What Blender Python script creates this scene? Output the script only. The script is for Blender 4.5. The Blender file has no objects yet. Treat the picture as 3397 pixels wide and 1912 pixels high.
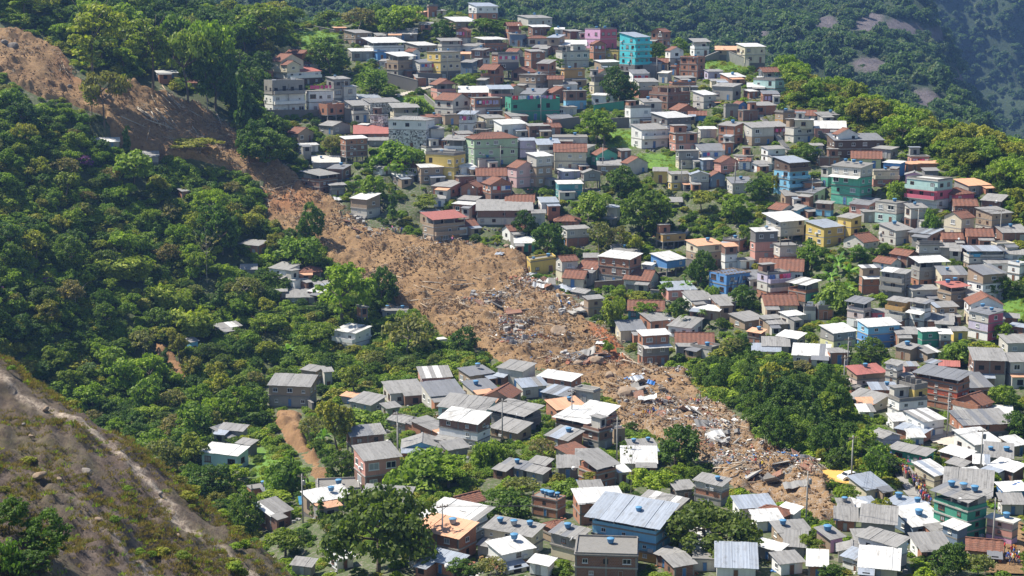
import bpy, bmesh, math, random
import numpy as np
from mathutils import Vector, Matrix

# ------------------------------------------------------------------ camera, sky, sun, exposure
SC = bpy.context.scene
COL = SC.collection
IW, IH = 3397.0, 1912.0
LENS, PITCH, CZ = 55.0, math.radians(10.5), 100.0
F = LENS / 36.0 * IW
CX, CY = IW / 2, IH / 2
cam_data = bpy.data.cameras.new('camera')
cam_data.lens = LENS
cam_data.sensor_width = 36.0
cam_data.clip_start = 1.0
cam_data.clip_end = 9000.0
cam = bpy.data.objects.new('camera', cam_data)
COL.objects.link(cam)
cam.location = (0, 0, CZ)
cam.rotation_euler = (math.pi / 2 - PITCH, 0, 0)
SC.camera = cam

SUN_EL = math.radians(55)
SUN_AZ = math.atan2(-0.92, 0.30)          # measured from +Y towards +X: sun stands to the side, a little behind the hill
world = bpy.data.worlds.new('World')
SC.world = world
world.use_nodes = True
wn = world.node_tree.nodes
sky = wn.new('ShaderNodeTexSky')
sky.sky_type = 'NISHITA'
sky.sun_disc = False
sky.sun_elevation = SUN_EL
sky.sun_rotation = SUN_AZ
sky.altitude = 800
sky.air_density = 1.0
sky.dust_density = 0.6
wn['Background'].inputs['Strength'].default_value = 0.09
world.node_tree.links.new(sky.outputs[0], wn['Background'].inputs['Color'])
sun_data = bpy.data.lights.new('sun', 'SUN')
sun_data.energy = 5.0
sun_data.angle = math.radians(0.53)
sun_data.color = (1.0, 0.94, 0.83)
sun = bpy.data.objects.new('sun', sun_data)
COL.objects.link(sun)
sd = Vector((math.sin(SUN_AZ) * math.cos(SUN_EL), math.cos(SUN_AZ) * math.cos(SUN_EL), math.sin(SUN_EL)))
sun.rotation_euler = sd.to_track_quat('Z', 'Y').to_euler()
sun.location = (-100, 100, 400)
SC.view_settings.view_transform = 'Standard'
SC.view_settings.look = 'None'
SC.view_settings.exposure = 0.76
SC.view_settings.gamma = 1.0
SC.view_settings.use_curve_mapping = False
SC.cycles.max_bounces = 6
SC.cycles.diffuse_bounces = 3
SC.cycles.glossy_bounces = 2
SC.cycles.transmission_bounces = 3
SC.cycles.transparent_max_bounces = 6
SC.cycles.volume_bounces = 0
SC.cycles.use_denoising = True
SC.cycles.denoiser = 'OPENIMAGEDENOISE'
SC.cycles.denoising_input_passes = 'RGB_ALBEDO_NORMAL'

RNG = random.Random(7)
NR = np.random.default_rng(11)

# ------------------------------------------------------------------ geometry of the view: from a measured pixel to a place on the ground
CP, SP = math.cos(PITCH), math.sin(PITCH)


def raydir(u, v):
    a, b = (u - CX) / F, (v - CY) / F
    return np.array([a, CP - b * SP, -SP - b * CP])       # depth 1 along the view axis


def proj(x, y, z):
    zz = z - CZ
    dep = y * CP - zz * SP
    up = y * SP + zz * CP
    return CX + F * x / dep, CY - F * up / dep, dep


TILES = {'A': (800, 0, 2.2656), 'B': (1600, 0, 2.2656), 'C': (2400, 0, 2.2658), 'D': (0, 0, 2.2656), 'E': (800, 560, 2.2656), 'F': (1600, 560, 2.2656),
         'G': (2497, 560, 2.2656), 'H': (0, 560, 2.2656), 'I': (800, 1272, 2.2656), 'J': (1600, 1272, 2.2656), 'K': (2497, 1272, 2.2656), 'L': (0, 1272, 2.2656),
         'M': (1750, 880, 1.859), 'N': (700, 1000, 3.6257), 'P': (2700, 1000, 3.6255), 'Z': (0, 0, 1.0), 'Q': (0, 0, 0.7583)}


def TU(t, u):
    return TILES[t][0] + u / TILES[t][2]


def TV(t, v):
    return TILES[t][1] + v / TILES[t][2]


def in_poly(px, py, poly):
    px, py = np.asarray(px, float), np.asarray(py, float)
    c = np.zeros(px.shape, bool)
    n = len(poly)
    j = n - 1
    for i in range(n):
        xi, yi = poly[i]
        xj, yj = poly[j]
        with np.errstate(divide='ignore', invalid='ignore'):
            m = ((yi > py) != (yj > py)) & (px < (xj - xi) * (py - yi) / (yj - yi + 1e-12) + xi)
        c ^= m
        j = i
    return c


def poly_dist(px, py, poly):
    px, py = np.asarray(px, float), np.asarray(py, float)
    best = np.full(px.shape, 1e9)
    n = len(poly)
    for i in range(n):
        x0, y0 = poly[i]
        x1, y1 = poly[(i + 1) % n]
        dx, dy = x1 - x0, y1 - y0
        t = np.clip(((px - x0) * dx + (py - y0) * dy) / (dx * dx + dy * dy + 1e-9), 0, 1)
        best = np.minimum(best, np.hypot(px - x0 - t * dx, py - y0 - t * dy))
    return best


def _hash(ix, iy, s):
    n = (ix.astype(np.int64) * 374761393 + iy.astype(np.int64) * 668265263 + s * 1274126177) & 0x7fffffff
    n = ((n ^ (n >> 13)) * 1274126177) & 0x7fffffff
    return ((n ^ (n >> 16)) & 0xffff) / 65535.0


def vnoise(x, y, s=0):
    ix, iy = np.floor(x), np.floor(y)
    fx, fy = x - ix, y - iy
    fx, fy = fx * fx * (3 - 2 * fx), fy * fy * (3 - 2 * fy)
    a, b = _hash(ix, iy, s), _hash(ix + 1, iy, s)
    c, d = _hash(ix, iy + 1, s), _hash(ix + 1, iy + 1, s)
    return (a + (b - a) * fx) * (1 - fy) + (c + (d - c) * fx) * fy - 0.5


def fbm(x, y, o=4, s=0):
    r, a = 0, 1.0
    for k in range(o):
        r = r + a * vnoise(x * 2 ** k, y * 2 ** k, s + k * 17)
        a *= 0.5
    return r


class TPS:
    """a smooth surface z(x, y) through measured points"""
    def __init__(self, pts, lam=2.0):
        P = np.array(pts, float)
        self.c = P[:, :2]
        n = len(P)
        r2 = ((self.c[:, None] - self.c[None]) ** 2).sum(-1)
        K = 0.5 * r2 * np.log(r2 + 1e-9) + lam * np.eye(n)
        Q = np.hstack([np.ones((n, 1)), self.c])
        A = np.block([[K, Q], [Q.T, np.zeros((3, 3))]])
        self.w = np.linalg.solve(A, np.concatenate([P[:, 2], np.zeros(3)]))

    def __call__(self, x, y):
        x, y = np.asarray(x, float), np.asarray(y, float)
        out = self.w[-3] + self.w[-2] * x + self.w[-1] * y
        for (cx, cy), w in zip(self.c, self.w[:-3]):
            r2 = (x - cx) ** 2 + (y - cy) ** 2
            out = out + w * 0.5 * r2 * np.log(r2 + 1e-9)
        return out


def ctrl(lst):
    out = []
    for u, v, d in lst:
        r = raydir(u, v)
        r = r / np.linalg.norm(r) * d
        out.append((r[0], r[1], r[2] + CZ))
    return out


GROUND_CTRL = ctrl([
    (-200, 1912, 300), (500, 1912, 265), (900, 1912, 240), (1700, 1912, 214), (2500, 1912, 210), (3397, 1912, 222), (1700, 2200, 185), (3000, 2200, 185), (500, 2200, 215), (3800, 2000, 215),
    (800, 1700, 282), (1400, 1700, 254), (2200, 1700, 248), (3397, 1700, 258), (3700, 1700, 262),
    (650, 1500, 330), (1200, 1500, 304), (2000, 1500, 290), (2700, 1500, 292), (3397, 1500, 298),
    (200, 1250, 370), (500, 1250, 372), (900, 1250, 372), (1500, 1250, 352), (2200, 1250, 350), (2800, 1250, 338), (3397, 1250, 338),
    (-200, 1000, 375), (0, 1000, 380), (500, 1000, 402), (1100, 1000, 405), (2000, 1000, 392), (2800, 1000, 378), (3397, 1000, 375), (3700, 1000, 380),
    (-200, 750, 400), (0, 750, 408), (500, 750, 432), (1000, 750, 438), (1500, 750, 434), (2200, 750, 428), (2800, 750, 415), (3397, 750, 408),
    (0, 500, 436), (500, 500, 460), (1000, 500, 474), (1600, 500, 470), (2200, 500, 466), (2800, 500, 458), (3300, 550, 446),
    (-200, 300, 455), (0, 300, 466), (400, 300, 482), (900, 300, 518), (1600, 300, 526), (2200, 300, 526), (2700, 330, 505), (3000, 430, 478),
    (0, 130, 492), (400, 150, 512), (1100, 150, 568), (1600, 150, 580), (2100, 170, 580), (2450, 210, 560),
    (0, -80, 535), (300, -60, 560), (-300, 100, 500), (520, 10, 570), (700, 70, 585), (1000, 80, 600), (1500, 50, 612), (1800, 95, 606), (2150, 145, 600)])
# the far side of the ridge falls away
for (u, v, d), drop in zip([(700, 60, 585), (1000, 80, 600), (1500, 50, 612), (1800, 95, 606), (2150, 145, 600), (2500, 200, 565), (2750, 300, 530), (3000, 390, 505), (3300, 510, 462), (3700, 640, 430)],
                           [22, 25, 30, 30, 30, 30, 30, 28, 25, 25]):
    r = raydir(u, v)
    r = r / np.linalg.norm(r)
    p = r * d
    GROUND_CTRL.append((p[0] * 1.13, p[1] * 1.13, p[2] + CZ - drop))
    GROUND_CTRL.append((p[0] * 1.3, p[1] * 1.3, p[2] + CZ - drop * 2.6))
GTPS = TPS(GROUND_CTRL, lam=30.0)
GX0, GX1, GY0, GY1, GS = -270.0, 280.0, 165.0, 760.0, 1.6
NX, NY = int((GX1 - GX0) / GS) + 1, int((GY1 - GY0) / GS) + 1
gx, gy = np.meshgrid(GX0 + GS * np.arange(NX), GY0 + GS * np.arange(NY))
GZ = GTPS(gx, gy) + 1.6 * fbm(gx / 22, gy / 22, 4, 3)
GZ0 = GZ.copy()


def gz(x, y, Z=None):
    Z = GZ if Z is None else Z
    x, y = np.asarray(x, float), np.asarray(y, float)
    fx = np.clip((x - GX0) / GS, 0, NX - 1.001)
    fy = np.clip((y - GY0) / GS, 0, NY - 1.001)
    i, j = fx.astype(int), fy.astype(int)
    fx, fy = fx - i, fy - j
    return (Z[j, i] * (1 - fx) + Z[j, i + 1] * fx) * (1 - fy) + (Z[j + 1, i] * (1 - fx) + Z[j + 1, i + 1] * fx) * fy


_T = np.arange(150.0, 740.0, 0.8)


def ground(u, v):
    r = raydir(u, v)
    x, y, z = r[0] * _T, r[1] * _T, r[2] * _T + CZ
    h = gz(x, y, GZ0)
    k = np.nonzero(z < h)[0]
    if len(k) == 0:
        i = int(np.argmin(z - h))
    else:
        i = int(k[0])
    t = _T[i]
    if i > 0 and len(k):
        d0, d1 = (z - h)[i - 1], (z - h)[i]
        t = _T[i - 1] + 0.8 * d0 / (d0 - d1 + 1e-9)
    return np.array([r[0] * t, r[1] * t, r[2] * t + CZ])


# ------------------------------------------------------------------ small scene helpers
def link(o):
    COL.objects.link(o)
    return o


def mesh_obj(name, verts, faces, mats, parent=None, fmat=None, smooth=False):
    me = bpy.data.meshes.new(name)
    me.from_pydata([tuple(map(float, v)) for v in verts], [], faces)
    for m in (mats if isinstance(mats, (list, tuple)) else [mats]):
        me.materials.append(m)
    if fmat is not None:
        me.polygons.foreach_set('material_index', np.asarray(fmat, np.int32))
    if smooth:
        me.polygons.foreach_set('use_smooth', np.ones(len(me.polygons), bool))
    o = link(bpy.data.objects.new(name, me))
    if parent is not None:
        o.parent = parent
    return o


def mesh_fast(name, V, Fc, mats, smooth=False):
    """V (n,3) array, Fc (m,k) array of equal sized faces"""
    me = bpy.data.meshes.new(name)
    n, (m, k) = len(V), Fc.shape
    me.vertices.add(n)
    me.vertices.foreach_set('co', np.asarray(V, np.float32).ravel())
    me.loops.add(m * k)
    me.loops.foreach_set('vertex_index', np.asarray(Fc, np.int32).ravel())
    me.polygons.add(m)
    me.polygons.foreach_set('loop_start', np.arange(0, m * k, k, dtype=np.int32))
    if smooth:
        me.polygons.foreach_set('use_smooth', np.ones(m, bool))
    for mm in (mats if isinstance(mats, (list, tuple)) else [mats]):
        me.materials.append(mm)
    me.update()
    me.validate()
    return me


def tag(o, label=None, cat=None, group=None, kind=None):
    if label:
        o['label'] = label
    if cat:
        o['category'] = cat
    if group:
        o['group'] = group
    if kind:
        o['kind'] = kind
    return o


def empty(name, loc, rz=0.0):
    o = link(bpy.data.objects.new(name, None))
    o.empty_display_size = 0.5
    o.location = loc
    o.rotation_euler = (0, 0, rz)
    return o


class MB:
    """collects boxes, prisms and tubes of one mesh"""
    def __init__(self):
        self.v, self.f, self.m = [], [], []

    def quad(self, *p, m=0):
        i = len(self.v)
        self.v += list(p)
        self.f.append(tuple(range(i, i + len(p))))
        self.m.append(m)

    def hexa(self, p, m=0):
        """8 corners: bottom ring counter-clockwise, then top ring"""
        i = len(self.v)
        self.v += list(p)
        for f in ((3, 2, 1, 0), (4, 5, 6, 7), (0, 1, 5, 4), (1, 2, 6, 5), (2, 3, 7, 6), (3, 0, 4, 7)):
            self.f.append(tuple(i + k for k in f))
            self.m.append(m)

    def box(self, x0, x1, y0, y1, z0, z1, m=0):
        self.hexa([(x0, y0, z0), (x1, y0, z0), (x1, y1, z0), (x0, y1, z0), (x0, y0, z1), (x1, y0, z1), (x1, y1, z1), (x0, y1, z1)], m)

    def tube(self, a, b, r0, r1, n=6, m=0, cap=True):
        a, b = Vector(a), Vector(b)
        d = (b - a).normalized()
        s = d.orthogonal().normalized()
        t = d.cross(s)
        i = len(self.v)
        for c, r in ((a, r0), (b, r1)):
            for k in range(n):
                w = 2 * math.pi * k / n
                self.v.append(tuple(c + r * (math.cos(w) * s + math.sin(w) * t)))
        for k in range(n):
            self.f.append((i + k, i + (k + 1) % n, i + n + (k + 1) % n, i + n + k))
            self.m.append(m)
        if cap:
            self.f.append(tuple(i + n + k for k in range(n)))
            self.m.append(m)
            self.f.append(tuple(i + n - 1 - k for k in range(n)))
            self.m.append(m)

    def lathe(self, prof, n=10, m=0, c=(0, 0, 0)):
        i = len(self.v)
        for r, z in prof:
            for k in range(n):
                w = 2 * math.pi * k / n
                self.v.append((c[0] + r * math.cos(w), c[1] + r * math.sin(w), c[2] + z))
        for j in range(len(prof) - 1):
            for k in range(n):
                self.f.append((i + j * n + k, i + j * n + (k + 1) % n, i + (j + 1) * n + (k + 1) % n, i + (j + 1) * n + k))
                self.m.append(m)
        self.f.append(tuple(i + (len(prof) - 1) * n + k for k in range(n)))
        self.m.append(m)

    def build(self, name, mats, parent=None, smooth=False):
        return mesh_obj(name, self.v, self.f, mats, parent, self.m, smooth)

    def data(self, name, mats, smooth=False):
        me = bpy.data.meshes.new(name)
        me.from_pydata([tuple(map(float, v)) for v in self.v], [], self.f)
        for m in (mats if isinstance(mats, (list, tuple)) else [mats]):
            me.materials.append(m)
        me.polygons.foreach_set('material_index', np.asarray(self.m, np.int32))
        if smooth:
            me.polygons.foreach_set('use_smooth', np.ones(len(me.polygons), bool))
        return me


# ------------------------------------------------------------------ materials
def new_mat(name):
    m = bpy.data.materials.new(name)
    m.use_nodes = True
    nt = m.node_tree
    return m, nt, nt.nodes['Principled BSDF']


def N(nt, typ, **kw):
    n = nt.nodes.new(typ)
    for k, v in kw.items():
        if k.startswith('i_'):
            n.inputs[k[2:].replace('_', ' ')].default_value = v
        else:
            setattr(n, k, v)
    return n


def L(nt, a, b):
    nt.links.new(a, b)


def mixc(nt, fac, a, b, mode='MIX'):
    n = nt.nodes.new('ShaderNodeMix')
    n.data_type = 'RGBA'
    n.blend_type = mode
    for s, val in ((0, fac), (6, a), (7, b)):
        if hasattr(val, 'node'):
            nt.links.new(val, n.inputs[s])
        elif s == 0:
            n.inputs[s].default_value = val
        else:
            n.inputs[s].default_value = (*val[:3], 1)
    return n.outputs[2]


def ramp(nt, fac, stops):
    n = nt.nodes.new('ShaderNodeValToRGB')
    e = n.color_ramp.elements
    while len(e) < len(stops):
        e.new(0.5)
    for k, (p, c) in enumerate(stops):
        e[k].position = p
        e[k].color = (*c, 1) if not isinstance(c, (int, float)) else (c, c, c, 1)
    nt.links.new(fac, n.inputs[0])
    return n.outputs[0]


def noise(nt, vec, scale, detail=3.0, rough=0.6):
    n = nt.nodes.new('ShaderNodeTexNoise')
    n.inputs['Scale'].default_value = scale
    n.inputs['Detail'].default_value = detail
    n.inputs['Roughness'].default_value = rough
    if vec is not None:
        nt.links.new(vec, n.inputs['Vector'])
    return n.outputs['Fac']


def coords(nt, scale=(1, 1, 1), kind='Object'):
    t = nt.nodes.new('ShaderNodeTexCoord')
    mp = nt.nodes.new('ShaderNodeMapping')
    mp.inputs['Scale'].default_value = scale
    nt.links.new(t.outputs[kind], mp.inputs['Vector'])
    if kind == 'Object':                                   # shift the grain from thing to thing
        oi = nt.nodes.new('ShaderNodeObjectInfo')
        ml = nt.nodes.new('ShaderNodeMath')
        ml.operation = 'MULTIPLY'
        ml.inputs[1].default_value = 37.0
        nt.links.new(oi.outputs['Random'], ml.inputs[0])
        nt.links.new(ml.outputs[0], mp.inputs['Location'])
    return mp.outputs[0]


def bump(nt, h, strength, dist, bsdf):
    b = nt.nodes.new('ShaderNodeBump')
    b.inputs['Strength'].default_value = strength
    b.inputs['Distance'].default_value = dist
    nt.links.new(h, b.inputs['Height'])
    nt.links.new(b.outputs[0], bsdf.inputs['Normal'])


def mat_paint(name, c, grime=0.5, rough=0.8):
    """painted render with rain streaks, peeled and mouldy patches"""
    m, nt, b = new_mat(name)
    big = noise(nt, coords(nt, (1, 1, 0.9)), 0.55, 4)
    streak = noise(nt, coords(nt, (2.6, 2.6, 0.22)), 1.0, 4, 0.7)
    spots = noise(nt, coords(nt), 2.6, 4, 0.75)
    base = mixc(nt, ramp(nt, big, [(0.3, 0.0), (0.75, 1.0)]), c, [x * 0.78 + 0.02 for x in c])
    dirt = [0.10, 0.09, 0.075]
    base = mixc(nt, ramp(nt, streak, [(0.52, 0.0), (0.78, grime)]), base, dirt)
    base = mixc(nt, ramp(nt, spots, [(0.60, 0.0), (0.80, grime * 0.9)]), base, [0.21, 0.19, 0.165])
    L(nt, base, b.inputs['Base Color'])
    b.inputs['Roughness'].default_value = rough
    bump(nt, spots, 0.25, 0.05, b)
    return m


def mat_brick(name, c1, c2, mortar=(0.34, 0.29, 0.25)):
    m, nt, b = new_mat(name)
    t = nt.nodes.new('ShaderNodeTexCoord')
    sx = nt.nodes.new('ShaderNodeSeparateXYZ')
    L(nt, t.outputs['Object'], sx.inputs[0])
    ad = N(nt, 'ShaderNodeMath', operation='ADD')
    L(nt, sx.outputs[0], ad.inputs[0])
    L(nt, sx.outputs[1], ad.inputs[1])
    cb = nt.nodes.new('ShaderNodeCombineXYZ')
    L(nt, ad.outputs[0], cb.inputs[0])
    L(nt, sx.outputs[2], cb.inputs[1])
    bt = nt.nodes.new('ShaderNodeTexBrick')
    L(nt, cb.outputs[0], bt.inputs['Vector'])
    bt.inputs['Scale'].default_value = 1.0
    bt.inputs['Brick Width'].default_value = 0.34
    bt.inputs['Row Height'].default_value = 0.22
    bt.inputs['Mortar Size'].default_value = 0.016
    bt.inputs['Color1'].default_value = (*c1, 1)
    bt.inputs['Color2'].default_value = (*c2, 1)
    bt.inputs['Mortar'].default_value = (*mortar, 1)
    big = noise(nt, coords(nt), 0.6, 4)
    streak = noise(nt, coords(nt, (2.2, 2.2, 0.3)), 1.0, 4, 0.7)
    base = mixc(nt, ramp(nt, big, [(0.42, 0.0), (0.72, 0.55)]), bt.outputs['Color'], [0.24, 0.16, 0.12])
    base = mixc(nt, ramp(nt, streak, [(0.56, 0.0), (0.8, 0.6)]), base, [0.08, 0.07, 0.06])
    L(nt, base, b.inputs['Base Color'])
    b.inputs['Roughness'].default_value = 0.9
    return m


def mat_sheet(name, c, stain, amount=0.5, rough=0.6, metal=0.0):
    """corrugated sheet: ribs run down the slope (local y), stains and moss in streaks"""
    m, nt, b = new_mat(name)
    oi = nt.nodes.new('ShaderNodeObjectInfo')
    st = noise(nt, coords(nt, (1.6, 0.35, 1)), 1.0, 5, 0.7)
    sp = noise(nt, coords(nt), 0.9, 5, 0.7)
    tint = ramp(nt, oi.outputs['Random'], [(0.0, 0.88), (0.5, 0.98), (1.0, 1.05)])
    base = mixc(nt, 1.0, c, tint, 'MULTIPLY')
    base = mixc(nt, ramp(nt, st, [(0.48, 0.0), (0.75, amount)]), base, stain)
    base = mixc(nt, ramp(nt, sp, [(0.56, 0.0), (0.74, amount * 0.9)]), base, [x * 0.45 for x in stain])
    L(nt, base, b.inputs['Base Color'])
    b.inputs['Roughness'].default_value = rough
    b.inputs['Metallic'].default_value = metal
    w = N(nt, 'ShaderNodeTexWave', bands_direction='X')
    w.inputs['Scale'].default_value = 1.6
    t = nt.nodes.new('ShaderNodeTexCoord')
    L(nt, t.outputs['Object'], w.inputs['Vector'])
    bump(nt, w.outputs['Fac'], 0.2, 0.04, b)
    return m


def mat_tile(name, c, stain):
    m, nt, b = new_mat(name)
    sp = noise(nt, coords(nt), 1.1, 5, 0.75)
    fine = noise(nt, coords(nt), 5.0, 3, 0.7)
    base = mixc(nt, ramp(nt, fine, [(0.3, 0.0), (0.7, 1.0)]), c, [x * 0.62 for x in c])
    base = mixc(nt, ramp(nt, sp, [(0.46, 0.0), (0.72, 0.8)]), base, stain)
    L(nt, base, b.inputs['Base Color'])
    b.inputs['Roughness'].default_value = 0.9
    w = N(nt, 'ShaderNodeTexWave', bands_direction='Y')
    w.inputs['Scale'].default_value = 0.9
    t = nt.nodes.new('ShaderNodeTexCoord')
    L(nt, t.outputs['Object'], w.inputs['Vector'])
    bump(nt, w.outputs['Fac'], 0.5, 0.08, b)
    return m


def mat_plain(name, c, rough=0.7, metal=0.0, var=0.35, scale=2.0):
    m, nt, b = new_mat(name)
    sp = noise(nt, coords(nt), scale, 4, 0.7)
    base = mixc(nt, ramp(nt, sp, [(0.35, 0.0), (0.75, 1.0)]), c, [x * (1 - var) for x in c])
    L(nt, base, b.inputs['Base Color'])
    b.inputs['Roughness'].default_value = rough
    b.inputs['Metallic'].default_value = metal
    return m


def mat_leaf(name, cols, sat=1.0, trans=0.32):
    """leaf colours vary from plant to plant and from clump to clump"""
    m, nt, b = new_mat(name)
    oi = nt.nodes.new('ShaderNodeObjectInfo')
    k = len(cols)
    c = ramp(nt, oi.outputs['Random'], [(i / max(1, k - 1), cc) for i, cc in enumerate(cols)])
    n1 = noise(nt, coords(nt), 2.2, 3, 0.7)
    c = mixc(nt, ramp(nt, n1, [(0.35, 0.0), (0.7, 1.0)]), c, mixc(nt, 1.0, c, (1.55, 1.35, 1.1), 'MULTIPLY'))
    g = nt.nodes.new('ShaderNodeNewGeometry')
    c = mixc(nt, 1.0, c, ramp(nt, g.outputs['Random Per Island'], [(0.0, (0.62, 0.66, 0.7)), (0.6, (1.0, 1.0, 1.0)), (1.0, (1.5, 1.35, 1.05))]), 'MULTIPLY')
    L(nt, c, b.inputs['Base Color'])
    b.inputs['Roughness'].default_value = 0.62
    b.inputs['Specular IOR Level'].default_value = 0.25
    tr = nt.nodes.new('ShaderNodeBsdfTranslucent')
    L(nt, mixc(nt, 1.0, c, (1.5, 1.7, 0.7), 'MULTIPLY'), tr.inputs['Color'])
    mx = nt.nodes.new('ShaderNodeMixShader')
    mx.inputs[0].default_value = trans
    L(nt, b.outputs[0], mx.inputs[1])
    L(nt, tr.outputs[0], mx.inputs[2])
    L(nt, mx.outputs[0], nt.nodes['Material Output'].inputs['Surface'])
    return m


PAL = {'w': (0.80, 0.79, 0.76), 'd': (0.56, 0.53, 0.47), 'c': (0.62, 0.55, 0.40), 'y': (0.66, 0.48, 0.13), 'Y': (0.66, 0.64, 0.34), 'Q': (0.50, 0.30, 0.10), 'g': (0.31, 0.295, 0.27),
       'G': (0.16, 0.155, 0.15), 't': (0.08, 0.60, 0.66), 's': (0.22, 0.50, 0.70), 'l': (0.10, 0.28, 0.58), 'i': (0.16, 0.22, 0.30), 'q': (0.10, 0.33, 0.36), 'p': (0.62, 0.42, 0.40), 'P': (0.68, 0.38, 0.56),
       'r': (0.60, 0.13, 0.19), 'a': (0.60, 0.30, 0.24), 'e': (0.38, 0.52, 0.34), 'E': (0.05, 0.29, 0.19), 'J': (0.12, 0.46, 0.32), 'k': (0.42, 0.60, 0.56), 'v': (0.52, 0.47, 0.58), 'n': (0.36, 0.265, 0.18),
       'o': (0.56, 0.20, 0.06), 'R': (0.55, 0.10, 0.04), 'D': (0.12, 0.075, 0.05), 'm': (0.5, 0.48, 0.46), 'A': (0.64, 0.52, 0.48)}
WNAME = {'w': 'white', 'd': 'stained off-white', 'c': 'cream', 'y': 'yellow', 'Y': 'pale yellow', 'Q': 'ochre', 'g': 'grey rendered', 'G': 'dark grey', 't': 'turquoise', 's': 'sky blue', 'l': 'blue', 'i': 'slate blue', 'q': 'teal',
         'p': 'dusty pink', 'P': 'bright pink', 'r': 'crimson', 'a': 'salmon', 'e': 'pale green', 'E': 'dark green', 'J': 'sea green', 'k': 'mint', 'v': 'lilac', 'n': 'tan', 'o': 'orange', 'R': 'red', 'D': 'dark brown',
         'm': 'mottled stone', 'A': 'pinkish white', 'b': 'bare orange brick', 'B': 'weathered brown brick'}
WM = {k: mat_paint('paint ' + WNAME[k], c, 0.22 if k in 'wtsyYlPprk' else 0.38) for k, c in PAL.items()}
WM['b'] = mat_brick('orange brick', (0.46, 0.17, 0.075), (0.36, 0.12, 0.05))
WM['B'] = mat_brick('brown brick', (0.25, 0.11, 0.065), (0.18, 0.08, 0.05), (0.24, 0.2, 0.17))
_m, _nt, _b = new_mat('mottled stone')
_v = _nt.nodes.new('ShaderNodeTexVoronoi')
_v.inputs['Scale'].default_value = 2.4
L(_nt, coords(_nt), _v.inputs['Vector'])
L(_nt, ramp(_nt, _v.outputs['Color'], [(0.2, (0.12, 0.11, 0.105)), (0.42, (0.34, 0.32, 0.30)), (0.6, (0.66, 0.64, 0.61))]), _b.inputs['Base Color'])
WM['m'] = _m
M_CONC = mat_paint('concrete', (0.23, 0.215, 0.195), 0.7)
M_CONC_L = mat_paint('light concrete', (0.37, 0.35, 0.32), 0.6)
M_DARKCONC = mat_paint('mouldy concrete', (0.15, 0.14, 0.13), 0.6)
ROOF = {'g': mat_sheet('fibre cement sheet', (0.25, 0.243, 0.235), (0.115, 0.108, 0.10), 0.75, 0.85),
        'w': mat_sheet('white metal sheet', (0.60, 0.595, 0.58), (0.28, 0.25, 0.21), 0.75, 0.5),
        'b': mat_sheet('galvanised sheet', (0.33, 0.365, 0.42), (0.20, 0.19, 0.18), 0.65, 0.45, 0.1),
        'o': mat_sheet('orange sheet', (0.60, 0.33, 0.20), (0.30, 0.16, 0.10), 0.45, 0.8),
        'r': mat_sheet('rusty red sheet', (0.36, 0.12, 0.10), (0.20, 0.10, 0.07), 0.6, 0.7),
        'd': mat_sheet('dark grey sheet', (0.17, 0.175, 0.19), (0.09, 0.09, 0.09), 0.5, 0.7),
        't': mat_tile('clay tile', (0.25, 0.105, 0.065), (0.075, 0.055, 0.048)),
        'f': mat_paint('weathered slab', (0.21, 0.20, 0.185), 0.8),
        'l': mat_paint('pale slab', (0.55, 0.53, 0.49), 0.6)}
RNAME = {'g': 'grey sheet roof', 'w': 'white sheet roof', 'b': 'blue-grey metal roof', 'o': 'orange sheet roof', 'r': 'rusty red sheet roof', 'd': 'dark sheet roof', 't': 'clay tile roof', 'f': 'flat slab roof', 'l': 'pale flat roof'}
M_CURTAIN = mat_plain('curtained glass', (0.30, 0.30, 0.29), 0.35, 0, 0.5)
M_SHUTTER = mat_plain('shuttered window', (0.34, 0.36, 0.37), 0.6, 0, 0.2)
M_GLASS = mat_plain('dark glass', (0.025, 0.03, 0.035), 0.12, 0.0, 0.3)
M_DARK = mat_plain('dark opening', (0.03, 0.026, 0.023), 0.9)
M_WFRAME = mat_plain('white frame', (0.74, 0.74, 0.72), 0.5, 0, 0.1)
M_BFRAME = mat_plain('brown frame', (0.16, 0.075, 0.04), 0.6)
M_DOORS = [mat_plain('wood door', (0.20, 0.09, 0.045), 0.6), mat_plain('blue door', (0.08, 0.2, 0.42), 0.5), mat_plain('grey door', (0.42, 0.43, 0.44), 0.5)]
M_TANK = mat_plain('blue tank', (0.06, 0.21, 0.42), 0.55, 0, 0.35)
M_TANK2 = mat_plain('grey tank', (0.42, 0.44, 0.46), 0.7)
M_TANKLID = mat_plain('pale blue lid', (0.10, 0.28, 0.48), 0.6, 0, 0.35)
M_DISH = mat_plain('dish', (0.62, 0.62, 0.62), 0.4, 0, 0.1)
M_STEEL = mat_plain('grey steel', (0.30, 0.30, 0.31), 0.5, 0.4)
M_WOOD = mat_plain('weathered wood', (0.24, 0.17, 0.11), 0.9, 0, 0.5)
M_BARK = mat_plain('bark', (0.17, 0.135, 0.10), 0.95, 0, 0.5)
M_BARKPALE = mat_plain('pale bark', (0.36, 0.32, 0.27), 0.95, 0, 0.4)

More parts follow.
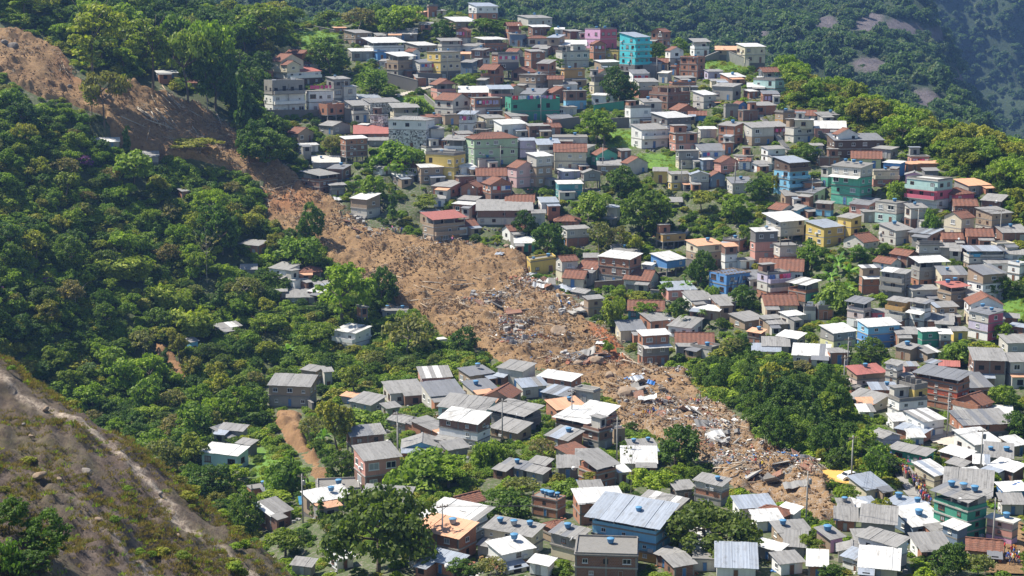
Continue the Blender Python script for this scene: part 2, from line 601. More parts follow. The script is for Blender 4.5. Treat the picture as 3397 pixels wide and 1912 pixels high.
# ------------------------------------------------------------------ the houses: survey table
# tile, near corners and eave/foot measured in that tile, storeys from the ground up ('-' open terrace, '_' stilts), roof, extras
# extras: Tn water tanks, D dish, A awning, B balcony, L laundry, x? colour of the side wall; G under the turquoise tower and atop the dark-topped salmon house: a void's shade as wall colour
HOUSES = """
A 1710 1770 1930 50 150 bw sb | on the very top of the ridge
A 1400 - 1480 50 130 b ff | unfinished and narrow on the ridge top
A 1310 - 1400 95 145 b so
A 1470 - 1540 80 120 c hg
A 1530 1610 1780 165 218 n sw | alone among the ridge trees
A 1335 - 1450 180 222 g sg L
A 775 860 985 250 338 Bn sg xn
A 695 - 790 212 250 b so | at the end of the grassy clearing
A 1000 - 1110 262 296 g sg
A 1110 - 1320 258 305 G sg D
A 925 995 1225 322 440 nw- sw | with a broad white roof
A 1005 - 1090 392 458 l ff | small cube
A 808 - 990 388 458 g sw
A 1095 1180 1310 425 580 gn- sw
A 1040 - 1170 462 508 w sg
A 1235 1330 1475 345 388 g sw
A 1480 - 1650 308 398 d- sg
A 1230 1290 1345 388 450 w Gt
A 1400 1500 1650 395 610 Gcc ff xyT2 | with a bright yellow side wall
A 1615 - 1720 408 455 n so
A 1650 - 1775 472 555 i sg
A 1755 1830 2000 300 388 b- sw | with two overlapping white roofs
A 240 350 600 545 640 Dw sr B | villa with pale balustrade
+A 218 300 470 460 548 c Gt 2
+A 300 345 440 488 545 c Gt -1
A 330 460 530 408 450 o Gt | half hidden behind the cream villa
A 478 540 585 478 520 w Gt
A 178 240 480 632 866 wwg fp B | its top floor an empty grey shell
A 487 - 695 690 852 ww ff L | with pink washing on its roof terrace
A 645 700 822 598 812 gdg sg T1
A 748 - 868 655 805 dd sw
A 585 650 780 812 925 _b fp | roofless new brick box by the road
A 918 - 1190 775 868 m sg | low ruin
A 1110 1392 1455 905 1132 mmw hg | hall with a band of white windows
A 970 - 1108 872 990 mm ff
A 590 690 820 948 1012 g Gg
A 352 430 545 1002 1075 n Gt
A 750 790 952 1048 1228 _BBb sw | on tall concrete stilts
A 850 - 1160 1008 1062 B sr | long and low
A 960 - 1130 1062 1098 g sg
A 430 - 580 1095 1145 w sw
A 885 - 970 942 985 w sw
A 1340 - 1530 885 942 A st T1
A 1455 1592 1722 755 888 dd Gt | with arched white shutters in its gable
A 1725 - 1950 742 880 Ab ff L
A 1640 - 1856 698 748 b sw T1 | open brick top floor
A 1770 - 1860 605 660 g sg
A 1690 1752 2078 1045 1262 eee ht | long school-like block
A 1388 1602 1686 1172 1352 yy ff T1 | old and streaked
A 1326 1352 1516 1262 1382 nn sw
A 1130 - 1320 1258 1318 w gt
A 992 1060 1130 1268 1316 w Gg
A 1140 - 1300 1330 1395 g sw
A 540 - 740 1224 1266 g sl T1
A 1620 - 1765 1262 1335 w sw B
A 1765 - 1905 1198 1275 d ff T1
A 1770 - 1992 1320 1372 w gt
A 1612 - 1755 1332 1402 B ff
B 265 345 525 138 195 d sg T1
B 345 - 510 205 268 B sw
B 770 885 1010 222 368 rr ff T2xP | big two storey block under the far forest
B 1030 1145 1256 282 592 _Gtttt sb B | five storey tower
B 930 - 1050 386 448 y ff
B 605 660 755 238 295 B sg
B 545 - 612 222 270 w sw T1
B 320 350 500 288 352 d ht
B 205 - 330 262 352 i ff T1
B 72 118 275 412 592 _Gd ff xbL
B 552 600 800 392 522 dd ff
B 578 - 780 345 394 w sw
B 842 890 1030 470 548 n sw
B 590 616 770 528 655 gQ ff T1
B 278 402 496 568 692 gn ff T2
B 492 - 606 595 692 n gt
B 1032 1062 1116 490 548 e Gt
B 610 628 782 688 824 sB ff T2
B 822 - 1018 722 800 w sw
B 172 215 582 766 908 EE fp L | with a big walled roof terrace
B 1484 1616 1672 435 585 bbb ff DT1 | tall three storey tower
B 1668 - 1806 540 598 v sg
B 1440 - 1600 588 645 G sg
B 1205 - 1320 495 605 G ff
B 1322 - 1422 552 625 d sl
B 1256 - 1392 470 530 n gt
B 1415 - 1480 505 565 b ff T1
B 1788 1850 1975 582 640 b sw T1
B 1252 1392 1560 665 824 BB- fx | unfinished with a bare lattice roof frame
B 1402 - 1606 632 704 b ff T2
B 1582 1662 1756 716 820 dd sw
B 1728 1880 1942 655 755 g sg
B 1710 - 1832 612 665 c sg
B 1552 - 1680 865 910 l gt
B 1770 1892 1956 950 1085 bb sg T1
B 1620 - 1760 972 1038 d sw
B 1270 1388 1566 890 1040 swG sw | with a wide white roof and dark top floor
B 1070 1112 1266 815 962 ww ff
B 1118 1196 1392 978 1118 ww sg B | with two long verandas
B 1452 1476 1626 1140 1268 cg ff
B 1636 - 1736 1205 1278 i sw
B 1742 1792 1926 1220 1308 a Gt
B 1928 - 2010 1208 1274 w gt
B 1046 1092 1242 1228 1314 d Gt | with two red shutters
B 1026 - 1116 1135 1192 B sg
B 816 862 1012 1165 1245 J Gt
B 868 - 1040 1245 1305 n sg
B 1286 - 1386 1288 1375 y sg
B 1396 - 1556 1312 1434 yc sg
B 1552 1566 1702 1312 1434 gd Gb
B 1686 1722 1822 1322 1406 i Gt
B 530 - 790 1036 1110 d ff T1
B 542 - 780 1140 1285 cc gt
B 336 406 526 1180 1405 nnd sw
B 190 258 402 1262 1414 pp Gt
B 266 - 402 1060 1185 vv sb
B 88 146 332 938 1040 w sw
B 330 - 502 950 1034 B sg
B 566 - 736 1292 1350 v sw
B 552 - 752 1386 1485 qq sw
B 742 762 886 1298 1424 _g Gg
B 666 - 782 1235 1290 d sw
C 95 160 312 354 476 cc sw | walled alone at the end of the ridge
C -60 - 92 388 412 n so
C 222 386 466 608 725 kk ff | pale two storey beside the ridge wood
C 150 196 256 690 742 b sw
C 182 - 306 655 700 w sw
C 65 112 182 788 846 l Gt
C 386 446 532 848 946 Qn ff T1
C 530 - 692 865 910 d gt
C 682 - 866 868 926 g sg T1
C 460 526 682 966 1074 dd ff | with two round windows
+C 535 - 670 905 968 c fl 1
C 686 - 916 966 1034 a sw
C 775 832 1200 1058 1186 DD sd | long timber balconied house
+C 820 860 1010 1010 1062 w Gt 1
C 962 - 1182 1188 1264 Y gt
C 1120 - 1310 1126 1196 g sg
C 282 332 462 1125 1218 ww sg
C 376 490 632 1228 1472 sssD sb B | four storey with blue balconies
C 192 250 362 1238 1296 w sg
C 696 - 872 1188 1250 B ff
C 806 1020 1110 1264 1550 JJJd sf T3A | tall green and white
C 730 - 812 1262 1405 Jd ff
C 1096 - 1316 1290 1402 ac ff BT1
C 1200 1322 1362 1232 1325 l sw
C 1356 - 1500 1236 1294 b so
C 1452 - 1606 1230 1276 b so
C 1366 - 1492 1312 1378 P Gg
C 1492 - 1612 1285 1366 G sg
C 110 - 262 836 910 B ff
C 0 - 112 802 885 g ff
C 152 212 376 962 1096 nd sg
C 0 - 76 1078 1155 b ff
C 650 - 746 1096 1165 d sg
G 472 - 606 266 360 sB sg
G 256 330 476 312 370 s Gg
G 120 216 330 312 376 d Gt
G 96 206 382 395 568 _dd sw | on stilts with a long white awning roof
G 396 532 686 446 592 yy sb | bright, with four framed windows
G 636 736 812 376 514 yy sg | tall narrow
G 916 1076 1150 265 420 kd ff T1
G 816 - 922 326 405 g sg
G 682 832 942 552 615 d gt
G 946 1072 1206 468 576 dd sg T1
G 1432 1562 1656 372 535 cc gt | with its bright gable end facing downhill
G 1672 1792 1942 342 484 dnn sg
G 1392 1522 1662 192 260 r ht
G 1150 1382 1492 98 305 wrk fl B | three storey with glazed terrace
G 1512 1622 1782 130 200 g so
G -22 16 182 476 700 aaG sw T1 | with a dark top floor
G 48 - 372 758 850 w gt | long
G 30 106 276 798 985 bdv ff LB
G 266 396 492 876 1004 b- sw xJ
G 796 - 952 748 945 bbn sw A
G 960 1136 1182 792 990 ggg sg B | three storey with barred balconies
G 1186 - 1452 706 895 bg- sw | with a white pergola terrace
G 1032 1162 1242 655 730 B Gt
G 906 1036 1116 714 765 w Gt
G 1226 - 1422 576 695 dd ff
G 1412 - 1562 592 655 g sg
G 1386 1486 1606 894 1055 nn- sr T2
G 1156 - 1386 914 1015 dd sg
G 1606 1722 1882 798 1004 wwn sd | three storey with a dark wing of roof
G 1576 1622 1882 620 760 nd- sb | with a round pool on its terrace
G 1726 - 1942 714 796 w sg
G 1912 2000 2062 735 855 ww ff T1
G 1890 - 2052 642 714 w sg
G 706 - 886 1014 1200 wA- sd | with two arched brown windows
G 886 - 1006 1082 1165 r sg
G 1006 - 1190 1008 1198 wdQ sg B
G 1176 - 1332 1014 1220 dw- sg A
G 1332 - 1532 1044 1158 nn sg
G 1306 - 1502 1145 1216 b sg
G 1616 1762 1872 1100 1296 wvd sd xrT2 | with a crimson front
G 1922 - 2062 1195 1290 b sb
G 1880 - 1992 1140 1172 b sg
G 1486 - 1612 1222 1300 y sg
G 1240 1270 1396 1226 1356 EE sw
G 1396 - 1486 1242 1344 Bd sw
G 782 862 1096 1190 1370 lls sw | tall with a cracked white parapet
G 506 606 772 1238 1356 Yg sw | grey upper floor over a pale yellow one
G 1072 1182 1242 1360 1446 n sg T1
G 1226 1312 1396 1390 1452 n sg
G 300 - 566 1400 1466 d sw
G 562 - 712 1384 1474 b sg
G 182 332 392 1280 1346 g sw
G 0 - 202 1388 1424 w sb
G 76 - 270 1340 1384 g sg
G -40 56 92 1238 1316 bb so T1
G -175 -60 88 1148 1210 n sg
G 46 - 212 1134 1214 n sg
G 202 266 382 1110 1200 d sw
G 382 - 472 1068 1136 d fp
G 472 - 606 1062 1135 b fp | roofless ruin
G 106 - 262 1170 1240 n sg
F 176 - 386 262 292 n gt
F -40 - 376 316 420 dB sg | long row house with a grey roof
F 376 - 472 336 428 d sg
F 542 - 732 402 436 b ht
F 600 636 802 458 590 bd sg
F 936 - 1032 294 390 d sb
F 1306 1356 1526 500 604 _Q ff
F 1530 1616 1802 582 750 Gnc so T1 | with an orange terrace roof
F 1800 - 1912 588 762 wwB so
F 1266 1386 1526 694 812 _l sw
F 872 1104 1192 684 884 gBb sw | big unfinished house above the slide
F 766 - 868 668 740 n sg
F 1200 - 1292 728 808 _w sw
F 1702 1832 2008 802 955 ll xbsg | covered in blue graffiti
F 1910 - 2042 694 754 w sg
F 1096 - 1360 1062 1140 q gt | low
F 1582 - 1812 1072 1140 n sw
F 1166 - 1402 1258 1486 bgb sw A | three storey with a white awning
F 1456 - 1736 1312 1386 w gt
F 1562 - 1802 1364 1436 d ff T1
F 342 - 562 688 795 y ff T2 | broken off and tilted in the slide debris
F 246 - 392 560 626 E sw
F 762 - 906 985 1115 nn sg | half wrecked at the slide edge
F 672 770 850 958 985 g Gg
F 1350 - 1492 252 292 _ sg
F 912 - 1012 384 424 g sg
E 456 592 726 54 184 BB- sg | on the edge of the slide under torn ground
E 662 - 778 126 198 g- sg
E 826 946 1046 234 374 dn sw | damaged corner house at the debris
E 1366 - 1682 384 562 nn- sr B | with a rusty red roof beside the slide
E 1592 1736 1802 276 350 b sw
E 1632 - 1802 240 295 G sg
E 1452 - 1532 226 286 w sg
E 216 346 442 762 864 ww sg
E 330 402 512 843 908 w fl
E 440 - 602 775 846 B ht
E 502 - 690 936 1005 b sw
E 542 - 682 872 926 w sg
E -15 132 206 580 664 b sg
E 0 - 116 776 805 g sg
E 242 - 342 946 972 g sg
E 346 - 552 982 1016 g sg
E 702 862 976 1238 1384 ww sw B | two storey alone among the trees
E 1062 - 1252 1076 1120 g ff T2
E 890 - 952 1048 1192 _b sg
E 1472 - 1546 1290 1345 w fl
H 1356 - 1416 172 220 b sg
H 1608 1652 1812 1204 1265 b sg
H 1426 - 1482 1304 1390 s sg
D 692 - 896 1082 1115 g sw
D 966 - 1192 1186 1226 g sg
D 1172 - 1336 552 606 g sw
D 1406 - 1492 622 666 n gt
N 702 1192 1272 1028 1275 gn sg | big, its grey roof patched and dented
N 1092 1262 1362 846 1055 gn sg
N 1362 - 1432 852 1065 d sg
N 1722 1922 2092 1250 1350 g sg
N 1602 - 1802 1192 1246 g so
N 2082 - 2272 1322 1380 g sg
L 1682 1822 1862 360 446 g sg
L 1622 1722 1832 410 476 g sg
L 1802 1882 1932 466 550 G sg
L 1572 1786 1868 546 656 k sw | cottage with laundry on its porch
I 46 - 262 802 876 b ff T1
I 130 226 378 996 1106 B sg
I 482 - 832 896 1016 n sw T1
I 576 - 892 826 884 g ff T1
I 978 1252 1292 866 966 B sg
I 1562 1662 1832 912 990 d gt | crumbling
I 1386 1702 1852 1056 1212 gw- sw | with a very broad white roof
I 1372 1632 1766 1166 1346 bb so T1
I 1302 - 1416 1346 1406 g sg
I 1432 1602 1692 1386 1456 b sb D
I 802 832 1078 402 564 _B sg | burnt shell on stilts over the road
I 1102 1232 1346 302 356 g Gg
I 1482 1822 1912 216 296 k sg | wide
I 1546 1776 1872 308 500 dwB sw
I 1312 1432 1546 352 416 b sg
I 1212 - 1502 490 550 s Gg
I 1512 - 1702 502 566 g sg
I 1502 - 1756 442 496 d sw
I 412 - 546 1402 1456 g sg
I 692 - 842 1342 1406 w sw
J 116 312 442 246 376 gG- sg D
J 102 262 366 376 436 n sg
J 496 562 772 200 280 b so T1
J 266 - 482 32 116 d sb
J 466 - 742 -14 86 gb sw
J 692 832 886 72 176 d ff
J 482 622 716 102 172 G sb
J 116 302 396 -88 36 d sg
J 552 802 932 302 406 B- sw
J 772 932 1012 236 316 b- sw | canopy over an open terrace
J 756 872 976 372 506 gB ff D
J 972 - 1072 400 448 n fp
J 512 642 752 432 516 b sg T1
J 582 692 832 572 626 d st | big ribbed tile roof
J 712 - 872 600 640 d sg
J 172 306 372 652 716 g sg T1
J 382 472 522 616 696 B sg
J 356 452 502 702 750 g sg
J 572 - 716 632 716 G sg D
J 752 862 1002 636 796 bb- sg
J 1012 - 1102 672 756 c sw
J 1052 - 1302 602 666 d sw
J 1092 - 1302 482 546 g sg T2
J 736 - 906 832 886 G sg
J 372 562 626 890 1016 bb ff T4
J 692 - 1062 906 1066 bb sw D
J 1056 - 1162 932 982 d sg
J 1216 1442 1532 956 1066 n sg
J 826 1302 1412 1072 1352 Qss- sb T1 | long, under the largest corrugated metal roof
J 86 366 456 1152 1306 cc sg T3
J 462 522 632 1082 1196 nB ht
J 556 716 796 1170 1346 cg sg DT1
J 696 - 1162 1292 1466 BB ff T1 | long two storey
J 66 152 382 1286 1426 bw sw T1
J 392 - 522 1422 1456 w sw
J 1332 1426 1502 1322 1406 B sg
J 1396 - 1592 1422 1466 B sg
J 1492 - 1742 1252 1326 n sg
J 1592 - 1766 1328 1406 d ff
J 1792 - 2032 1356 1426 w sw
J 1762 - 2052 1432 1466 w sb
J 1632 1792 1852 772 926 gbd sg T1 | narrow at the foot of the debris
J 1432 - 1592 802 896 G sg
J 1892 - 2192 942 1026 w sb
K 36 232 302 1002 1070 B ht
K 0 - 216 1072 1116 w sw
K 222 - 352 1026 1056 w sw
K 152 - 422 1122 1206 n sg T1
K 46 192 246 1276 1346 g sw
K 242 - 386 1284 1306 g sg
K 172 - 372 1362 1446 w sg
K 502 582 672 1172 1276 P sg xnT1
K 766 - 902 1202 1266 g sg
K 842 1066 1156 1228 1402 Aw sg | two storey
K 622 - 772 1052 1106 b sg
K 812 - 1062 1042 1166 g sg | with ribbed sheet walls
K 652 - 742 942 1020 v sg T1
K 742 - 812 952 1005 d sw
K 832 852 932 946 1002 b sb
K 746 852 1006 802 900 c sb
K 1042 1222 1308 956 1030 b sb T2
K 1082 1202 1442 1092 1156 i sw T1
K 1446 1532 1606 1102 1246 ii sw
K 1402 1602 1746 888 1200 EEE- sg T3D | tall, with a tipped white terrace roof
K 1752 1942 1986 1056 1226 Pap fl T1
K 1192 - 1462 1232 1306 w sg
K 1612 - 1862 1272 1326 n gt
K 712 - 932 1362 1440 ww sb
K 802 - 1082 1436 1466 c sw
K 416 - 546 1402 1456 b sw
K 642 - 842 1292 1346 d Gg
K 1076 1292 1356 546 636 E sg | low, with a painted mural
K 1242 1362 1472 696 786 cc sw
K 1546 1606 1742 706 776 b sw
K 1432 - 1782 842 886 g sg
K 1842 - 2062 812 886 l sw
K 1852 - 2032 906 986 d sg
K 1812 1952 2032 666 746 B sw
K 1662 - 1762 602 676 g sb D
K 1442 - 1662 572 626 B sw
K 1482 - 1622 642 696 g sg
K 1542 1666 1856 462 546 w sw A
K 1742 - 1942 572 616 g sg T2
K 1882 1962 2062 472 546 n sw
K 1496 - 1946 316 436 Gb sg | very long
K 1522 1716 1796 160 280 wwb gt B | chalet
K 1722 - 1942 276 306 w sw
K 1172 1282 1432 290 416 ww sw
K 1112 1272 1336 392 446 b sb
K 882 972 1102 410 526 vv Gg
K 1012 1096 1306 142 270 ww ff | with arched windows
+K 1095 1212 1310 52 145 y fp 2
P 1202 1712 1856 946 1325 bbRb- sd | tallest block, red fourth floor under a dark metal roof
P 662 - 1002 1066 1180 b sb T1
P 462 722 882 1232 1325 d sg
P 532 - 722 1276 1336 b so
P 532 - 716 1386 1425 w sw
P 392 516 856 882 1015 An sr T1
P 402 502 602 1062 1166 b ff
P 856 992 1062 772 995 ddw sg
P 1072 - 1242 782 905 a sg
P 1052 - 1192 932 1005 g sg
P 1352 1442 1502 776 846 q sb
P 1512 - 1732 836 866 B sr
K 1036 - 1156 316 346 w sw
K 1172 - 1282 446 470 w sw
"""

LANDMARKS = [  # tile, u, v, name
    ('B', 1150, 390, 'the turquoise tower'), ('B', 890, 290, 'the pink block'), ('A', 1500, 470, 'the yellow-sided house'), ('A', 400, 540, 'the cream villa'),
    ('B', 380, 800, 'the green terrace block'), ('A', 1880, 1140, 'the long pale green block'), ('C', 520, 1330, 'the four storey sky blue house'), ('G', 560, 500, 'the bright yellow house'),
    ('E', 1520, 450, 'the red-roofed house by the slide'), ('A', 1280, 1000, 'the white-windowed hall'), ('F', 1280, 1370, 'the brick house with the white awning'), ('Q', 1950, 1070, 'the dark grove'),
    ('K', 700, 710, 'the yellow yard'), ('J', 1100, 1150, 'the long house with the corrugated metal roof'), ('K', 1570, 1050, 'the tall dark green house'), ('Q', 2310, 1250, 'the crowded stair'),
    ('P', 1500, 1080, 'the red and brick apartment block'), ('G', 940, 1280, 'the cracked blue house'), ('F', 450, 730, 'the tilted yellow ruin'), ('F', 1000, 780, 'the big brick house above the slide'),
    ('J', 1450, 480, 'the round dark tree in the debris'), ('I', 1000, 1130, 'the broad flat-topped tree'), ('J', 1740, 1120, 'the spreading fig-like tree'), ('E', 1120, 980, 'the large boulder'),
    ('Q', 300, 1250, 'the bare rock slope'), ('C', 330, 980, 'the long stair between houses'), ('N', 950, 1030, 'the dented grey-roofed house'), ('I', 1590, 1060, 'the very broad white roof'), ('C', 160, 410, 'the lone cream house on the ridge'),
    ('B', 1570, 510, 'the orange brick tower'), ('B', 1260, 1030, 'the double veranda white house'), ('G', 1280, 200, 'the glazed terrace house'), ('G', 640, 900, 'the banana grove'), ('D', 620, 300, 'the tall trees over the slide')]

